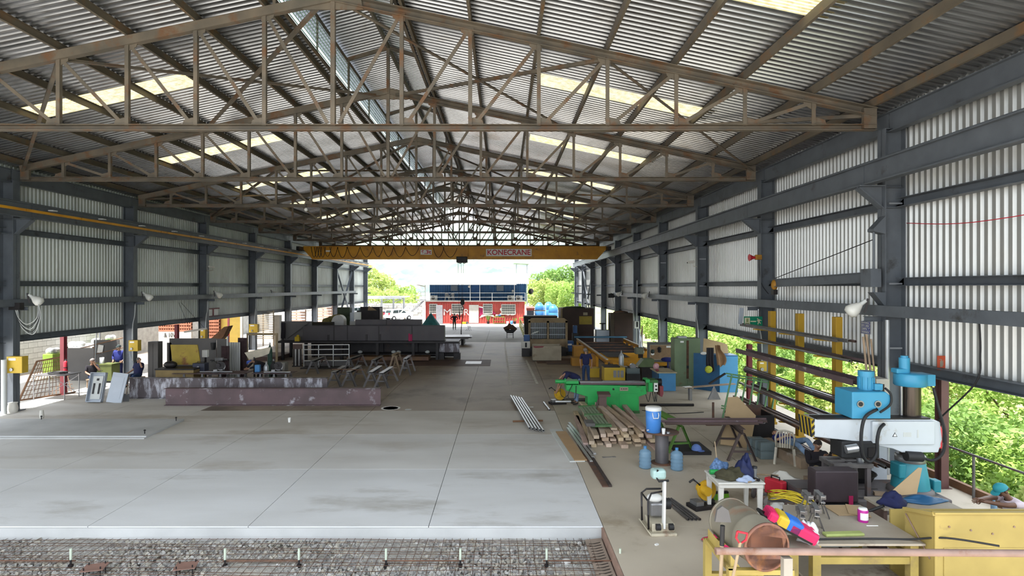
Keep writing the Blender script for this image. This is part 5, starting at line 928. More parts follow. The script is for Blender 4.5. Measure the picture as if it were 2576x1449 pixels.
gp = T('control_pedestal', 'light grey control pedestal right of the green pillar machine', 'pedestal', (X(886, 40.5), 40.5, 0)); O('stand', MB().box(-0.15, 0.2, -0.1, 0.1, 0, 2.15), mcw, gp, 0.01); O('panel_head', MB().box(-0.12, 0.16, -0.15, 0.12, 2.15, 2.75), panelg, gp, 0.01)
tag(O('fan_unit', MB().box(-0.2, 0.2, -0.12, 0.12, 0, 0.48).box(-0.14, 0.14, -0.14, -0.12, 0.08, 0.4), pale, loc=(X(900, 37.2), 37.2, 2.45)), 'pale square fan unit standing on the rear girder', 'fan')
sk = T('open_skip', 'dark open steel box with cardboard inside behind the girder', 'box', (X(930, 46), 46, 0)); O('front', MB().box(-0.9, 0.9, -0.5, -0.46, 0.2, 2.7), dark, sk); O('side', MB().box(0.86, 0.9, -0.5, 0.6, 0.2, 2.9), dark, sk); O('back', MB().box(-0.9, 0.9, 0.56, 0.6, 0.2, 2.95), dark, sk); O('floor_plate', MB().box(-0.9, 0.9, -0.5, 0.6, 0, 0.2), dark, sk)
tag(O('cardboard_sheet', MB().prism([(-0.75, -2.08), (0.7, -2.08), (0.68, 0.25), (0.1, 0.62), (-0.2, 0.75)], -0.01, 0.01), card, loc=(X(932, 46), 46.2, 2.28)), 'bent brown cardboard sheet showing over the rear girder', 'cardboard')
tl = mat('teal_tarp', (0.06, 0.28, 0.33), 0.7, 0, 0.3, 3); tag(O('teal_tarpaulin', MB().lathe([(1.0, 0), (0.85, 0.35), (0.55, 0.75), (0.25, 1.15), (0.02, 1.45)], n=9), tl, loc=(X(1084, 50), 50, 0.85)), 'peaked teal tarpaulin heaped beyond the girder', 'tarpaulin')
tag(O('tarp_pallet', MB().box(-1.1, 1.1, -0.8, 0.8, 0, 0.86), dark, loc=(X(1084, 50), 50, 0)), 'dark crate under the teal tarpaulin', 'crate')
tag(O('red_rag', MB().grid(lambda u, v: ((u-0.5)*0.24, -0.01*math.sin(9*u), -0.55*v+0.04*math.sin(7*u)), 8, 6), mag, loc=(X(1032, 35.9), 35.93, 1.62)), 'crimson rag hung on the girder near its right end', 'rag')
for i, (px, z) in enumerate(((906, 0.55), (990, 0.6), (1003, 0.5), (1075, 0.5))):
    tag(O('plastic_scrap', MB().sph((0, 0, 0.1), (0.16, 0.12, 0.1), 7, 5), pale, loc=(X(px, 36.5), 36.5, 0.34)), ('torn pale plastic under the girder, far left', 'torn pale plastic under the girder, second from left', 'torn pale plastic under the girder, third from left', 'torn pale plastic under the girder, far right')[i], 'plastic', 'plastic scraps under the girder')
person('far worker in dark clothes standing with hands on hips', (X(1143, 61.3), 61.3, 0), 0.2, J(STAND, elL=(0.40, 0.08, 1.2), wrL=(0.2, -0.06, 1.04), elR=(-0.40, 0.08, 1.2), wrR=(-0.2, -0.06, 1.04), hipL=(0.1, 0, 0.9)), skinB, blackc, dg, hair=hairm, bare=0)
# long fluorescent fittings and lamps on the left service rail
lampm = mat('lamp_glass', (0.70, 0.70, 0.66), 0.35, 0, 0.08)
def flood(label, loc, rz, tilt=0.6):
    t = T('flood_lamp', label, 'lamp', loc, rz, 'lamps on the service rails'); a = V((math.cos(tilt), 0, -math.sin(tilt)))
    O('socket', MB().tube((0, 0, 0), a*0.16, 0.045, 10, 0.055), pale, t); mb = MB().lathe([(0.06, 0.14), (0.15, 0.30), (0.17, 0.42), (0.12, 0.50), (0.0, 0.52)], n=16); q = a.to_track_quat('Z', 'Y').to_matrix(); mb.v = [tuple(q @ V(p)) for p in mb.v]; O('bulb', mb, lampm, t); O('clamp', MB().bar((-0.05, 0, 0.05), (0.02, 0, -0.3), 0.03, 0.05), dark, t); return t
for px, Y_, lb in ((83, 20.9, 'big flood lamp on the left service rail, nearest the viewer'), (367, 28.2, 'flood lamp on the left service rail, second along'), (546, 35, 'flood lamp on the left service rail, third along'), (688, 45, 'flood lamp on the left service rail, fourth along')): flood(lb, (X(px, Y_)-0.15, Y_, 4.28), 0.3, 0.7)
for px, Y_, lb in ((2178, 14.0, 'big flood lamp on the right service rail, nearest the viewer'), (1632, 36.3, 'small flood lamp on the right service rail, second along'), (1567, 44.5, 'small flood lamp on the right service rail, farthest')): flood(lb, (min(X(px, Y_), XR-0.22), Y_, 4.22), PI-0.3, 0.7)
cb_ = T('cable_bunch', 'loose loops of cable hung from the left service rail', 'cable', (X(62, 20.9), 20.9, 0))
for i in range(5):
    O('cable', MB().cab([(-0.35+0.02*i, 0, 3.78), (-0.2, 0.03*i, 3.4-0.08*i), (0.1+0.04*i, 0.02*i, 3.2-0.09*i), (0.45+0.03*i, 0, 3.45), (0.5, 0, 3.95)], 0.014, 6), black if i % 2 else pale, cb_)
O('junction_box', MB().box(-0.5, -0.1, -0.1, 0.1, 3.72, 3.98), dark, cb_)
tl_ = T('tilted_tube_light', 'long pale light fitting hanging askew by the third left column', 'light', (X(492, 32), 32, 2.15), rot=(0, R(-9), 0)); O('housing', MB().box(-0.62, 0.62, -0.07, 0.07, -0.05, 0.05), offw, tl_, 0.01); O('chain', MB().tube((-0.3, 0, 0.05), (-0.68, 0, 1.66), 0.01, 5).tube((0.5, 0, 0.05), (-0.62, 0.1, 1.66), 0.01, 5), dark, tl_)
sm = T('inclined_conveyor', 'rusty inclined chute frame before the yellow shed', 'chute', (X(555, 35), 35, 0)); O('chute', MB().prism([(-0.55, 1.35), (0.35, 2.15), (0.62, 2.2), (0.3, 1.55), (0.1, 1.35)], -0.3, 0.3), rustframe, sm); O('stand', MB().bar((-0.3, 0, 0), (-0.1, 0, 1.5), 0.08, 0.08).bar((0.3, 0, 0), (0.1, 0, 1.5), 0.08, 0.08), rustframe, sm)
# ------------------------------------------------------------------ right middle: machines, lockers, cutting table
brownf = mat('frame_brown', (0.26, 0.19, 0.11), 0.7, 0, 0.3, 2, rust=0.2, rustc=(0.16, 0.10, 0.06)); cream = mat('box_cream', (0.36, 0.31, 0.23), 0.7, 0, 0.2, 2, rust=0.2, rustc=(0.22, 0.17, 0.11)); maroon = mat('dark_maroon', (0.035, 0.014, 0.010), 0.6, 0, 0.4, 1.5); glassd = glassmat('cage_glass', (0.05, 0.06, 0.07), 0.2, 0.72)
orange = mat('orange_paint', (0.40, 0.19, 0.02), 0.6, 0, 0.25, 2, rust=0.15); mill = mat('miller_blue', (0.015, 0.07, 0.22), 0.45, 0, 0.15)
cg = T('machine_enclosure', 'brown framed machine enclosure with two barred glass doors', 'enclosure', (0, 38.0, 0)); x0, x1 = X(1332, 38), X(1425, 38); xm = (x0+x1)/2
for x in (x0, xm, x1): O('frame_post', MB().box(x-0.07, x+0.07, -0.05, 0.08, 0.55, 2.32), brownf, cg)
O('head_panel', MB().prism([(x0-0.08, 2.2), (x1+0.08, 2.2), (x1+0.08, 2.32), (x1-0.15, 2.5), (x0+0.15, 2.5), (x0-0.08, 2.32)], -0.05, 0.15), brownf, cg); O('lower_panel', MB().box(x0, x1, -0.02, 0.1, 0.62, 1.12), brownf, cg)
for a, b in ((x0+0.07, xm-0.07), (xm+0.07, x1-0.07)):
    g = O('glass_pane', MB().box(a, b, 0.03, 0.05, 1.15, 2.2), glassd, cg)
    for i in range(1, 9): O('bar', MB().box(a+(b-a)*i/9-0.006, a+(b-a)*i/9+0.006, 0.0, 0.02, 1.15, 2.2), galv, g)
    for z in (1.42, 1.85): O('cross_bar', MB().box(a, b, -0.01, 0.02, z-0.012, z+0.012), galv, g)
O('rear_body', MB().box(x0+0.1, x1-0.1, 1.6, 1.7, 0.4, 2.3).box(x0, x0+0.06, 0.1, 1.7, 0.4, 2.3).box(x1-0.06, x1, 0.1, 1.7, 0.4, 2.3), dark, cg); O('bed', MB().box(x0-0.35, x1+0.1, -0.25, 1.8, 0.3, 0.55), dark, cg); O('legs', MB().box(x0, x0+0.3, 0, 1.5, 0, 0.3).box(x1-0.3, x1, 0, 1.5, 0, 0.3), dark, cg)
tag(O('plastic_rag', MB().sph((0, 0, 0), (0.28, 0.02, 0.05), 8, 5, (0, -0.35, 0)), pale, loc=(X(1346, 37.9), 37.93, 1.55)), 'pale strip of plastic caught on the enclosure door', 'plastic')
tb1 = T('cream_bin', 'cream steel bin with a red painted patch before the enclosure', 'bin', (0, 35.4, 0)); x0, x1 = X(1340, 35.4), X(1412, 35.4)
O('front', MB().box(x0, x1, 0, 0.03, 0.04, 0.93), cream, tb1); O('back', MB().box(x0, x1, 0.8, 0.83, 0.04, 0.97), cream, tb1); O('side', MB().box(x0, x0+0.03, 0.03, 0.8, 0.04, 0.95), cream, tb1); O('side', MB().box(x1-0.03, x1, 0.03, 0.8, 0.04, 0.95), cream, tb1); O('floor_plate', MB().box(x0, x1, 0, 0.83, 0, 0.04), dark, tb1); O('red_patch', MB().prism([(x0+0.05, 0.92), (x0+0.7, 0.92), (x0+0.62, 0.83), (x0+0.2, 0.8), (x0+0.06, 0.84)], -0.004, 0), redp, tb1)
flat('dark plate lying on the floor beside the cream bin', 1352, 1470, 34.3, 36.6, 0.0, rusty, 0.02); flat('rusty plate overlapping the floor plate by the cream bin', 1375, 1440, 33.9, 35.0, 0.025, rpd, 0.03, 0.05)
eb = T('electric_cabinet', 'small off-white electric cabinet left of the enclosure', 'cabinet', (X(1322, 38), 37.8, 0)); O('body', MB().box(-0.28, 0.28, -0.2, 0.3, 0.55, 1.0), offw, eb, 0.01); O('dark_window', MB().box(-0.05, 0.08, -0.21, -0.2, 0.62, 0.92), black, eb); O('stand', MB().box(-0.25, 0.25, -0.15, 0.25, 0, 0.55), dark, eb)
tag(O('wire_feeder', MB().box(-0.2, 0.2, -0.15, 0.15, 0, 0.42), mill, loc=(X(1325, 37.9), 37.85, 1.0), bev=0.03), 'dark blue feeder unit on top of the electric cabinet', 'feeder')
bb = T('maroon_housing', 'tall dark maroon steel housing with a yellow notice plate', 'housing', (0, 44, 0)); x0, x1 = X(1412, 44), X(1494, 44); O('body', MB().box(x0, x1, 0, 2.4, 0, 2.92), maroon, bb); O('edge_post', MB().box(x0-0.06, x0+0.08, -0.05, 0, 0, 2.95), brownf, bb); O('notice_plate', MB().box(X(1457, 44), X(1489, 44), -0.02, 0, Z(816, 44), Z(795.5, 44)), dy, bb); O('small_plate', MB().box(X(1467, 44), X(1478, 44), -0.02, 0, Z(793, 44), Z(786, 44)), cream, bb)
O('top_scrap', MB().sph(((x0+x1)/2-0.2, 0.5, 2.95), (0.9, 0.4, 0.12), 10, 5), dg, bb)
tag(O('dark_hopper', MB().prism([(X(1318, 46.5), 2.2), (X(1402, 46.5), 2.2), (X(1402, 46.5), 0), (X(1322, 46.5), 0)], 0, 1.6), mat('hopper_dark', (0.03, 0.022, 0.018), 0.7, 0, 0.3), loc=(0, 46.5, 0)), 'dark rusty hopper standing behind the enclosure', 'hopper')
cab = T('dark_cabinet', 'tall dark brown cabinet with scrap on top by the right wall', 'cabinet', (0, 40.2, 0)); x0, x1 = X(1536, 40.2), X(1592, 40.2); O('body', MB().box(x0, x1, 0, 0.9, 0, 2.72), mat('cab_brown', (0.05, 0.035, 0.024), 0.7, 0, 0.3, 2), cab); O('door', MB().box(x0+0.28, x1-0.04, -0.02, 0, 0.1, 2.68), maroon, cab); O('scrap', MB().sph(((x0+x1)/2, 0.4, 2.75), (0.55, 0.3, 0.14), 9, 5), rusty, cab)
for px, lb, c_ in ((1601, 'grey meter box on a conduit right of the dark cabinet', pale),): 
    t = T('meter_box', lb, 'meter box', (X(px, 39), 39, 0)); O('box', MB().box(-0.16, 0.16, -0.1, 0.1, 1.75, 2.25), c_, t, 0.02); O('window', MB().box(-0.04, 0.09, -0.11, -0.1, 1.85, 2.2), black, t); O('conduit', MB().tube((0.02, 0, 2.25), (0.05, 0, 5), 0.03, 8).tube((0, 0, 0), (0, 0, 1.75), 0.03, 8), galv, t)
vc = T('hand_wheel_press', 'hand wheel press with tilted control panel beyond the cutting table', 'press', (X(1516, 41), 41, 0)); O('body', MB().box(-0.5, 0.6, -0.3, 0.3, 0.1, 1.5), panelg, vc, 0.02); O('wheel', MB().lathe([(0.2, 1.95), (0.22, 1.98), (0.24, 1.95), (0.22, 1.92), (0.2, 1.95)], n=18).bar((-0.22, 0, 1.95), (0.22, 0, 1.95), 0.03, 0.03), dark, vc); O('spindle', MB().tube((0, 0, 1.5), (0, 0, 1.95), 0.05, 10), dark, vc); O('control_panel', MB().box(0.62, 0.7, -0.3, 0.1, 0.9, 2.1, (0, 0.25, 0)), panelg, vc); O('base', MB().box(-0.5, 0.7, -0.3, 0.3, 0, 0.1), dark, vc)
# bundle of light bars leaning on a column
lb_ = T('bar_bundle', 'pale steel bars leaning in a bundle against a right column', 'bundle', (X(1607, 33.8), 33.8, 0))
for i in range(8): O('bar', MB().tube((random.uniform(-.25, .35), random.uniform(-.2, .2), 0), (random.uniform(0.05, .3), 0.25, random.uniform(1.7, 2.4)), 0.03, 6), alu if i % 2 else woodd, lb_)
# cutting table
ct = T('cutting_table', 'long yellow cutting table with dark slats and pale side rails', 'cutting table', (0, 0, 0))
for x, y0, y1 in ((5.12, 28.4, 40), (8.35, 33.5, 40)):
    O('side_rail', MB().ib((x, y0, 0.88), (x, y1, 0.88), 0.16, 0.16, 0.02), yel, ct); O('running_rail', MB().box(x-0.05, x+0.05, y0, y1, 0.96, 1.0), offw, ct)
    for k in range(5): O('leg', MB().box(x-0.07, x+0.07, y0+0.3+k*(y1-y0-0.6)/4-0.07, y0+0.3+k*(y1-y0-0.6)/4+0.07, 0, 0.8), yel, ct)
for i in range(14):
    y = 28.9+i*0.82; O('cross_slat', MB().box(5.5, 8.2, y-0.03, y+0.03, 0.6, 0.78), yel if i < 6 else (rusty if i % 2 else dark), ct)
for x in (5.45, 6.4, 7.35, 8.2): O('long_bearer', MB().bar((x, 28.6, 0.55), (x, 39.6, 0.55), 0.1, 0.14), dark, ct)
for x, y in ((5.5, 29), (8.2, 29), (5.5, 39), (8.2, 39)): O('leg', MB().box(x-0.07, x+0.07, y-0.07, y+0.07, 0, 0.5), dark, ct)
O('plate_on_slats', MB().box(5.6, 6.8, 31, 33.2, 0.78, 0.79), dark, ct); O('blue_gantry', MB().box(4.95, 8.6, 40.05, 40.25, 1.02, 1.12), mat('gantry_blue', (0.04, 0.14, 0.24), 0.5), ct)
for (px, Y_, z, w_, h_, lb) in ((1333, 0, 0, 0, 0, ''),): pass
bw1 = T('welding_machine', 'bright blue welding machine beside the maroon housing', 'welder', (X(1433, 38.5), 38.6, 0)); O('case', MB().box(-0.22, 0.25, -0.3, 0.35, 0.25, 0.95), mill, bw1, 0.02); O('badge', MB().box(-0.15, 0.12, -0.305, -0.3, 0.68, 0.78), white, bw1); O('trolley', MB().box(-0.22, 0.25, -0.3, 0.35, 0.05, 0.25), dark, bw1)
bw2 = T('wire_feeder', 'small blue wire feeder standing behind the blue welding machine', 'feeder', (X(1447, 40.5), 40.6, 0)); O('case', MB().box(-0.14, 0.14, -0.15, 0.15, 1.3, 1.85), mill, bw2, 0.03); O('stand', MB().box(-0.2, 0.2, -0.2, 0.2, 0, 1.3), dark, bw2)
# orange stepped blocks
for i, (p0, p1, Y_, z0, z1, lb) in enumerate(((1439, 1468, 33.2, 0, 0.46, 'orange steel block at the front left of the stepped group'), (1443, 1467, 34.6, 0, 1.0, 'taller orange block behind the stepped group'), (1480, 1499, 31.5, 0, 0.85, 'orange block standing right of the standing worker'), (1484, 1508, 29.0, 0, 0.45, 'low yellow block beside the worker'))):
    t = T('orange_block', lb, 'block', (0, Y_, 0), 0, 'orange steel blocks'); x0, x1 = X(p0, Y_), X(p1, Y_); O('shell', MB().box(x0, x1, 0, 0.7, z0, z1-0.03), orange if i < 3 else yboard, t, 0.01); O('rim', MB().box(x0-0.03, x1+0.03, -0.03, 0.73, z1-0.03, z1), orange if i < 3 else yboard, t)
person('standing worker in dark blue shirt and jeans seen from behind', (X(1474, 26.8), 26.8, 0), R(175), J(STAND, head=(0.02, -0.03, 1.57), elL=(0.27, 0.03, 1.14), elR=(-0.27, 0.03, 1.14), wrL=(0.24, -0.02, 0.9), wrR=(-0.26, -0.05, 0.88), knR=(-0.1, 0.1, 0.5), anR=(-0.14, 0.25, 0.1), toR=(-0.16, 0.08, 0.03)), skinA, navy, jeans, hair=greyh, cap=greyc, brim=False)
person('bent over worker in dark shirt cutting at the floor saw', (X(1447, 22.5), 22.4, 0), R(-82), J(STAND, pelvis=(0, 0.12, 0.98), chest=(0, -0.26, 1.24), neck=(0, -0.43, 1.16), head=(0, -0.56, 1.04), shL=(0.19, -0.38, 1.17), shR=(-0.19, -0.38, 1.17), elL=(0.2, -0.6, 0.82), elR=(-0.2, -0.6, 0.82), wrL=(0.08, -0.74, 0.56), wrR=(-0.06, -0.72, 0.56), hipL=(0.1, 0.12, 0.9), hipR=(-0.1, 0.12, 0.9), knL=(0.12, 0.05, 0.5), knR=(-0.12, 0.05, 0.5)), skinA, navy, jeansl, hair=hairm, facing=(0, -0.5, -0.85))
yp = mat('tool_yellow', (0.58, 0.34, 0.02), 0.45, 0, 0.15)
chop('yellow cut-off saw on the floor under the bent worker', (X(1402, 22.5), 22.45, 0.0), 0.25, yp, 1.25)
tag(O('steel_offcut', MB().tube((-0.3, 0, 0.1), (0.3, 0, 0.1), 0.05, 12, hollow=0.012), alu, loc=(X(1415, 22.4), 22.15, 0.05)), 'shiny tube offcut lying by the floor saw', 'offcut')
tag(O('black_mat', MB().box(-0.7, 0.5, -0.25, 0.25, 0, 0.03), black, loc=(X(1460, 23), 23.2, 0)), 'black mat on the floor behind the green machine', 'mat')
# green band machine
grn = mat('machine_green', (0.025, 0.36, 0.085), 0.45, 0, 0.15, 1.5, rust=0.06, rustc=(0.05, 0.06, 0.03)); grnd = mat('machine_green_dirty', (0.05, 0.16, 0.05), 0.6, 0, 0.3, 4)
YG = 20.75; xg = lambda p: X(p, YG); zg = lambda p: Z(p, YG)
gm = T('green_machine', 'long bright green workshop machine standing in the aisle', 'machine', (0, YG, 0))
pl = [(1424, 968), (1627, 971), (1627, 991), (1607, 998), (1608, 1036), (1478, 1034), (1478, 998), (1424, 982)]
O('bed_body', MB().prism([(xg(a), max(0.02, zg(b))) for a, b in pl], 0, 0.62), grn, gm, 0.012)
O('base_skirt', MB().box(xg(1477), xg(1609), -0.02, 0.64, 0, 0.1), grnd, gm)
for a, b, c, d in ((1484, 1507, 1006, 1030), (1525, 1552, 998, 1030), (1558, 1604, 990, 1031)): O('access_panel', MB().box(xg(a), xg(b), -0.012, 0, zg(d), zg(c)), grn, gm)
O('work_bed', MB().box(xg(1460), xg(1628), 0.02, 0.6, 1.03, 1.09), rustb, gm); O('slide_bar', MB().box(xg(1460), xg(1625), 0.1, 0.16, 1.09, 1.13).box(xg(1520), xg(1600), 0.35, 0.4, 1.09, 1.12), steelg, gm)
O('left_head', MB().box(xg(1424), xg(1457), 0.05, 0.5, zg(967), zg(959)), grn, gm, 0.02); O('cylinder', MB().tube((xg(1398), 0.2, zg(962)), (xg(1424), 0.2, zg(962)), 0.07, 16), grn, gm); O('cylinder_collar', MB().tube((xg(1421), 0.2, zg(961)), (xg(1425), 0.2, zg(961)), 0.1, 14), grn, gm); O('left_bracket', MB().box(xg(1425), xg(1438), -0.06, 0.05, zg(980), zg(968)), grn, gm, 0.01)
O('control_plate', MB().box(xg(1559), xg(1580), -0.02, 0, zg(983), zg(974)), cream, gm)
for a in (1563, 1568, 1572, 1576): O('button', MB().tube((xg(a), -0.035, zg(978)), (xg(a), -0.02, zg(978)), 0.02, 8), black, gm)
O('dial', MB().tube((xg(1543), -0.03, zg(979)), (xg(1543), 0, zg(979)), 0.035, 12), black, gm)
rh_ = O('right_head', MB().box(xg(1624), xg(1656), 0.0, 0.5, zg(986), zg(956)), grnd, gm, 0.02); O('head_block', MB().box(xg(1630), xg(1640), -0.1, 0.1, zg(984), zg(962)).box(xg(1624), xg(1634), -0.06, 0.4, zg(962), zg(954)), grn, rh_); O('switch_panel', MB().box(xg(1644), xg(1654), -0.06, -0.02, zg(985), zg(963)), white, rh_, 0.01); O('switch', MB().tube((xg(1649), -0.08, zg(970)), (xg(1649), -0.06, zg(970)), 0.035, 10), black, rh_); O('switch', MB().box(xg(1647), xg(1652), -0.08, -0.06, zg(981), zg(977)), black, rh_)
O('motor', MB().tube((xg(1652), 0.25, zg(964)), (xg(1668), 0.25, zg(964)), 0.13, 14), dark, gm); O('belt_guard', MB().prism([(xg(1659), zg(971)), (xg(1668), zg(971)), (xg(1668), zg(990)), (xg(1665), zg(998)), (xg(1660), zg(996))], -0.05, 0.45), redp, gm)
O('hose', MB().cab([(xg(1440), -0.05, zg(966)), (xg(1428), -0.15, zg(990)), (xg(1432), -0.18, zg(1001)), (xg(1446), -0.1, zg(1000)), (xg(1449), -0.03, zg(970))], 0.014, 6), black, gm); O('hose', MB().cab([(xg(1412), 0.1, zg(966)), (xg(1410), 0, zg(990)), (xg(1420), 0, zg(1000)), (xg(1430), 0.0, zg(992))], 0.012, 6), black, gm)
for a, b in ((1625, 1640), (1644, 1652), (1650, 1656)): O('cable', MB().cab([(xg(a), 0.2, zg(984)), (xg((a+b)/2), 0.1, zg(1012)), (xg(b), 0.2, zg(990))], 0.012, 6), black, gm)
ms = T('feed_stand', 'brown steel stand with a tilted top before the green machine', 'stand', (X(1515, 20.1), 20.1, 0)); O('column', MB().box(-0.13, 0.13, -0.12, 0.12, 0, 0.78), rpd, ms); O('top_plate', MB().box(-0.16, 0.26, -0.2, 0.15, 0.78, 0.86, (0.15, 0, 0)), rpd, ms); O('stay', MB().bar((-0.36, 0, 0), (-0.12, 0, 0.62), 0.03, 0.08), rpd, ms)
rod('long dark tube lying on the floor behind the cooler', (X(1610, 22), 22, 0.05), (X(1745, 22), 22, 0.05), 0.05, dark, 'dark_tube', 'tube')
tag(O('floor_cable', MB().cab([(X(1610, 21.5), 21.2, 0.015), (X(1640, 21), 21, 0.015), (X(1670, 20.6), 20.7, 0.015), (X(1720, 20.6), 20.7, 0.015), (X(1770, 20.9), 20.9, 0.015)], 0.014, 6), black), 'black power cable with a plug along the floor right of the machine', 'cable')
# yellow power unit, glass-fronted welder, green hood, desk
yu = T('yellow_power_unit', 'yellow power unit cabinet behind the green machine', 'power unit', (0, 27.4, 0)); x0, x1 = X(1520, 27.4), X(1573, 27.4); O('case', MB().box(x0, x1, 0, 0.7, 0.05, 0.72), yboard, yu, 0.015)
for a, b in ((1543, 1551), (1553, 1559), (1561, 1569)): O('vent', MB().box(X(a, 27.4), X(b, 27.4), -0.008, 0, 0.25, 0.58), steelg, yu)
O('top_tray', MB().box(x0, x1-0.25, 0, 0.7, 0.72, 0.78), dark, yu); O('skid', MB().box(x0, x1, 0, 0.7, 0, 0.05), dark, yu)
gas('silver and black gas cylinder behind the yellow power unit', (X(1563, 28.5), 28.5, 0), galv, 1.36, 0.125)
kw = T('black_welder', 'black welder with clear cover beside the yellow power unit', 'welder', (0, 27.4, 0)); x0, x1 = X(1576, 27.4), X(1611, 27.4); O('case', MB().box(x0, x1, 0, 0.6, 0.05, 0.42), black, kw, 0.02); O('cover', MB().box(x0+0.02, x1-0.02, 0.02, 0.5, 0.42, 0.68), glassmat('smoky_cover', (0.2, 0.26, 0.28), 0.1, 0.5), kw); O('reel', MB().tube((x0+0.35, 0.15, 0.75), (x0+0.35, 0.35, 0.75), 0.14, 14), steelg, kw); O('feet', MB().box(x0, x1, 0, 0.6, 0, 0.05), dark, kw)
hd_ = T('green_hood_machine', 'machine with a sloped olive hood left of the blue desk', 'machine', (0, 27.8, 0)); x0, x1 = X(1605, 27.8), X(1646, 27.8); O('hood', MB().prism([(x0, 0.72), (x0+0.28, 1.06), (x1, 1.06), (x1, 0.68), (x0+0.1, 0.68)], 0, 0.6), mat('hood_olive', (0.10, 0.14, 0.06), 0.55, 0, 0.2), hd_, 0.01); O('body', MB().box(x0+0.2, x1, 0.05, 0.55, 0, 0.68), dark, hd_)
gb2 = T('grinder_pedestal', 'grey green pedestal grinder head at the end of the cutting table', 'grinder', (X(1611, 31), 31, 0)); O('head', MB().box(-0.3, 0.15, -0.2, 0.2, 0.95, 1.3), mat('grey_green', (0.16, 0.18, 0.13), 0.6), gb2, 0.04); O('pedestal', MB().box(-0.1, 0.12, -0.1, 0.1, 0, 0.95), dark, gb2)
deskb = mat('desk_blue', (0.05, 0.20, 0.40), 0.5, 0, 0.15, 2); lockb = mat('locker_blue', (0.02, 0.10, 0.22), 0.5, 0, 0.2, 2)
dk = T('blue_desk', 'blue steel desk with a beige top beside the green locker', 'desk', (0, 25.1, 0)); x0, x1 = X(1656, 25.1), X(1700, 25.1); xl_ = X(1634, 26); O('side_panel', MB().box(x0, x1, 0, 0.02, 0.02, 0.8), deskb, dk); O('front_panel', MB().prism([(x0, 0), (x0+0.02, 0), (xl_+0.22, 1.25), (xl_+0.2, 1.25)], 0.02, 0.8, 'z'), lockb, dk); O('top', MB().prism([(x0-0.06, -0.06), (x1+0.04, -0.06), (x1+0.04, 1.3), (xl_+0.12, 1.3)], 0.8, 0.84, 'z'), mat('desk_beige', (0.42, 0.36, 0.24), 0.6), dk)
tag(O('pink_cloth', MB().sph((0, 0, 0.1), (0.14, 0.12, 0.15), 9, 7), mat('cloth_pink', (0.6, 0.34, 0.38), 0.9, 0, 0.3, 8), loc=(X(1649, 26.2), 26.1, 0.86)), 'crumpled pink cloth on the blue desk', 'cloth')
tag(O('maroon_cup', MB().lathe([(0.05, 0), (0.09, 0.05), (0.05, 0.09), (0.0, 0.1)], n=12), redp, loc=(X(1652, 25.5), 25.4, 0.84)), 'small dark red bowl near the desk edge', 'bowl')
tag(O('office_stool', MB().sph((0, 0, 0.5), (0.35, 0.3, 0.12), 12, 6).tube((0, 0, 0.06), (0, 0, 0.5), 0.03, 8).box(-0.25, 0.25, -0.03, 0.03, 0, 0.06), royal, loc=(X(1683, 28.4), 28.6, 0.45)), 'dark blue chair pushed behind the desk', 'chair')
# notice board with caps
nb = T('notice_board', 'grey frame board with a cork panel beside the green locker', 'notice board', (0, 29.6, 0)); x0, x1 = X(1628, 29.6), X(1701, 29.6); O('backing', MB().box(x0, x1, 0, 0.03, 0.0, 1.72), greyp, nb); O('cork', MB().box(X(1635, 29.6), X(1692, 29.6), -0.015, 0, Z(904, 29.6), Z(868, 29.6)), mat('cork', (0.26, 0.17, 0.10), 0.9, 0, 0.15, 9), nb)
for a, b, c, d in ((1634, 1693, 867, 868.5), (1634, 1693, 903.5, 905), (1634, 1635.5, 867, 905), (1691.5, 1693, 867, 905)): O('cork_frame', MB().box(X(a, 29.6), X(b, 29.6), -0.03, 0, Z(d, 29.6), Z(c, 29.6)), cream, nb)
O('paper_slip', MB().box(X(1676, 29.6), X(1690, 29.6), -0.02, -0.015, Z(874.5, 29.6), Z(870, 29.6)), white, nb)
def hangcap(label, loc, m, bm, rot): 
    t = T('hanging_cap', label, 'cap', loc, rot=rot); O('crown', MB().grid(lambda u, v: (0.1*math.cos(2*PI*u)*math.cos(1.57*v), 0.11*math.sin(2*PI*u)*math.cos(1.57*v), 0.11*math.sin(1.57*v)), 16, 6), m, t); O('brim', MB().grid(lambda u, v: ((u-0.5)*0.17, -(0.09+0.1*v*math.sqrt(max(0, 1-(2*u-1)**2*0.7))), 0.0-0.02*v), 8, 3), bm, t); return t
hangcap('green cap with white brim hung on the cork board', (X(1641, 29.5), 29.45, Z(884, 29.5)), darkcap, white, (R(80), 0, 0)); hangcap('black cap hung on the cork board', (X(1659, 29.5), 29.53, Z(878, 29.5)), blackc, blackc, (R(80), 0, 0))
# lockers
lg = mat('locker_green', (0.155, 0.215, 0.125), 0.5, 0, 0.15, 1.5, rust=0.12, rustc=(0.14, 0.085, 0.04), rscale=1.4)
gl_ = T('green_locker', 'tall pale green two-door steel locker with rust down its seam', 'locker', (0, 26.4, 0)); x0, x1 = X(1697, 26.4), X(1762, 26.4); xm = (x0+x1)/2; O('body', MB().box(x0, x1, 0.02, 0.6, 0, 2.2), lg, gl_, 0.01)
for a, b in ((x0+0.02, xm-0.006), (xm+0.006, x1-0.02)): O('door', MB().box(a, b, 0, 0.02, 0.1, 2.14), lg, gl_)
O('rust_streak', MB().box(xm-0.05, xm+0.06, -0.003, 0.0, 0.35, 2.1), mat('rust_streak', (0.10, 0.05, 0.025), 0.8, 0, 0.4, 6), gl_); O('padlock', MB().box(xm-0.04, xm+0.05, -0.04, -0.003, 0.82, 0.95), dark, gl_); O('sticker', MB().box(x0+0.26, x0+0.42, -0.004, 0, 2.0, 2.08), white, gl_); O('top_box', MB().box(x0+0.2, x0+0.6, 0.1, 0.4, 2.2, 2.28), galv, gl_)
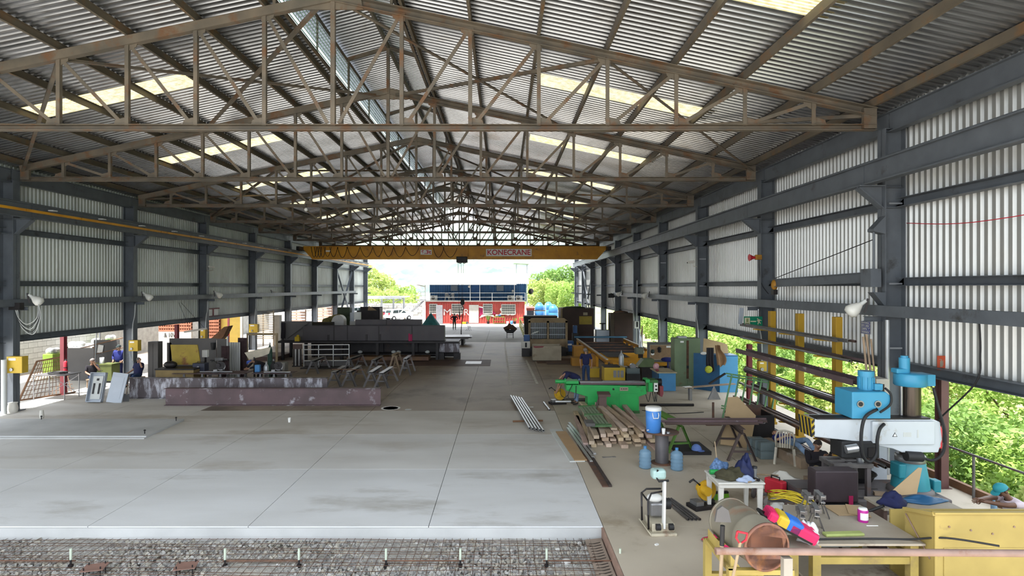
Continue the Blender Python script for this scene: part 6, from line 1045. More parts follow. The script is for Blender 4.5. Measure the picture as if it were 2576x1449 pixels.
bl = T('blue_lockers', 'pair of dark blue lockers with a bright blue end panel', 'locker', (0, 24.9, 0)); x0, xs, x1 = X(1762, 24.9), X(1810, 24.9), X(1856, 24.9)
O('end_panel', MB().box(xs, x1, -0.02, 0.0, 0, 1.55), mat('panel_blue', (0.06, 0.24, 0.44), 0.5, 0, 0.12), bl, 0.005); O('body', MB().prism([(xs, 0.002), (x1, 0.002), (x1, 0.9), (x0, 0.9)], 0, 1.6, 'z'), lockb, bl)
drape('dark jacket with a yellow high-visibility patch hung on the blue lockers', 1777, 1796, 24.7, 0.95, 1.95, blackc, 8, 'hung_jacket', 0.05); tag(O('yellow_vest', MB().sph((0, 0, 0), (0.17, 0.05, 0.16), 9, 7), mat('hiviz', (0.36, 0.40, 0.03), 0.8, 0, 0.4, 16), loc=(X(1784, 24.6), 24.67, 1.02)), 'bundled yellow patterned vest below the dark jacket', 'vest')
tag(O('cardboard_sheet', MB().prism([(X(1770, 25.5), 1.6), (X(1835, 25.5), 1.6), (X(1832, 25.5), 2.0), (X(1815, 25.5), 2.1), (X(1772, 25.5), 2.28)], 0, 0.015), card, loc=(0, 25.6, 0)), 'brown cardboard standing on top of the blue lockers', 'cardboard')
tag(O('leather_apron', MB().grid(lambda u, v: (X(1798, 24.8)+M(24, 24.8)*u*(0.5+0.5*math.sin(PI*min(1, v*1.1+0.15)))+0.1*(1-v), 24.78-0.06*math.sin(u*8), 1.15+0.9*v+0.06*math.sin(u*9)*(1-v)), 12, 10), mat('leather_tan', (0.22, 0.125, 0.06), 0.8, 0, 0.3, 4)), 'tan leather apron hung over the blue locker corner', 'apron')
tag(O('white_rag', MB().sph((0, 0, 0), (0.14, 0.08, 0.07), 8, 6), white, loc=(X(1772, 25), 25.1, 1.66)), 'white rag on the left corner of the blue lockers', 'rag')
# plank bench
pk = T('plank_bench', 'plank on two small stands before the blue lockers', 'bench', (0, 23.2, 0)); O('plank', MB().bar((X(1722, 23.2), 0, 0.50), (X(1856, 23.2), 0.35, 0.60), 0.24, 0.03), woodd, pk); O('stand', MB().box(X(1736, 23.2)-0.05, X(1736, 23.2)+0.05, -0.1, 0.1, 0, 0.48), steelg, pk); O('stand', MB().prism([(X(1800, 23.2)-0.25, 0), (X(1800, 23.2)+0.25, 0), (X(1800, 23.2), 0.52)], 0.1, 0.2), steelg, pk)
tag(O('open_notebook', MB().box(-0.16, 0.16, -0.1, 0.1, 0, 0.02), white, loc=(X(1729, 23.2), 23.2, 0.525), rot=(0, -0.04, 0.2)), 'open notebook on the left end of the plank bench', 'notebook')
tag(O('bent_offcut', MB().bar((-0.3, 0, 0.0), (0.35, 0, 0.42), 0.1, 0.06), dark, loc=(X(1805, 23.3), 23.4, 0.62)), 'dark bent offcut standing on the plank bench', 'offcut')
# floor marking lane
mk = T('floor_marking', 'worn white ladder-striped walkway painted on the floor', 'floor marking', (0, 0, 0.0)); wp = mat('worn_white', (0.60, 0.57, 0.52), 0.7, 0, 0.2, 3, rust=0.25, rustc=(0.32, 0.28, 0.24), rscale=2.5)
for a, b in (((0.31, 26.8), (0.12, 47)), ((1.60, 27.0), (1.42, 36))): O('edge_line', MB().prism([(a[0]-0.06, a[1]), (a[0]+0.06, a[1]), (b[0]+0.06, b[1]), (b[0]-0.06, b[1])], 0.001, 0.004, 'z'), wp, mk)
for i in range(14): y = 27+i*0.75+0.02*i*i*0.3; O('stripe', MB().box(0.37-i*0.008, 1.54-i*0.012, y-0.035, y+0.035, 0.001, 0.004), wp, mk)
# silver tubes on the floor
for i in range(5):
    x = 0.31+i*0.105; rod('silver tube on the floor, %s from the left of five' % ORD[i], (x, 23.6-i*0.12, 0.10), (x+0.52, 17.85+0.08*(4-i), 0.10), 0.036, alu, 'silver_tube', 'tube', 0.006)['group'] = 'silver tubes on the passage floor'
rod('brown bar under the silver tubes', (X(1290, 19.4), 19.4, 0.03), (X(1366, 19.4), 19.5, 0.03), 0.03, rustframe, 'brown_bar', 'bar'); tag(O('steel_strip', MB().box(-0.25, 0.25, -0.05, 0.05, 0, 0.02), pale, loc=(X(1325, 21.8), 21.8, 0)), 'pale strip offcut lying beside the silver tubes', 'strip')
rod('short silver tube lying alone near the floor saw', (X(1368, 22.6), 22.6, 0.03), (X(1383, 21.2), 21.2, 0.03), 0.035, alu, 'silver_tube', 'tube', 0.006)
# manhole and drain
mh = T('floor_hatch', 'open round floor drain with pale broken rim', 'drain', (X(983, 21.65), 21.65, 0)); O('rim', MB().lathe([(0.28, 0.004), (0.32, 0.012), (0.36, 0.004)], n=22), white, mh); O('hole', MB().tube((0, 0, 0.001), (0, 0, 0.004), 0.29, 22), black, mh)
tag(O('drain_cover', MB().lathe([(0.0, 0.006), (0.12, 0.006), (0.13, 0.0)], n=18), pale, loc=(X(1027, 21.4), 21.4, 0.002)), 'small round drain cover right of the open drain', 'drain cover')
# ------------------------------------------------------------------ right foreground
gb_ = 'boards of the timber pile'
rd = random.Random(3); n = 0
adj = ['grey', 'tan', 'brown', 'pale', 'weathered', 'split', 'dark', 'reddish']
for layer, (cnt, z, xa, xb) in enumerate(((11, 0.0, 2.25, 4.6), (9, 0.11, 2.38, 4.4), (8, 0.22, 2.55, 4.3), (5, 0.33, 2.85, 4.25))):
    for i in range(cnt):
        x = xa+(xb-xa)*(i+0.5)/cnt; w_ = rd.uniform(0.13, 0.2); h_ = 0.1 if rd.random() < 0.6 else 0.06; L = rd.uniform(3.0, 4.4); yf = 16.0+rd.uniform(0, 0.75)+layer*0.2; a = rd.uniform(-0.10, 0.06)+(x-3.2)*0.06
        c = (0.56+rd.uniform(-.10, .10)); mm = mat('board_%d' % n, (c, c*rd.uniform(0.72, 0.82), c*rd.uniform(0.5, 0.66)), 0.8, 0, 0.3, 3, rust=0.1, rustc=(0.24, 0.2, 0.16), stretch=(3, 0.5, 3)) if n < 9 else MT['board_%d' % (n % 9)]
        o = O('timber_board', MB().box(-w_/2, w_/2, 0, L, 0, h_), mm, loc=(x, yf, z+0.003), rot=(0, 0, a), bev=0.004)
        lay = ('bottom', 'second', 'third', 'top')[layer]
        tag(o, 'timber board in the %s layer of the pile, %s from the left' % (lay, (ORD+['thirteenth'])[i]), 'board', gb_); n += 1
gs_ = T('slatted_panel', 'faded green slatted wooden panel lying on the timber pile', 'panel', (X(1494, 18.3), 18.3, 0.44), 0, rot=(R(1.5), 0, R(2))); gsl = mat('faded_green', (0.24, 0.31, 0.21), 0.7, 0, 0.2, 3); gdk = mat('frame_green', (0.10, 0.22, 0.09), 0.7, 0, 0.2, 3)
for i in range(5): O('slat', MB().box(-0.26+i*0.105, -0.18+i*0.105, -1.25, 1.25, 0.02, 0.05), gsl, gs_)
for y in (-1.25, 0.0, 1.12): O('end_rail', MB().box(-0.29, 0.29, y, y+0.15, 0, 0.06), gdk, gs_)
tag(O('grey_offcut', MB().box(-0.13, 0.13, -0.25, 0.25, 0, 0.1), greyp, loc=(X(1483, 17.2), 17.2, 0.44), bev=0.01), 'grey metal block lying on the timber pile', 'offcut')
tag(O('tan_board', MB().box(-0.16, 0.16, 0, 3.0, 0, 0.02), mat('ply_tan', (0.44, 0.29, 0.16), 0.7, 0, 0.15, 1.5, rust=0.2, rustc=(0.36, 0.3, 0.24)), loc=(2.02, 15.0, 0.03), rot=(0, 0, 0.075)), 'tan plywood strip lying on pale metal beside the pile', 'board')
tag(O('metal_strip', MB().box(-0.2, 0.2, 0, 3.4, 0, 0.025), pale, loc=(1.93, 15.0, 0.0), rot=(0, 0, 0.075)), 'wide pale metal strip under the tan plywood', 'strip')
for i in range(3): tag(O('alu_profile', MB().box(-0.04, 0.04, 0, 3.6, 0, 0.05), alu, loc=(2.28+i*0.1, 14.9+i*0.35, 0.003), rot=(0, 0, 0.06+0.01*i), bev=0.004), ('left', 'middle', 'right')[i]+' aluminium profile of three between strip and timber', 'profile', 'aluminium profiles by the timber')
bk = T('charred_plank', 'long rusty brown plank reaching toward the viewer from the pile', 'plank', (2.36, 13.1, 0), rot=(0, 0, R(2))); O('plank', MB().box(-0.1, 0.03, 0, 3.6, 0, 0.03), rusty, bk); O('edge_board', MB().box(0.035, 0.11, 0.0, 3.3, 0, 0.05), mat('char', (0.06, 0.045, 0.04), 0.9, 0, 0.5, 6), bk)
# round table with cooler
rt = T('round_steel_table', 'rusty round steel table on a pipe pedestal', 'table', (4.1, 14.9, 0)); O('top', MB().lathe([(0, 0.80), (0.42, 0.80), (0.43, 0.81), (0.43, 0.825), (0, 0.825)], n=30), rusty, rt); O('pedestal', MB().tube((0, 0, 0), (0, 0, 0.8), 0.17, 22), mat('pipe_grey', (0.17, 0.16, 0.17), 0.4, 0.4, 0.2), rt); O('foot', MB().lathe([(0.28, 0), (0.28, 0.02), (0.17, 0.03)], n=22), rusty, rt)
cb1 = mat('cooler_blue', (0.06, 0.23, 0.62), 0.35, 0, 0.05); 
wc = T('water_cooler', 'blue drinks cooler with white lid on the round table', 'cooler', (3.86, 14.82, 0.825)); O('tub', MB().lathe([(0.165, 0), (0.18, 0.01), (0.19, 0.3), (0.195, 0.56), (0.18, 0.57)], n=28), cb1, wc); O('lid', MB().lathe([(0.2, 0.56), (0.205, 0.575), (0.205, 0.63), (0.19, 0.65), (0.0, 0.655)], n=28), white, wc); O('handle', MB().path([(-0.075, -0.19, 0.53), (-0.075, -0.235, 0.48), (-0.06, -0.24, 0.40), (0.06, -0.24, 0.40), (0.075, -0.235, 0.48), (0.075, -0.19, 0.53)], 0.012, 8), white, wc); O('spigot', MB().tube((-0.15, -0.12, 0.08), (-0.19, -0.15, 0.08), 0.015, 8), white, wc)
tag(O('paper_cup', MB().lathe([(0.036, 0), (0.048, 0.14), (0.044, 0.14), (0.03, 0.01)], n=16), white, loc=(4.06, 14.6, 0.825)), 'white paper cup beside the blue cooler', 'cup'); tag(O('small_bottle_cap', MB().lathe([(0.05, 0), (0.05, 0.04), (0.03, 0.05), (0, 0.05)], n=14), steelg, loc=(4.19, 14.66, 0.825)), 'small silver lid next to the paper cup', 'lid')
jug = glassmat('jug_blue', (0.25, 0.42, 0.58), 0.1, 0.55)
def waterjug(label, loc):
    t = T('water_bottle', label, 'water bottle', loc); pr = [(0.12, 0)]
    for k in range(4): pr += [(0.15, 0.02+k*0.09), (0.155, 0.05+k*0.09), (0.14, 0.085+k*0.09)]
    O('bottle', MB().lathe(pr+[(0.15, 0.40), (0.11, 0.45), (0.04, 0.48), (0.035, 0.52)], n=24), jug, t); O('cap', MB().lathe([(0.04, 0.5), (0.04, 0.55), (0, 0.555)], n=14), bt, t); return t
waterjug('clear blue water bottle standing on the floor by the timber', (3.57, 14.5, 0)); waterjug('water bottle half hidden behind the round table foot', (4.32, 14.35, 0))
wr = T('open_spanner', 'open-ended spanner lying on the floor left of the water bottle', 'spanner', (X(1532, 15.4), 15.4, 0.003), 0.15); O('shaft', MB().box(-0.12, 0.12, -0.014, 0.014, 0, 0.012), steelg, wr); O('jaw', MB().prism([(0.1, -0.03), (0.18, -0.045), (0.18, -0.012), (0.14, 0), (0.18, 0.012), (0.18, 0.045), (0.1, 0.03)], 0, 0.014, 'z'), steelg, wr); O('jaw', MB().prism([(-0.1, -0.03), (-0.1, 0.03), (-0.18, 0.04), (-0.18, 0.012), (-0.14, 0), (-0.18, -0.012), (-0.18, -0.04)], 0, 0.014, 'z'), steelg, wr)
# angles on trestles
def trestle(label, loc, rz, m, H=0.9, L=1.4, topm=None):
    t = T('steel_trestle', label, 'trestle', loc, rz); O('top_beam', MB().ib((0, -L/2, H-0.07), (0, L/2, H-0.07), 0.12, 0.14, 0.012), topm or m, t)
    for y in (-L/2+0.1, L/2-0.1):
        for s in (-1, 1): O('leg', MB().ch((s*0.05, y, H-0.14), (s*0.36, y, 0), 0.08, 0.05, 0.008), m, t)
        O('tie', MB().bar((-0.26, y, 0.25), (0.26, y, 0.25), 0.03, 0.05), m, t)
    return t
trb = mat('trestle_brown', (0.085, 0.06, 0.055), 0.6, 0, 0.3, 3); trestle('green sawhorse trestle under the left end of the steel angles', (4.75, 16.7, 0), 0.15, mat('trestle_green', (0.10, 0.22, 0.04), 0.6, 0, 0.25, 3), 0.86, 1.9, None); trestle('dark brown trestle under the right end of the steel angles', (6.3, 15.7, 0), -0.1, trb, 0.86, 1.5)
for i in range(6):
    x0 = 4.35+0.12*(i % 3); y = 15.45+0.13*(i % 3)+0.05*(i//3); z = 0.885+0.055*(i//3)
    tag(O('steel_angle', MB().an((x0-0.1*(i % 2), y, z), (6.85+0.35*((i*7) % 3)/2, y, z), 0.05, 0.008), rustb if i % 2 else rpd), 'rusty steel angle laid on the trestles, %s %s' % (('front', 'middle', 'rear')[i % 3], ('below', 'on top')[i//3]), 'angle', 'steel angles on the trestles')
tag(O('cardboard_sheet', MB().prism([(-0.5, 0.05), (0.35, 0.0), (0.52, 0.92), (0.0, 1.42), (-0.28, 1.38)], -0.012, 0.012), card, loc=(6.65, 16.35, 0.0), rot=(R(-10), R(4), 0)), 'big brown cardboard sheet leaning by the black chest', 'cardboard')
bx = T('black_chest', 'open black steel chest behind the cardboard sheet', 'chest', (7.45, 16.9, 0)); O('front', MB().box(-0.4, 0.34, -0.35, -0.33, 0.02, 0.86), dark, bx); O('side', MB().box(0.32, 0.34, -0.33, 0.5, 0.02, 0.86), dark, bx); O('side', MB().box(-0.4, -0.38, -0.33, 0.5, 0.02, 0.95), dark, bx); O('back', MB().box(-0.4, 0.34, 0.48, 0.5, 0.02, 1.0), rusty, bx); O('chest_floor', MB().box(-0.4, 0.34, -0.35, 0.5, 0, 0.02), dark, bx); O('handle', MB().path([(-0.1, -0.36, 0.7), (-0.04, -0.38, 0.64), (0.04, -0.38, 0.64), (0.1, -0.36, 0.7)], 0.012, 6), steelg, bx)
st_ = T('rebar_stand', 'thin dark upright strip standing behind the steel angles', 'stand', (X(1794, 19), 19, 0)); O('strip', MB().box(-0.035, 0.035, -0.01, 0.01, 0.02, 0.75), rusty, st_); O('base', MB().box(-0.25, 0.25, -0.1, 0.1, 0, 0.02), rusty, st_)
flat('dark plate on the floor behind the round table', 1705, 1790, 15.6, 16.6, 0.0, dark, 0.10); 
bcap = T('baseball_cap', 'pale blue cap resting on the dark plate by the trestles', 'cap', (X(1757, 15.6), 15.75, 0.10), 0.5); O('crown', MB().grid(lambda u, v: (0.13*math.cos(2*PI*u)*math.cos(1.57*v), 0.15*math.sin(2*PI*u)*math.cos(1.57*v), 0.16*math.sin(1.57*v)), 18, 7), mat('cap_pale_blue', (0.12, 0.20, 0.48), 0.8, 0, 0.15), bcap); O('brim', MB().grid(lambda u, v: ((u-0.5)*0.22, -(0.12+0.12*v*math.sqrt(max(0, 1-(2*u-1)**2*0.7))), 0.015-0.01*v), 8, 3), MT['cap_pale_blue'], bcap)
# ------------------------------------------------------------------ pipe rack against the right wall
ry_ = mat('rack_yellow', (0.44, 0.26, 0.02), 0.55, 0, 0.2, 2, rust=0.12)
RP = [(8.95, 19.2), (8.95, 17.4), (8.95, 15.45)]; LV = [0.5, 1.05, 1.6, 2.18, 2.72, 3.16]
for i, (x, y) in enumerate(RP):
    t = T('cantilever_rack_post', 'yellow cantilever rack post, %s of three from the viewer' % ORD[2-i], 'rack', (x, y, 0), 0, 'yellow rack posts'); O('post', MB().box(-0.09, 0.09, -0.1, 0.1, 0, 3.75), ry_, t, 0.01)
    for z in LV: O('arm', MB().prism([(-0.05, z-0.08), (-0.62, z-0.03), (-0.62, z), (-0.05, z)], -0.05, 0.05), ry_, t)
    O('foot', MB().box(-0.65, 0.12, -0.12, 0.12, 0, 0.08), ry_, t)
stockm = [rusty, rustb, dark, rpd, steelg, MT['galv_dark']]
lvn = ['lowest', 'second lowest', 'third', 'fourth', 'fifth', 'top']
for li, z in enumerate(LV):
    cnt = (6, 6, 6, 4, 4, 3)[li]
    for i in range(cnt):
        x = 8.38+i*(0.5/cnt)+0.03; y0 = (12.9, 13.2, 13.3, 13.4, 14.2, 14.0)[li]+rd.uniform(-.3, .5); y1 = 20.3+rd.uniform(-.6, .9); m = stockm[(i*5+li) % 6] if li != 3 else rustb; k = (i+li) % 3; mb = MB(); hh = 0.14 if li == 3 else rd.uniform(0.05, 0.1)
        if k == 0: mb.ch((0, 0, hh/2), (0, y1-y0, hh/2), 0.06, hh, 0.008)
        elif k == 1: mb.tube((0, 0, 0.035), (0, y1-y0, 0.035), 0.034, 8, hollow=0.005)
        else: mb.an((0, 0, 0.035), (0, y1-y0, 0.035), 0.068, 0.008)
        tag(O('stock_length', mb, m, loc=(x, y0, z+0.002), rot=(0, 0, rd.uniform(-.012, .012))), '%s length from the aisle on the %s arms of the pipe rack' % (ORD[i], lvn[li]), 'steel stock', 'stock on the pipe rack')
for i in range(14):
    x = 7.75+0.09*(i % 9)+rd.uniform(-.02, .02); z = 0.09*(i//9); y0 = 13.2+rd.uniform(-.2, .9); y1 = 20.2+rd.uniform(-.8, .8)
    tag(O('stock_length', MB().ch((0, 0, 0.04), (0, y1-y0, 0.04), 0.07, 0.08, 0.008) if i % 2 else MB().tube((0, 0, 0.04), (0, y1-y0, 0.04), 0.038, 8, hollow=0.005), (dark, rusty, galvd, rustb)[i % 4], loc=(x, y0, z+0.002), rot=(0, 0, -0.03+rd.uniform(-.01, .01))), '%s bar from the left in the %s row on the floor before the rack' % (ORD[i % 9], 'lower' if i < 9 else 'upper'), 'steel stock', 'stock on the floor before the rack')
redpost('red post at the far end of the pipe rack', 1885, 22.2, 2.35, redp, 0.16)
redpost('thin stand under the cream switch box by the rack', 1916, 20.65, 1.55, dark, 0.06, 'box_stand')
ybox('cream switch box at the far end of the pipe rack', X(1916, 20.6), 20.6, 1.55, 0.28, 0.35, 0.2)
# green frame of rods leaning on the rack
gf = T('green_rod_frame', 'green welded rod frame leaning against the pipe rack', 'frame', (X(1890, 18.6), 18.9, 0), rot=(R(-12), R(10), 0)); gfm = mat('rod_green', (0.12, 0.27, 0.12), 0.5, 0, 0.2)
for i in range(7): O('upright_rod', MB().tube((-0.85+i*0.26, -0.05*(i % 2), 0), (-0.65+i*0.25, 0, 1.6), 0.028, 6), gfm, gf)
for z, a, b in ((1.58, -0.85, 1.1), (1.5, -0.8, 1.05), (0.5, -0.9, 0.95), (0.42, -0.9, 0.95)): O('cross_rod', MB().tube((a, 0.02, z), (b, -0.02, z+0.02), 0.026, 6), gfm, gf)
tag(O('purple_bag', MB().sph((0, 0, 0.2), (0.14, 0.08, 0.22), 10, 8), mat('bag_purple', (0.22, 0.14, 0.42), 0.6, 0, 0.5, 12), loc=(X(1852, 19.3), 19.3, 0.35), rot=(0, 0.3, 0)), 'purple printed bag beside the green rod frame', 'bag'); tag(O('bag_crate', MB().box(-0.2, 0.2, -0.15, 0.15, 0, 0.38), dark, loc=(X(1852, 19.3), 19.35, 0)), 'small dark crate under the purple bag', 'crate')
# ------------------------------------------------------------------ radial drill
db = mat('drill_blue', (0.05, 0.30, 0.50), 0.4, 0, 0.1, 2); dt = mat('drill_teal', (0.025, 0.24, 0.30), 0.45, 0, 0.2, 2); armw = mat('arm_grey_white', (0.56, 0.60, 0.64), 0.4, 0, 0.06, 2, rust=0.03, rustc=(0.3, 0.25, 0.18)); bas = mat('base_plate', (0.13, 0.115, 0.12), 0.55, 0.2, 0.25, 2, rust=0.15)
dxx, dyy = 8.47, 12.0; rdr = T('radial_drill', 'large blue radial drill with a long pale arm', 'drill', (dxx, dyy, 0))
O('base', MB().box(-2.3, 0.5, -0.5, 0.75, 0, 0.30), bas, rdr, 0.03); O('base_groove', MB().box(-2.2, -0.6, -0.42, -0.38, 0.3, 0.305).box(-2.2, -0.6, 0.1, 0.14, 0.3, 0.305), dark, rdr)
O('foot_flange', MB().lathe([(0.42, 0.30), (0.42, 0.36), (0.36, 0.40)], n=28), bas, rdr); O('pillar_foot', MB().lathe([(0.35, 0.38), (0.325, 0.6), (0.27, 0.92), (0.255, 0.94)], n=28), dt, rdr); O('foot_box', MB().box(-0.36, -0.2, -0.2, 0.1, 0.62, 0.92), dt, rdr, 0.03); O('collar', MB().lathe([(0.27, 0.93), (0.275, 0.95), (0.275, 1.06), (0.25, 1.08)], n=28), steelg, rdr); O('pillar', MB().tube((0, 0, 1.06), (0, 0, 2.5), 0.19, 26), mat('pillar_bronze', (0.075, 0.06, 0.05), 0.25, 0.7, 0.2, 3, stretch=(1, 1, 0.2)), rdr)
O('top_gearbox', MB().lathe([(0.28, 2.50), (0.30, 2.52), (0.30, 2.74), (0.28, 2.76), (0.0, 2.77)], n=26).box(0.0, 0.38, -0.2, 0.2, 2.52, 2.75), db, rdr); O('lift_motor', MB().tube((-0.12, 0, 2.77), (-0.12, 0, 3.08), 0.1, 18).tube((-0.12, 0, 3.08), (-0.12, 0, 3.12), 0.07, 18), db, rdr); O('lift_bracket', MB().box(-0.34, -0.1, -0.1, 0.1, 2.76, 2.86), db, rdr, 0.02)
O('screw_rod', MB().tube((-0.24, -0.08, 1.9), (-0.24, -0.08, 2.5), 0.03, 8), steelg, rdr)
arm = O('arm', MB().prism([(-2.14, 1.86), (0.28, 1.86), (0.42, 1.80), (0.46, 1.45), (0.38, 1.18), (-0.35, 1.18), (-0.55, 1.26), (-1.4, 1.42), (-2.14, 1.50)], -0.28, 0.22), armw, rdr, 0.02)
O('arm_cover', MB().box(-1.0, 0.26, -0.34, -0.28, 1.36, 1.83), armw, arm, 0.012); O('arm_slideway', MB().box(-2.1, 0.2, -0.3, 0.0, 1.86, 1.89), dark, arm)
O('hazard_plate', MB().box(-2.2, -2.14, -0.26, 0.2, 1.5, 1.86), yb_, arm)
for i in range(4): O('hazard_stripe', MB().prism([(-0.26+i*0.13-0.05, 1.5), (-0.26+i*0.13+0.02, 1.5), (-0.26+i*0.13+0.12, 1.86), (-0.26+i*0.13+0.05, 1.86)], -2.206, -2.2, 'x'), black, arm)
for i in range(3): O('hazard_stripe', MB().prism([(-2.2, 1.5+i*0.13), (-2.14, 1.56+i*0.13), (-2.14, 1.62+i*0.13), (-2.2, 1.56+i*0.13)], -0.287, -0.282), black, arm)
O('warning_triangle', MB().prism([(-0.60, 1.52), (-0.50, 1.52), (-0.55, 1.61)], -0.345, -0.34), black, arm); O('warning_triangle_face', MB().prism([(-0.583, 1.53), (-0.517, 1.53), (-0.55, 1.59)], -0.348, -0.344), white, arm); O('name_plate', MB().box(-0.38, -0.22, -0.345, -0.34, 1.52, 1.61), pale, arm); O('lock_slot', MB().box(-0.1, -0.07, -0.345, -0.34, 1.5, 1.66), pale, arm)
hdb = O('spindle_head', MB().prism([(-1.46, 1.9), (-0.68, 1.9), (-0.68, 2.36), (-0.78, 2.44), (-1.46, 2.44)], -0.42, 0.2), db, rdr, 0.02)
for x in (-1.3, -0.95): O('dial_ring', MB().tube((x, -0.44, 2.2), (x, -0.42, 2.2), 0.07, 18), steelg, hdb); O('dial_hole', MB().tube((x, -0.446, 2.2), (x, -0.44, 2.2), 0.045, 16), black, hdb)
O('head_motor', MB().tube((-0.98, -0.1, 2.44), (-0.98, -0.1, 2.72), 0.14, 20).tube((-0.98, -0.1, 2.72), (-0.98, -0.1, 2.82), 0.15, 20), db, hdb); 
for i in range(10): a = 2*PI*i/10; O('motor_fin', MB().bar((-0.98+0.145*math.cos(a), -0.1+0.145*math.sin(a), 2.46), (-0.98+0.145*math.cos(a), -0.1+0.145*math.sin(a), 2.70), 0.02, 0.02), db, hdb)
O('terminal_box', MB().box(-0.92, -0.76, -0.3, -0.2, 2.45, 2.58), db, hdb, 0.01)
O('feed_head', MB().box(-1.62, -0.85, -0.34, 0.1, 1.08, 1.42), black, hdb, 0.03); O('silver_cap', MB().tube((-1.58, -0.4, 1.28), (-1.36, -0.42, 1.32), 0.085, 18), alu, hdb); O('switch_block', MB().box(-1.1, -0.9, -0.36, -0.34, 1.12, 1.3), dark, hdb); O('spindle', MB().tube((-1.1, -0.1, 1.08), (-1.1, -0.1, 0.88), 0.07, 16), alu, hdb)
O('hose', MB().cab([(-0.98, -0.45, 2.1), (-1.25, -0.5, 1.95), (-1.34, -0.52, 1.6), (-1.30, -0.5, 1.2), (-1.15, -0.48, 1.06), (-1.0, -0.46, 1.2), (-0.98, -0.46, 1.5), (-0.92, -0.44, 1.7), (-0.78, -0.36, 1.78)], 0.032, 10), black, rdr); O('hose', MB().cab([(-0.80, -0.42, 2.52), (-0.70, -0.44, 2.4), (-0.72, -0.46, 2.2), (-0.95, -0.5, 2.05)], 0.022, 8), black, rdr); O('hose', MB().cab([(0.28, -0.28, 2.5), (0.36, -0.3, 2.1), (0.48, -0.32, 1.6), (0.46, -0.3, 1.2), (0.3, -0.25, 1.02), (0.1, -0.2, 1.06)], 0.028, 8), black, rdr)
O('arm_end_housing', MB().box(0.30, 0.5, -0.2, 0.2, 1.25, 1.7), armw, rdr, 0.03); O('dark_recess', MB().box(0.33, 0.44, -0.21, -0.2, 1.38, 1.62), dark, rdr); O('clamp_motor', MB().tube((-0.3, -0.3, 1.12), (0.02, -0.3, 1.1), 0.1, 14), black, rdr); O('coolant_pot', MB().box(0.42, 0.58, -0.1, 0.08, 0.3, 0.55), dt, rdr, 0.02)
cabw = T('drill_control_cabinet', 'pale control cabinet standing behind the drill head', 'cabinet', (X(2212, 13.4), 13.5, 0)); O('body', MB().box(-0.2, 0.2, -0.15, 0.3, 0.9, 2.42), offw, cabw, 0.01); O('vent', MB().box(-0.12, -0.07, -0.16, -0.15, 1.5, 2.3).box(0.03, 0.08, -0.16, -0.15, 1.5, 2.3), dark, cabw); O('plinth', MB().box(-0.18, 0.18, -0.1, 0.28, 0, 0.9), panelg, cabw)
tag(O('leaning_rods', MB().tube((0, 0, 0), (-0.1, 0.1, 1.6), 0.025, 6).tube((0.09, 0, 0), (-0.02, 0.12, 1.65), 0.025, 6).tube((0.16, 0, 0), (0.07, 0.1, 1.55), 0.02, 6), woodd, loc=(8.0, 12.55, 1.86)), 'pair of thin stakes standing behind the drill arm', 'stake')
tag(O('timber_wedge', MB().box(-0.17, 0.17, -0.06, 0.06, 0, 0.06), woodd, loc=(7.75, 11.75, 0.302), rot=(0, 0, -0.3)), 'short timber wedge lying on the drill base', 'wedge')
bx3 = T('drill_work_table', 'grey steel frame table standing on the drill base', 'table', (7.1, 11.95, 0.302)); 
for x in (-0.32, 0.32):
    for y in (-0.22, 0.22): O('leg', MB().box(x-0.04, x+0.04, y-0.04, y+0.04, 0, 0.58), bas, bx3)
for y in (-0.24, 0.0, 0.24): O('top_bar', MB().box(-0.4, 0.4, y-0.04, y+0.04, 0.58, 0.66), galvd, bx3)
for x in (-0.37, 0.0, 0.37): O('top_bar', MB().box(x-0.04, x+0.04, -0.24, 0.24, 0.58, 0.65), galvd, bx3)
tb5 = T('black_basin', 'black plastic basin on the floor behind the frame table', 'basin', (7.75, 12.9, 0)); O('shell', MB().lathe([(0.3, 0), (0.5, 0.42), (0.53, 0.43), (0.46, 0.4), (0.27, 0.04)], n=22), black, tb5); O('inner', MB().lathe([(0, 0.05), (0.28, 0.05)], n=22), dark, tb5)
# dark cabinet block and rusty beam
dbk = T('dark_work_box', 'dark purple-black steel work box on the floor before the frame table', 'box', (6.48, 11.2, 0)); O('upper_box', MB().box(-0.42, 0.42, -0.02, 0.3, 0.36, 0.98), mat('box_plum', (0.045, 0.032, 0.038), 0.5), dbk, 0.03); O('lower_box', MB().box(-0.44, 0.46, -0.05, 0.34, 0.0, 0.33), black, dbk); O('crimson_rag', MB().box(0.22, 0.3, -0.035, -0.02, 0.32, 0.5), mag, dbk)
tag(O('rust_beam', MB().ch((5.95, 10.95, 0.1), (7.0, 10.95, 0.1), 0.12, 0.2, 0.015), rp_), 'short rusty channel lying before the dark work box', 'beam')
person('seated worker in dark clothes and khaki trousers holding up a phone', (7.3, 13.35, 0), R(-8), J(SIT, pelvis=(0, 0, 0.22), chest=(0, 0.12, 0.55), neck=(0, 0.1, 0.73), head=(0, 0.05, 0.88), shL=(0.19, 0.1, 0.67), shR=(-0.19, 0.1, 0.67), hipL=(0.09, 0, 0.2), hipR=(-0.09, 0, 0.2), knL=(0.17, -0.34, 0.48), knR=(-0.17, -0.34, 0.48), anL=(0.16, -0.5, 0.08), anR=(-0.16, -0.5, 0.08), toL=(0.17, -0.58, 0.03), toR=(-0.17, -0.58, 0.03), wrL=(0.14, -0.28, 0.66), elL=(0.27, -0.05, 0.5), hdL=(0, -0.3, 1), wrR=(0.02, -0.28, 0.66), elR=(-0.24, -0.05, 0.48), hdR=(0.2, -0.3, 1), grip=0.6), skinA, blackc, khaki, hair=hairm, bare=0.2)
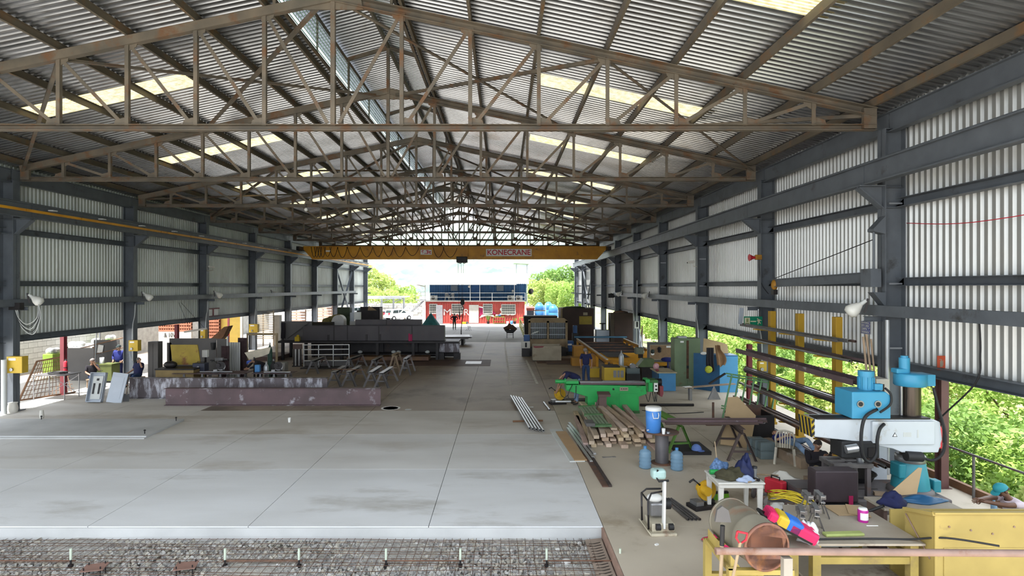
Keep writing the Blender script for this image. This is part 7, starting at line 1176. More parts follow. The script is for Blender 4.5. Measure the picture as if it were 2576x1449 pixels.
tag(O('mobile_phone', MB().box(-0.035, 0.035, -0.005, 0.005, 0, 0.14), black, loc=(7.36, 13.0, 0.72), rot=(R(20), 0, 0.2)), 'phone held by the seated worker in khaki', 'phone')
tag(O('worker_crate', MB().box(-0.22, 0.22, -0.2, 0.2, 0, 0.1), woodd, loc=(7.3, 13.4, 0)), 'low timber block under the worker with the phone', 'block')
# worker asleep on boards
person('worker in pale jeans lying asleep on boards before the rack', (7.75, 14.35, 0.0), 0.12, dict(pelvis=(0, 0.95, 0.44), chest=(0, 1.32, 0.46), neck=(0, 1.5, 0.46), head=(0, 1.65, 0.48), shL=(0.19, 1.42, 0.44), shR=(-0.19, 1.42, 0.44), elL=(0.3, 1.18, 0.42), elR=(-0.28, 1.16, 0.44), wrL=(0.12, 1.02, 0.56), wrR=(-0.1, 1.04, 0.58), hipL=(0.09, 0.9, 0.44), hipR=(-0.09, 0.9, 0.44), knL=(0.14, 0.5, 0.62), knR=(-0.12, 0.5, 0.50), anL=(0.16, 0.1, 0.34), anR=(-0.12, 0.08, 0.34), toL=(0.2, 0.02, 0.48), toR=(-0.15, 0.0, 0.48)), skinA, royal, jeansl, hair=hairm, facing=(0, -0.2, 1))
for i in range(3): tag(O('sleeping_board', MB().box(-0.09, 0.09, 0, 2.0, 0, 0.27), woodd, loc=(7.52+i*0.2, 14.4, 0.0), rot=(0, 0, 0.12)), ('left', 'middle', 'right')[i]+' timber baulk under the sleeping worker', 'timber', 'baulks under the sleeping worker')
pchair('worn white plastic chair standing by the pipe stack', (7.3, 14.95, 0), R(155), plasticd, False)
gbm = mat('grey_box_plastic', (0.14, 0.18, 0.19), 0.3, 0.1, 0.2, 4)
for i in range(6): tag(O('battery_box', MB().box(-0.19, 0.19, -0.1, 0.1, 0, 0.2).box(-0.19, 0.19, -0.1, 0.1, 0.202, 0.22), gbm, loc=(6.98+0.05*(i % 3)*-1, 15.3+0.22*(i % 3), 0.002+0.225*(i//3)), bev=0.01), 'grey green ribbed box, %s %s of the stack by the chair' % (('front', 'middle', 'rear')[i % 3], ('lower', 'upper')[i//3]), 'box', 'ribbed boxes by the chair')
# plastic table and clutter
pt = T('plastic_table', 'worn white plastic table with clothes on top', 'table', (4.62, 11.55, 0)); O('top', MB().box(-0.46, 0.46, -0.4, 0.4, 0.72, 0.76), plastic, pt, 0.02); O('apron', MB().box(-0.42, 0.42, -0.37, -0.35, 0.65, 0.72).box(-0.42, 0.42, 0.35, 0.37, 0.65, 0.72).box(-0.43, -0.41, -0.36, 0.36, 0.65, 0.72).box(0.41, 0.43, -0.36, 0.36, 0.65, 0.72), plastic, pt)
for x in (-0.38, 0.38):
    for y in (-0.32, 0.32): O('leg', MB().prism([(x-0.055, 0.72), (x+0.055, 0.72), (x+0.035, 0), (x-0.035, 0)], y-0.03, y+0.03), plastic, pt, 0.008)
def heap(label, c, r, m, seed, name='clothes_heap', cat='clothes'):
    rs = random.Random(seed); a, b, d = [rs.uniform(0, 6) for _ in range(3)]; mb = MB().sph((0, 0, 0), 1, 20, 14)
    mb.v = [(p[0]*r[0]*(1+0.22*math.sin(4*p[1]+a)+0.12*math.sin(9*p[2]+b)), p[1]*r[1]*(1+0.2*math.sin(5*p[0]+d)), max(-0.15, p[2])*r[2]*(1+0.3*math.sin(5*p[0]+3*p[1]+b)+0.12*math.sin(11*p[1]+a))+0.15*r[2]) for p in mb.v]
    return tag(O(name, mb, m, loc=c), label, cat)
heap('dark olive jacket heaped on the plastic table', (4.52, 11.4, 0.77), (0.28, 0.2, 0.16), mat('olive_cloth', (0.06, 0.055, 0.03), 0.9, 0, 0.4, 8), 1); heap('navy tracksuit top piled on the plastic table', (4.80, 11.45, 0.77), (0.17, 0.18, 0.34), mat('navy_shiny', (0.012, 0.02, 0.085), 0.7, 0, 0.4, 8), 2); heap('blue checked cloth at the back of the plastic table', (4.4, 11.75, 0.78), (0.17, 0.12, 0.2), mat('check_blue', (0.12, 0.22, 0.42), 0.8, 0, 0.6, 22), 3); heap('pale blue cloth on the front of the plastic table', (4.72, 11.22, 0.77), (0.15, 0.1, 0.08), mat('cloth_pale_blue', (0.36, 0.44, 0.62), 0.8, 0, 0.2), 4)
tu = T('steel_tumbler', 'steel tumbler with black lid on the plastic table', 'tumbler', (4.98, 11.42, 0.762)); O('cup', MB().lathe([(0.036, 0), (0.046, 0.2)], n=18), alu, tu); O('lid', MB().lathe([(0.05, 0.2), (0.05, 0.235), (0, 0.24)], n=18), black, tu)
hm_ = T('claw_hammer', 'hammer with wooden handle at the front of the plastic table', 'hammer', (4.88, 11.22, 0.785), 0.6); O('handle', MB().tube((-0.2, 0, 0), (0.08, 0, 0), 0.016, 8), wood, hm_); O('head', MB().box(0.06, 0.11, -0.06, 0.06, -0.02, 0.03), dark, hm_)
bro = T('push_broom', 'green bristled broom under the plastic table', 'broom', (4.65, 12.35, 0), 0.1); O('bristles', MB().prism([(-0.2, 0), (0.2, 0), (0.17, 0.13), (-0.17, 0.13)], -0.03, 0.03), mat('bristle_green', (0.16, 0.42, 0.02), 0.7, 0, 0.4, 30, stretch=(8, 1, 1)), bro); O('head', MB().box(-0.17, 0.17, -0.035, 0.035, 0.13, 0.17), dark, bro); O('handle', MB().tube((0, 0, 0.16), (0.12, 0.5, 1.1), 0.012, 8), wood, bro)
mc = chop('yellow hand saw unit standing beside the plastic table', (4.12, 11.9, 0.0), 0.3, yp, 1.15); gcup = tag(O('green_flask', MB().tube((-0.1, 0, 0), (0.1, 0, 0), 0.05, 14).tube((0.1, 0, 0), (0.14, 0, 0), 0.035, 14), grn, loc=(4.28, 11.66, 0.81)), 'bright green flask lying at the left edge of the plastic table', 'flask')
# tools and bags around
heap('big white sack slumped beside the red tool case', (6.3, 13.0, 0.02), (0.42, 0.27, 0.27), offw, 9, 'white_sack', 'sack'); tc = T('red_tool_case', 'red and grey portable tool case before the white sack', 'tool case', (6.0, 12.65, 0), 0.5); O('shell', MB().box(-0.13, 0.05, -0.22, 0.22, 0, 0.34), red, tc, 0.03); O('lower', MB().box(0.05, 0.14, -0.2, 0.2, 0, 0.3), dark, tc, 0.02); O('grip', MB().path([(-0.04, -0.1, 0.34), (-0.04, -0.1, 0.4), (-0.04, 0.1, 0.4), (-0.04, 0.1, 0.34)], 0.016, 8), black, tc)
tag(O('long_handle', MB().tube((X(1866, 14), 14.0, 0.03), (X(1960, 12.7), 12.75, 0.38), 0.018, 8), wood), 'long pale tool handle reaching to the tool case', 'handle'); tag(O('steel_plank', MB().bar((5.35, 12.7, 0.1), (6.05, 11.3, 0.2), 0.12, 0.03), woodd), 'narrow board slanting across the clutter beside the plastic table', 'board')
tag(O('saw_disc', MB().tube((0, -0.02, 0), (0, 0.02, 0), 0.22, 22), greyp, loc=(5.4, 12.35, 0.25), rot=(0.15, 0, 0.9)), 'grey cutting disc standing behind the plastic table', 'disc')
heap('crumpled white plastic beside the low steel stool', (5.55, 11.6, 0.02), (0.24, 0.2, 0.16), white, 12, 'plastic_heap', 'plastic'); heap('khaki bundle beside the dark work box', (5.55, 10.75, 0.02), (0.15, 0.14, 0.42), khaki, 13); heap('small black and white bag by the khaki bundle', (5.6, 11.9, 0.02), (0.2, 0.16, 0.18), greyc, 14, 'small_bag', 'bag'); heap('green wrapped bundle on the floor beside the trestle', (5.35, 11.0, 0.02), (0.3, 0.14, 0.12), mat('bundle_green', (0.05, 0.14, 0.09), 0.7), 15, 'wrapped_bundle', 'bundle')
# low steel stools with the yellow cable
def lowframe(label, loc, rz, w_, d_, h_):
    t = T('low_trestle', label, 'frame', loc, rz)
    for x in (-w_/2, w_/2):
        for y in (-d_/2, d_/2): O('leg', MB().box(x-0.02, x+0.02, y-0.02, y+0.02, 0, h_), rpd, t)
    for y in (-d_/2, d_/2): O('rail', MB().box(-w_/2-0.02, w_/2+0.02, y-0.02, y+0.02, h_, h_+0.04), galvd, t)
    return t
lowframe('low steel frame beside the yellow cable, farther one', (5.35, 11.25, 0), 0.0, 0.5, 0.35, 0.42); lowframe('low steel frame under the yellow cable, nearer one', (5.45, 10.2, 0), 0.0, 0.85, 0.3, 0.52)
ycm = mat('cable_yellow', (0.60, 0.46, 0.03), 0.5, 0, 0.15); yc = T('yellow_cable', 'tangled yellow cable draped over the low steel frames', 'cable', (5.42, 10.6, 0)); rc = random.Random(4)
for i in range(16):
    pts = []; ph_ = rc.uniform(-.12, .12)
    for u in range(12): s = u/11; pts.append((-0.3+0.62*s+ph_*math.sin(PI*s)+0.03*math.sin(7*s+i), 0.55-0.85*s+0.1*math.sin(PI*s*2+i), 0.5+0.12*math.sin(PI*s)+ph_*0.3-0.25*max(0, s-0.6)+0.02*(i % 4)))
    O('cable_strand', MB().path(pts, 0.011, 6), ycm, yc)
# plate compactor
pcw = mat('compactor_cream', (0.52, 0.47, 0.36), 0.5, 0, 0.15, 3, rust=0.15); pc = T('plate_compactor', 'cream plate compactor with an upright folded handle', 'compactor', (2.92, 10.8, 0), 0.05)
O('plate', MB().prism([(-0.24, 0.0), (-0.24, 0.05), (0.24, 0.05), (0.24, 0.0)], -0.3, 0.28).prism([(-0.3, 0.12), (-0.24, 0.05), (-0.24, 0.0), (-0.31, 0.1)], -0.3, 0.28), pcw, pc, 0.01); O('deck', MB().box(-0.2, 0.22, -0.22, 0.25, 0.05, 0.2), pcw, pc, 0.015); O('engine', MB().box(-0.16, 0.12, -0.02, 0.26, 0.25, 0.5), steelg, pc, 0.03); O('fuel_tank', MB().sph((-0.05, 0.12, 0.56), (0.15, 0.12, 0.08), 12, 8), white, pc); O('air_filter', MB().tube((0.12, 0.1, 0.45), (0.24, 0.1, 0.45), 0.1, 14), black, pc)
O('handle', MB().bar((0.02, -0.2, 0.12), (0.02, -0.24, 1.0), 0.09, 0.04), white, pc); O('handle_grip', MB().path([(-0.1, -0.24, 1.2), (-0.14, -0.24, 1.08), (-0.08, -0.24, 0.99), (0.1, -0.24, 1.0)], 0.02, 8), black, pc); O('water_tank', MB().box(-0.2, 0.06, -0.26, -0.06, 1.02, 1.2), mat('tank_pale', (0.40, 0.58, 0.56), 0.5), pc, 0.05)
O('roll_cage', MB().path([(-0.26, -0.2, 0.1), (-0.27, -0.2, 0.62), (-0.18, -0.1, 0.72), (0.02, -0.16, 0.78)], 0.018, 8).path([(-0.26, 0.22, 0.1), (-0.27, 0.22, 0.62), (-0.18, 0.2, 0.70), (0.1, 0.2, 0.70)], 0.018, 8).path([(-0.27, -0.2, 0.62), (-0.27, 0.22, 0.62)], 0.018, 8), dark, pc)
for x in (-0.1, 0.14): O('rubber_mount', MB().tube((x-0.04, -0.26, 0.16), (x+0.04, -0.26, 0.16), 0.06, 12), black, pc)
for i in range(4): rod('dark tube of the short bundle behind the compactor, %s from the left' % ORD[i], (3.42+i*0.055, 12.3, 0.035), (3.6+i*0.075, 11.2, 0.035), 0.025, galvd, 'short_tube', 'tube', 0.005)['group'] = 'short tubes behind the compactor'
rod('thin silver tube on the floor left of the saw unit', (X(1752, 13.4), 13.4, 0.03), (X(1764, 12.8), 12.6, 0.03), 0.03, alu, 'silver_tube', 'tube', 0.006)
# ------------------------------------------------------------------ drum, workbench, yellow bin, rail
yst = mat('stand_yellow', (0.42, 0.32, 0.09), 0.6, 0, 0.25, 2, rust=0.15, rustc=(0.22, 0.16, 0.08)); drm = mat('drum_olive', (0.22, 0.20, 0.155), 0.55, 0.1, 0.2, 1.5, rust=0.2, rustc=(0.20, 0.12, 0.08)); drr = mat('drum_rust', (0.24, 0.10, 0.06), 0.7, 0, 0.4, 3, c2=(0.14, 0.075, 0.065), rust=0.35, rustc=(0.30, 0.13, 0.06), rscale=4)
dm = T('oil_drum', 'rusty olive oil drum lying on its side on the yellow stand', 'drum', (3.26, 7.12, 1.33), rot=(0, 0, R(8)))
O('shell', MB().lathe([(0.29, 0.02), (0.29, 0.28), (0.298, 0.3), (0.29, 0.32), (0.29, 0.58), (0.298, 0.6), (0.29, 0.62), (0.29, 0.88)], n=36, ax='y'), drm, dm); O('end_disc', MB().tube((0, 0.025, 0), (0, 0.04, 0), 0.28, 36), drr, dm); O('end_disc', MB().tube((0, 0.85, 0), (0, 0.87, 0), 0.28, 36), drm, dm); O('rim', MB().lathe([(0.278, 0.0), (0.3, 0.0), (0.3, 0.03), (0.278, 0.03), (0.278, 0.0)], n=36, ax='y'), drr, dm); O('rim', MB().lathe([(0.278, 0.86), (0.3, 0.86), (0.3, 0.89), (0.278, 0.89), (0.278, 0.86)], n=36, ax='y'), drm, dm)
ds = T('drum_stand', 'yellow angle-iron stand carrying the oil drum', 'stand', (3.2, 7.6, 0)); 
for x in (-0.36, 0.36):
    for y in (-0.42, 0.42): O('leg', MB().box(x-0.045, x+0.045, y-0.045, y+0.045, 0, 1.04), yst, ds)
    O('side_rail', MB().box(x-0.04, x+0.04, -0.42, 0.42, 1.0, 1.06), yst, ds); O('cradle', MB().prism([(x-0.02*math.copysign(1, x)-0.1*math.copysign(1, x), 1.05), (x, 1.05), (x, 1.2)], -0.4, 0.4), yst, ds)
for y in (-0.42, 0.42): O('cross_rail', MB().box(-0.4, 0.4, y-0.04, y+0.04, 0.5, 0.58).box(-0.4, 0.4, y-0.04, y+0.04, 0.98, 1.04), yst, ds)
O('diagonal', MB().bar((-0.36, -0.42, 0.95), (0.0, -0.42, 0.54), 0.05, 0.05), yst, ds)
wbm = mat('bench_top_plate', (0.32, 0.275, 0.22), 0.6, 0, 0.2, 1.5, c2=(0.38, 0.34, 0.28), rust=0.2, rustc=(0.16, 0.12, 0.09)); wb2 = T('steel_workbench', 'steel plate workbench on yellow legs behind the front rail', 'workbench', (5.15, 9.15, 0))
O('top', MB().prism([(-1.0, -0.76), (1.0, -0.76), (0.98, 0.75), (-0.35, 0.75)], 0.78, 0.81, 'z'), wbm, wb2)
for x in (-0.88, -0.55, 0.88): O('leg', MB().box(x-0.06, x+0.06, -0.7, -0.58, 0, 0.78), yst, wb2)
for x in (-0.25, 0.85): O('leg', MB().box(x-0.06, x+0.06, 0.58, 0.70, 0, 0.78), yst, wb2)
O('front_rail', MB().box(-0.6, 0.9, -0.69, -0.62, 0.48, 0.58), yst, wb2); O('side_rail', MB().box(0.84, 0.92, -0.6, 0.6, 0.5, 0.58), yst, wb2); O('lower_shelf', MB().box(-0.6, 0.85, -0.5, 0.5, 0.14, 0.17), wbm, wb2); O('back_panel', MB().box(-0.2, 0.8, 0.5, 0.53, 0.2, 0.75), pale, wb2)
tag(O('bench_cable', MB().cab([(4.2, 8.42, 0.7), (4.3, 8.46, 0.83), (4.6, 8.5, 0.83), (5.4, 8.52, 0.83), (6.0, 8.5, 0.83), (6.3, 8.2, 0.98), (6.8, 7.9, 1.0)], 0.014, 8), black), 'grey cable trailing along the front of the workbench', 'cable')
ptn = mat('tin_magenta', (0.45, 0.02, 0.28), 0.4, 0, 0.1); pcn = T('paint_can', 'white and magenta paint can on the workbench', 'paint can', (5.74, 9.2, 0.81)); O('can', MB().lathe([(0.073, 0), (0.075, 0.01), (0.075, 0.18), (0.07, 0.19)], n=24), ptn, pcn); O('label_band', MB().lathe([(0.0765, 0.04), (0.0765, 0.15)], n=16, a0=-2.6, a1=-0.3), white, pcn); O('lid', MB().lathe([(0.066, 0.19), (0.06, 0.215), (0.0, 0.215)], n=20), white, pcn)
sml = sawhorse('small_sawhorse', galvd, 0.4, 0.34, steelg, 0.035); sml['group'] = 'small sawhorses on the workbench'; smd = [(4.55, 8.80, -0.35, 'small metal sawhorse on the workbench, front left'), (4.80, 8.86, -0.35, 'small metal sawhorse on the workbench, front right'), (4.97, 9.42, -0.2, 'small metal sawhorse on the workbench, rear left'), (5.17, 9.42, -0.2, 'small metal sawhorse on the workbench, rear right')]  # tops paler than the legs, light from above kept in their colour
for i, (x, y, a, lb) in enumerate(smd): o = sml if i == 0 else dup(sml, (0, 0, 0)); o.location = (x, y, 0.81); o.rotation_euler = (0, 0, a); o.scale = (0.34, 0.85, 1.1); o['label'] = lb
tag(O('lime_block', MB().box(-0.3, 0.3, -0.06, 0.06, 0, 0.045), mat('lime_foam', (0.36, 0.42, 0.14), 0.8, 0, 0.2, 5), loc=(5.12, 8.68, 0.81), rot=(0, 0, 0.06), bev=0.015), 'flat lime green block on the front of the workbench', 'block')
for i, (x, y, a, s) in enumerate(((5.72, 9.64, 0.1, 0.26), (5.9, 9.6, -0.4, 0.16))): tag(O('cardboard_piece', MB().prism([(-s, -0.2), (s, -0.25), (s*0.8, 0.2), (-s*0.9, 0.24)], 0, 0.008, 'z'), card, loc=(x, y, 0.815+0.012*i), rot=(0, 0, a)), ('larger', 'smaller')[i]+' torn cardboard piece at the back of the workbench', 'cardboard')
tag(O('small_dowel', MB().tube((-0.09, 0, 0.01), (0.09, 0, 0.01), 0.008, 8), white, loc=(5.76, 9.0, 0.811)), 'thin white stick lying beside the paint can', 'stick')
tag(O('white_tray', MB().box(-0.09, 0.09, -0.05, 0.05, 0, 0.025), white, loc=(4.55, 8.55, 0.81), bev=0.008), 'small white tray on the workbench left of the lime block', 'tray')
# backpack
bp = T('backpack', 'pink, yellow and blue backpack lying behind the oil drum', 'backpack', (3.95, 8.0, 1.22), rot=(0, R(26), R(-12))); hot = mat('bag_pink', (0.58, 0.012, 0.10), 0.7, 0, 0.1); 
def bagpart(nm, x0, x1, m, z1=0.14, par=bp): mb = MB().box(x0, x1, -0.16, 0.16, -0.04, z1); O(nm, mb, m, par, 0.04)
bagpart('pink_panel', -0.05, 0.36, hot, 0.13); bagpart('black_back', -0.34, 0.34, black, 0.03); bagpart('yellow_panel', -0.22, -0.03, yb_, 0.14); bagpart('blue_panel', -0.1, 0.14, mat('bag_blue', (0.02, 0.14, 0.55), 0.7), 0.15); bagpart('pink_top', -0.34, -0.2, hot, 0.12); O('label_patch', MB().box(0.28, 0.35, -0.1, -0.02, 0.13, 0.134), white, bp); O('strap', MB().path([(-0.3, -0.1, 0.0), (-0.42, -0.14, 0.02), (-0.44, 0.0, 0.02), (-0.3, 0.06, 0.0)], 0.025, 8), black, bp)
bs = T('bag_stand', 'rusty stand plate under the backpack beside the drum', 'stand', (3.95, 8.05, 0)); O('plate', MB().box(-0.3, 0.4, -0.2, 0.25, 0.95, 0.98), wbm, bs); O('post', MB().box(-0.05, 0.05, -0.05, 0.05, 0, 0.95), yst, bs)
heap('white plastic carrier bag beside the backpack', (4.28, 8.1, 0.98), (0.13, 0.12, 0.22), glassmat('film', (0.75, 0.78, 0.82), 0.3, 0.75), 21, 'plastic_bag', 'bag'); heap('pink cloth on the floor behind the oil drum', (4.0, 10.2, 0.02), (0.4, 0.25, 0.12), hot, 22)
# front guard rail
gr_ = mat('rail_rust', (0.27, 0.18, 0.15), 0.6, 0.1, 0.25, 4, rust=0.2); fg = T('front_guard_rail', 'brown tube guard rail crossing the lower right foreground', 'railing', (0, 6.55, 0)); O('top_rail', MB().tube((X(1800, 6.55), 0, 1.55), (9.0, 0, 1.50), 0.04, 12), gr_, fg); O('post', MB().box(X(1981, 6.55)-0.05, X(1981, 6.55)+0.05, -0.02, 0.06, 0, 1.47), mat('post_grey', (0.34, 0.31, 0.27), 0.6, 0, 0.2, 3), fg); O('post', MB().box(6.5, 6.6, -0.02, 0.06, 0, 1.45), MT['post_grey'], fg)
sh1 = shovel('shovel with red grip standing against the yellow stand', (X(1812, 6.9), 6.95, 0.25), (0, R(12), 0), wood, 1.35); sh1.children[1].data = sh1.children[1].data.copy(); sh1.children[1].data.materials[0] = red
pick = T('pick_tool', 'wooden handled tool with grey head beside the yellow stand', 'tool', (X(1807, 7.25), 7.25, 0.0), rot=(0, R(2), 0)); O('handle', MB().tube((0, 0, 0), (0, 0, 1.45), 0.025, 8), wood, pick); O('ferrule', MB().tube((0, 0, 1.3), (0, 0, 1.55), 0.03, 8), black, pick); O('head', MB().prism([(-0.1, 1.6), (0.1, 1.6), (0.06, 1.75), (-0.02, 1.8), (-0.08, 1.75)], -0.02, 0.02), greyp, pick)
# yellow bin at the right edge
ybn = mat('skip_yellow', (0.43, 0.325, 0.10), 0.55, 0, 0.2, 1.5, rust=0.06, rustc=(0.20, 0.14, 0.07)); yn = T('yellow_skip', 'large yellow steel skip filling the lower right corner', 'skip', (0, 0, 0)); xa, ya = 6.18, 8.25
O('front', MB().box(xa, 9.6, ya, ya+0.03, 0.05, 1.3), ybn, yn, 0.008); O('side', MB().prism([(ya+0.03, 0.05), (ya+0.03, 1.3), (ya+0.45, 1.16), (ya+0.62, 1.12), (ya+0.62, 0.05)], xa, xa+0.03, 'x'), ybn, yn); O('back', MB().box(xa, 9.6, ya+0.95, ya+0.98, 0.05, 1.0), ybn, yn); O('floor_plate', MB().box(xa, 9.6, ya, ya+0.98, 0.0, 0.05), ybn, yn); O('rim', MB().box(xa-0.02, 9.6, ya-0.03, ya+0.05, 1.3, 1.33), ybn, yn, 0.006); O('side_rim', MB().bar((xa, ya, 1.3), (xa, ya+0.62, 1.14), 0.07, 0.05), ybn, yn); O('door_panel', MB().box(xa+0.12, xa+1.5, ya-0.012, ya, 0.1, 0.82), ybn, yn, 0.004); O('door_panel', MB().box(xa+1.6, xa+3.0, ya-0.012, ya, 0.1, 0.62), ybn, yn, 0.004); O('latch_bar', MB().tube((xa+1.55, ya-0.03, 0.1), (xa+1.55, ya-0.03, 0.86), 0.018, 8), gr_, yn); O('diagonal_rod', MB().tube((xa-0.015, ya+0.08, 0.62), (xa-0.015, ya+0.58, 1.08), 0.01, 6), gr_, yn)
for i in range(9): O('bolt', MB().tube((xa+0.2+i*0.31, ya-0.012, 1.12-0.05*(i % 3)), (xa+0.2+i*0.31, ya, 1.12-0.05*(i % 3)), 0.014, 8), gr_, yn)
tag(O('cardboard_flap', MB().prism([(-0.3, -0.05), (0.25, 0.0), (0.42, 0.42), (0.36, 0.43)], -0.006, 0.006), card, loc=(6.85, 9.9, 1.0), rot=(R(-15), 0, 0)), 'bent cardboard flap sticking up behind the yellow skip', 'cardboard'); heap('blue and dark clothes behind the yellow skip', (6.6, 9.75, 0.86), (0.22, 0.16, 0.16), navy, 31); heap('blue jacket sleeve lying behind the yellow skip', (7.2, 9.9, 0.86), (0.38, 0.14, 0.08), lockb, 32)
lt2 = T('low_bench', 'low grey bench holding the clothes behind the yellow skip', 'bench', (7.0, 9.85, 0)); O('top', MB().box(-0.65, 0.65, -0.25, 0.3, 0.82, 0.86), wbm, lt2)
for x in (-0.6, 0.6): O('leg', MB().box(x-0.03, x+0.03, -0.2, 0.25, 0, 0.82), rpd, lt2)
tag(O('strap_loop', MB().cab([(6.35, 9.62, 0.9), (6.1, 9.6, 0.82), (5.98, 9.62, 0.76), (6.08, 9.64, 0.62), (6.3, 9.64, 0.6)], 0.025, 8), black), 'black strap loop hanging between workbench and skip', 'strap')
person('man in pale pink shirt and teal cap reaching over behind the skip', (8.95, 10.0, 0.0), R(-88), dict(pelvis=(0, 0.12, 0.42), chest=(0, -0.1, 0.74), neck=(0, -0.2, 0.9), head=(0, -0.3, 1.02), shL=(0.19, -0.14, 0.84), shR=(-0.19, -0.14, 0.84), elL=(0.2, -0.42, 0.84), elR=(-0.16, -0.40, 0.84), wrL=(0.08, -0.66, 0.86), wrR=(-0.04, -0.66, 0.86), hipL=(0.1, 0.12, 0.4), hipR=(-0.1, 0.12, 0.4), knL=(0.16, -0.28, 0.5), knR=(-0.16, -0.28, 0.5), anL=(0.15, -0.2, 0.08), anR=(-0.15, -0.2, 0.08), toL=(0.16, -0.38, 0.03), toR=(-0.16, -0.38, 0.03), grip=0.7), skinB, pinkw, jeansl, hair=hairm, cap=teal, bare=0.72, facing=(0, -0.85, -0.5))
tag(O('concrete_kerb', MB().box(-0.3, 0.3, -0.3, 0.3, 0, 0.3), concpad, loc=(9.08, 10.0, 0), bev=0.02), 'low concrete block under the man in the teal cap', 'block')
tag(O('clear_bottle', MB().lathe([(0.05, 0), (0.05, 0.2), (0.02, 0.26), (0.02, 0.3)], n=14), jug, loc=(9.15, 10.75, 0.3)), 'clear drinks bottle behind the man in the teal cap', 'bottle'); tag(O('black_case', MB().box(-0.15, 0.15, -0.1, 0.1, 0, 0.3), black, loc=(9.15, 10.75, 0.0), bev=0.02), 'small black case under the drinks bottle', 'case')
# right edge: post with sign, rail, kerb
pst2 = redpost('brown red post with the extinguisher sign at the open edge', 2369, 13.1, 2.62, mat('post_maroon', (0.12, 0.055, 0.05), 0.6, 0, 0.25, 2), 0.17)
sg = T('extinguisher_sign', 'orange red extinguisher sign on top of the brown post', 'sign', (X(2363, 13), 12.95, Z(912, 13))); O('plate', MB().box(-0.09, 0.09, -0.01, 0.0, -0.16, 0.16), mat('sign_orange', (0.62, 0.11, 0.05), 0.5), sg); O('pictogram', MB().box(-0.03, 0.025, -0.014, -0.01, -0.09, 0.04).box(-0.012, 0.008, -0.014, -0.01, 0.04, 0.08).box(-0.05, 0.0, -0.014, -0.01, 0.07, 0.085).box(0.03, 0.042, -0.014, -0.01, -0.06, 0.06), cream, sg); O('caption', MB().box(-0.06, 0.06, -0.014, -0.01, -0.14, -0.12), cream, sg)
exting('red extinguisher on the brown post by the open edge', (X(2352, 13), 12.92, 0.95))
er = T('edge_rail', 'grey tube edge rail along the open right side', 'railing', (10.12, 0, 0)); O('rail', MB().tube((0, 3, 0.93), (0, 13.1, 0.93), 0.025, 8), galvd, er)
for y in (12.4, 10.2, 8.0, 5.8): O('post', MB().tube((0, y, 0.0), (0, y, 0.93), 0.028, 8), galvd, er)
tag(O('edge_kerb', MB().box(10.22, 10.32, 2, 14.2, 0, 0.17), rustframe), 'rusty steel kerb along the open right edge', 'kerb')
# ------------------------------------------------------------------ pit with gravel and reinforcement
pg_ = O('gravel_bed', MB().grid(lambda u, v: (-16+17.9*u, 6.5+4.43*v, -0.262+0.03*math.sin(u*40+v*9)+0.025*math.sin(u*17-v*13)+random.uniform(-.012, .012)), 150, 40), gravelm); tag(pg_, 'rough grey gravel bed of the open trench in front', 'gravel', kind='stuff')
rs = random.Random(11); mb = MB()
for i in range(9000):
    c = V((rs.uniform(-9.6, 1.85), rs.uniform(9.2, 10.9), -0.25)); r = rs.uniform(0.010, 0.034)*(1.5 if rs.random() < 0.06 else 1)
    e = Euler((rs.uniform(0, 6), rs.uniform(0, 6), rs.uniform(0, 6))).to_matrix(); sx, sy, sz = rs.uniform(.7, 1.3), rs.uniform(.6, 1.1), rs.uniform(.5, .9)
    vs = [c+e @ V((x*r*sx*rs.uniform(.7, 1.1), y*r*sy*rs.uniform(.7, 1.1), z*r*sz)) for z in (-1, 1) for y in (-1, 1) for x in (-1, 1)]
    mb.mat(rs.randrange(3)); mb.add(vs, [(0, 2, 3, 1), (4, 5, 7, 6), (0, 1, 5, 4), (2, 6, 7, 3), (0, 4, 6, 2), (1, 3, 7, 5)])
tag(O('gravel_stones', mb, [stonem, mat('stone_warm', (0.47, 0.44, 0.38), 0.95, 0, 0.3, 4), mat('stone_dark', (0.31, 0.30, 0.29), 0.95, 0, 0.3, 4)]), 'loose crushed stones scattered over the trench bed', 'stones', kind='stuff')
rm = T('rebar_mesh', 'rusty welded reinforcement mesh laid over the gravel trench', 'rebar mesh', (0, 0, -0.185)); rbm = mat('rebar_rust', (0.16, 0.08, 0.05), 0.8, 0, 0.3, 6)
for i in range(12):
    y = 9.15+i*0.15; O('mesh_wire', MB().path([(-12+13.6*u/10, y+0.02*math.sin(u*1.3+i), 0.02*math.sin(u*0.9+i*2)) for u in range(11)], 0.0042, 4), rbm, rm)
for i in range(88):
    x = -11.6+i*0.152; O('mesh_wire', MB().path([(x, 9.1, 0.006), (x+0.02*math.sin(i), 10.0, 0.012+0.015*math.sin(i*1.7)), (x, 10.85, 0.006)], 0.0042, 4), rbm, rm)
S('trim_slab_edge', MB().box(-26.4, 1.9, 10.925, 10.945, -0.27, -0.02), concpad)
form = T('form_board', 'worn formwork board lying along the right side of the trench', 'board', (1.68, 6.5, -0.2), rot=(0, R(-6), 0)); O('board', MB().box(-0.15, 0.16, 0, 4.3, 0, 0.03), mat('form_wood', (0.33, 0.26, 0.21), 0.9, 0, 0.3, 3), form); 
for i in range(16): O('wire_tie', MB().path([(-0.1, 2.6+i*0.1, 0.035), (0, 2.57+i*0.1, 0.045), (0.11, 2.62+i*0.1, 0.035)], 0.005, 4), dark, form)
S('trim_trench_side', MB().box(1.86, 1.9, 6.5, 10.92, -0.27, -0.005), mat('clay_edge', (0.34, 0.22, 0.17), 0.95, 0, 0.3, 4))
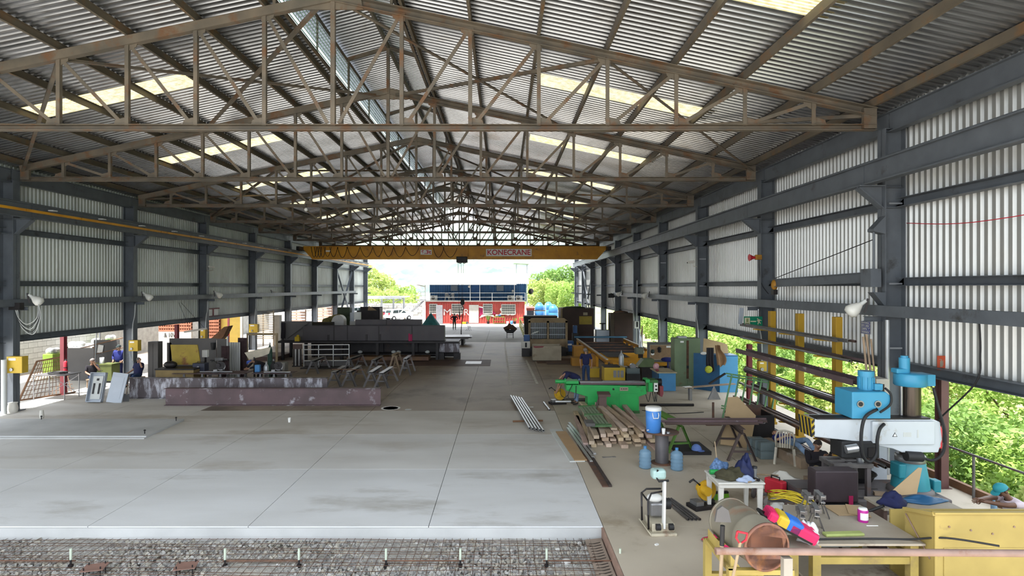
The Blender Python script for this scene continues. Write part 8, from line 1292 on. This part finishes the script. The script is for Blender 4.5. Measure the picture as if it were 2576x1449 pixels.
def stake(label, px, py, h=0.26):
    Y_ = (CH+0.22)*F/(py-VY); t = T('form_stake', label, 'stake', (X(px, Y_), Y_, -0.24)); O('rod', MB().tube((0, 0, 0), (0, 0, h*0.6), 0.016, 8), dark, t); O('clear_tube', MB().tube((0, 0, h*0.5), (0, 0, h+0.06), 0.02, 10), glassmat('tube_clear', (0.7, 0.78, 0.66), 0.2, 0.7) if 'tube_clear' not in MT else MT['tube_clear'], t); O('clip', MB().box(-0.03, 0.03, -0.03, 0.03, 0, 0.05), dark, t); return Y_
for i, (px, lb) in enumerate(((178, 'clear-topped rebar stake in the trench, far left'), (566, 'clear-topped rebar stake in the trench, second from left'), (752, 'clear-topped rebar stake in the trench, third from left'), (971, 'clear-topped rebar stake in the trench, fourth from left'), (1158, 'clear-topped rebar stake in the trench, fifth from left'), (1375, 'clear-topped rebar stake in the trench, sixth from left'), (1560, 'clear-topped rebar stake beside the formwork board'))): stake(lb, px, 1424)
YS = (CH+0.2)*F/(1418-VY)
for i, (a, b) in enumerate(((-60, 190), (560, 760), (962, 1168), (1366, 1572))): rod('rusty level bar tied between stakes in the trench, %s from the left' % ORD[i], (X(a, YS), YS, -0.15), (X(b, YS), YS, -0.15), 0.012, rbm, 'level_bar', 'bar')
for i, (px, py) in enumerate(((238, 1428), (468, 1424))):
    Y_ = (CH+0.1)*F/(py-VY); t = T('anchor_plate', 'brown square anchor plate on rods in the trench, %s one' % ('left', 'right')[i], 'plate', (X(px, Y_), Y_, -0.10), 0.25); O('plate', MB().box(-0.17, 0.17, -0.14, 0.14, 0, 0.012), mat('anchor_brown', (0.26, 0.15, 0.12), 0.6, 0, 0.2) if 'anchor_brown' not in MT else MT['anchor_brown'], t, 0.003)
    for x in (-0.12, 0.12):
        for y in (-0.1, 0.1): O('anchor_rod', MB().tube((x, y, -0.16), (x, y, 0.05), 0.01, 6), dark, t)
tag(O('white_rock', MB().sph((0, 0, 0), (0.10, 0.08, 0.06), 7, 5), mat('rock_white', (0.55, 0.54, 0.52), 0.9), loc=(X(1427, 9.8), 9.95, -0.2)), 'pale rock lying on the mesh near the formwork board', 'rock')
for i, (px, py) in enumerate(((1402, 1352), (1652, 1371))): tag(O('paper_scrap', MB().box(-0.035, 0.035, -0.02, 0.02, 0, 0.02), white, loc=(X(px, GY(py)), min(GY(py), 10.6) if i == 0 else GY(py), -0.22 if i == 0 else 0), rot=(0, 0, 0.6)), ('white scrap in the trench gravel', 'white crumb on the tan floor beside the trench')[i], 'scrap')
# raised pad with bolts
pad = T('machine_pad', 'raised concrete machine pad with bolts on the new slab', 'pad', (0, 0, 0)); O('slab', MB().prism([(-17.8, 17.35), (-10.75, 17.35), (-10.85, 19.6), (-17.8, 19.6)], 0.0, 0.07, 'z'), concpad, pad, 0.006); O('front_lip', MB().box(-16.6, -10.75, 17.25, 17.35, 0, 0.03), concpad, pad)
for px, Y_ in ((104, 19.5), (443, 19.3), (364, 17.6)): b_ = O('anchor_bolt', MB().tube((X(px, Y_), Y_, 0.07), (X(px, Y_), Y_, 0.2), 0.014, 8).tube((X(px, Y_), Y_, 0.16), (X(px, Y_), Y_, 0.19), 0.03, 6), dark, pad)
# ------------------------------------------------------------------ things on the right wall and columns
Y_ = 20.85; es_ = T('exit_sign', 'green running man exit sign beside the second right column', 'sign', (0, Y_, 0)); eg = mat('exit_green', (0.0, 0.22, 0.12), 0.5); ecr = mat('exit_cream', (0.62, 0.60, 0.42), 0.5); xz = lambda p: X(p, Y_); zz = lambda p: Z(p, Y_)
O('plate', MB().box(xz(1872), xz(1918), 0, 0.015, zz(820), zz(796)), eg, es_); O('cream_panel', MB().box(xz(1873.5), xz(1886.5), -0.004, 0, zz(817), zz(799)), ecr, es_); O('print_block', MB().box(xz(1877), xz(1883), -0.007, -0.004, zz(810), zz(801)).box(xz(1875), xz(1885), -0.007, -0.004, zz(815), zz(812)), mat('print_green', (0.25, 0.28, 0.12), 0.6), es_); O('arrow', MB().box(xz(1888), xz(1902), -0.004, 0, zz(810), zz(807)), ecr, es_)
O('running_man', MB().sph((xz(1905.8), -0.003, zz(802)), (M(1.6, Y_), 0.003, M(1.6, Y_)), 10, 6).prism([(xz(1907), zz(803)), (xz(1912), zz(804)), (xz(1911), zz(810)), (xz(1907), zz(811)), (xz(1906), zz(807))], -0.005, -0.001).bar((xz(1907), -0.003, zz(805)), (xz(1904), -0.003, zz(808)), 0.004, 0.025).bar((xz(1911), -0.003, zz(805)), (xz(1915.5), -0.003, zz(806.5)), 0.004, 0.025).bar((xz(1908), -0.003, zz(810)), (xz(1906.5), -0.003, zz(816)), 0.004, 0.03).bar((xz(1910), -0.003, zz(810)), (xz(1913.5), -0.003, zz(814)), 0.004, 0.03), ecr, es_); O('hanger', MB().box(xz(1912), xz(1913), 0.015, 0.04, zz(796), 3.85), dark, es_)
tag(O('text_notice', MB().box(-0.08, 0.08, 0, 0.01, -0.3, 0.3), panelg, loc=(X(1864, 21.3), 21.3, Z(795, 21.3)), rot=(0, R(6), 0)), 'tall pale notice sheet beside the exit sign', 'notice')
ms_ = T('tidy_area_sign', 'blue and white tidy area sign on the right corrugated wall', 'sign', (WR-0.03, 15.75, 0)); sb_ = mat('sign_blue', (0.05, 0.07, 0.36), 0.5); O('plate', MB().box(0, 0.01, -0.2, 0.2, 3.27, 3.61), white, ms_)
for k, s in enumerate(('MANTENGA', 'ESTA AREA', 'LIMPIA Y', 'ORDENADA')):
    zc = 3.57-k*0.085; O('stripe', MB().box(-0.005, 0, -0.19, 0.19, zc-0.038, zc+0.036), sb_, ms_); text(s, 0.075, ms_, white, (-0.009, 0, zc), (PI/2, 0, -PI/2), ex=0.002, width=0.34, bold=0.002)
# jib crane on first right column
jb = T('jib_crane', 'grey wall jib crane arm with a thin tie rod on the nearest right column', 'jib crane', (XR-0.3, Y0-0.05, 0))
O('upper_bracket', MB().prism([(0, 5.98), (0.30, 6.3), (0.30, 5.85), (0, 5.92)], -0.12, 0.12), steelblue, jb); O('lower_bracket', MB().prism([(0, 4.42), (0.30, 4.42), (0.30, 4.05)], -0.12, 0.12), steelblue, jb); O('pivot_rod', MB().tube((0.08, 0, 4.42), (0.08, 0, 5.92), 0.03, 10), steelblue, jb); O('boom', MB().ib((0.05, 0, 4.8), (-0.05, 5.0, 4.68), 0.12, 0.26, 0.02), steelblue, jb); O('hub_box', MB().box(-0.06, 0.2, -0.1, 0.3, 4.55, 5.0), steelblue, jb); O('tie_rod', MB().tube((0.06, 0, 5.72), (-0.05, 4.9, 4.84), 0.012, 6), dark, jb); O('hoist_block', MB().sph((-0.05, 4.95, 4.62), (0.1, 0.14, 0.18), 10, 7), orange, jb); O('hoist_base', MB().box(-0.12, 0.02, 4.85, 5.05, 4.3, 4.46), dark, jb)
for k, zl in ((0, (3.05, 4.63, 6.6)), (2, (3.95, 4.6, 5.9)), (3, (3.95, 4.55, 6.0))):
    for z in zl: tag(O('column_strap', MB().box(-0.02, 0.30, -0.02, 0.0, -0.02, 0.02), alu, loc=(XR+0.1, Y0+BAY*k-0.155, z)), 'bright strap on the %s right column at %s height' % (ORD[k], ('low', 'middle', 'upper')[zl.index(z)]), 'strap', 'straps on the right columns')
hn_ = T('alarm_horn', 'red alarm horn fixed to the second right column', 'alarm', (XR-0.08, Y0+BAY-0.18, 5.62)); O('bell', MB().lathe([(0.03, 0), (0.06, 0.1), (0.12, 0.22), (0.13, 0.23)], n=16, ax='x').xf((-0.12, 0, 0), (0, 0, PI)), red, hn_); O('body', MB().box(-0.14, 0.08, -0.08, 0.08, -0.08, 0.1), orange, hn_, 0.02); O('wire', MB().cab([(0, 0, -0.05), (0.06, 0.1, -0.5), (0.16, 0.1, -1.0), (0.5, 0.2, -1.4)], 0.012, 6), black, hn_)
def cctv(label, x, y, z, s):
    t = T('security_camera', label, 'camera', (x, y, z), 0); O('housing', MB().box(-0.2, 0.14, -0.06, 0.06, -0.05, 0.06, (0, -0.15*s, 0)), offw, t, 0.015); O('lens', MB().tube((-0.225, 0, -0.03), (-0.2, 0, -0.03), 0.035, 10), black, t); O('arm', MB().path([(0.05, 0, -0.05), (0.08, 0, -0.2), (0.28*s, 0, -0.22)], 0.02, 8), offw, t)
cctv('white security camera on the third right column', XR-0.3, Y0+BAY*2-0.2, 5.75, 1); cctv('small security camera on the third left column', XL+0.35, Y0+BAY*3-0.2, 5.75, -1)
bf = T('black_floodlight', 'black floodlight at the far end of the right service rail', 'floodlight', (XR-0.35, Y0+BAY*5-0.4, 3.75)); O('housing', MB().box(-0.28, 0.2, -0.08, 0.08, -0.1, 0.25), black, bf, 0.02); O('bracket', MB().box(-0.03, 0.03, -0.03, 0.4, 0.22, 0.3), black, bf); O('wires', MB().path([(0.1, 0, -0.1), (0.2, 0, -0.6), (0.3, 0.1, -1.2)], 0.015, 5), black, bf)
for k in range(1, 5): tag(O('drop_conduit', MB().cab([(0, 0, 3.75), (0.02, 0, 3.2), (0.12, 0, 2.6), (0.12, 0, 1.6)], 0.025, 8), galv, loc=(XR-0.12, Y0+BAY*k-0.22, 0)), 'bent conduit dropping from the service rail at the %s right column' % ORD[k], 'conduit', 'drop conduits on the columns')
for k in range(2, 7): tag(O('drop_conduit', MB().cab([(0, 0, 3.75), (-0.02, 0, 3.2), (-0.12, 0, 2.6), (-0.12, 0, 1.0)], 0.025, 8), galv, loc=(XL+0.12, Y0+BAY*k-0.22, 0)), 'bent conduit dropping from the service rail at the %s left column' % ORD[k-1], 'conduit', 'drop conduits on the columns')
tag(O('down_pipe', MB().tube((0, 0, 0.0), (0, 0, 3.75), 0.05, 10), galv, loc=(XR-0.05, Y0-0.3, 0)), 'pale vertical pipe beside the nearest right column', 'pipe')
tag(O('thin_cable', MB().cab([(XR+0.42, 6, 6.35), (XR+0.42, 9, 6.0), (XR+0.42, 12, 5.9), (XR+0.42, 14, 6.1)], 0.01, 5), red), 'thin red cable sagging along the right corrugated wall', 'cable')
tag(O('wall_cable', MB().cab([(XR+0.2, 11.6, 3.85), (XR+0.22, 11.6, 3.2), (XR+0.16, 11.65, 2.6), (XR+0.1, 12.6, 1.6), (XR+0.1, 12.9, 1.0)], 0.018, 6), black), 'black cable hanging down the right wall near the brown post', 'cable')
# windows cut high in the left wall
for i, (px, Y_, wd) in enumerate(((538, 34.7, 1.5),)):
    t = S('window_1', MB().box(WL+0.07, WL+0.1, 35.2, 37.0, 2.75, 3.15), white); S('window_frame', MB().box(WL+0.06, WL+0.14, 35.1, 37.1, 3.15, 3.22).box(WL+0.06, WL+0.14, 35.1, 37.1, 2.68, 2.75).box(WL+0.06, WL+0.14, 36.3, 36.38, 2.7, 3.2), redp, t)
# lamp on truss
sb2 = T('bay_lamp', 'small white lamp hanging under the third truss', 'lamp', (X(770, 27.9), 27.9, 8.3)); O('bulb', MB().sph((0, 0, 0), 0.09, 10, 7), white, sb2); O('cord', MB().tube((0, 0, 0.08), (0, 0, 0.28), 0.012, 6), dark, sb2)
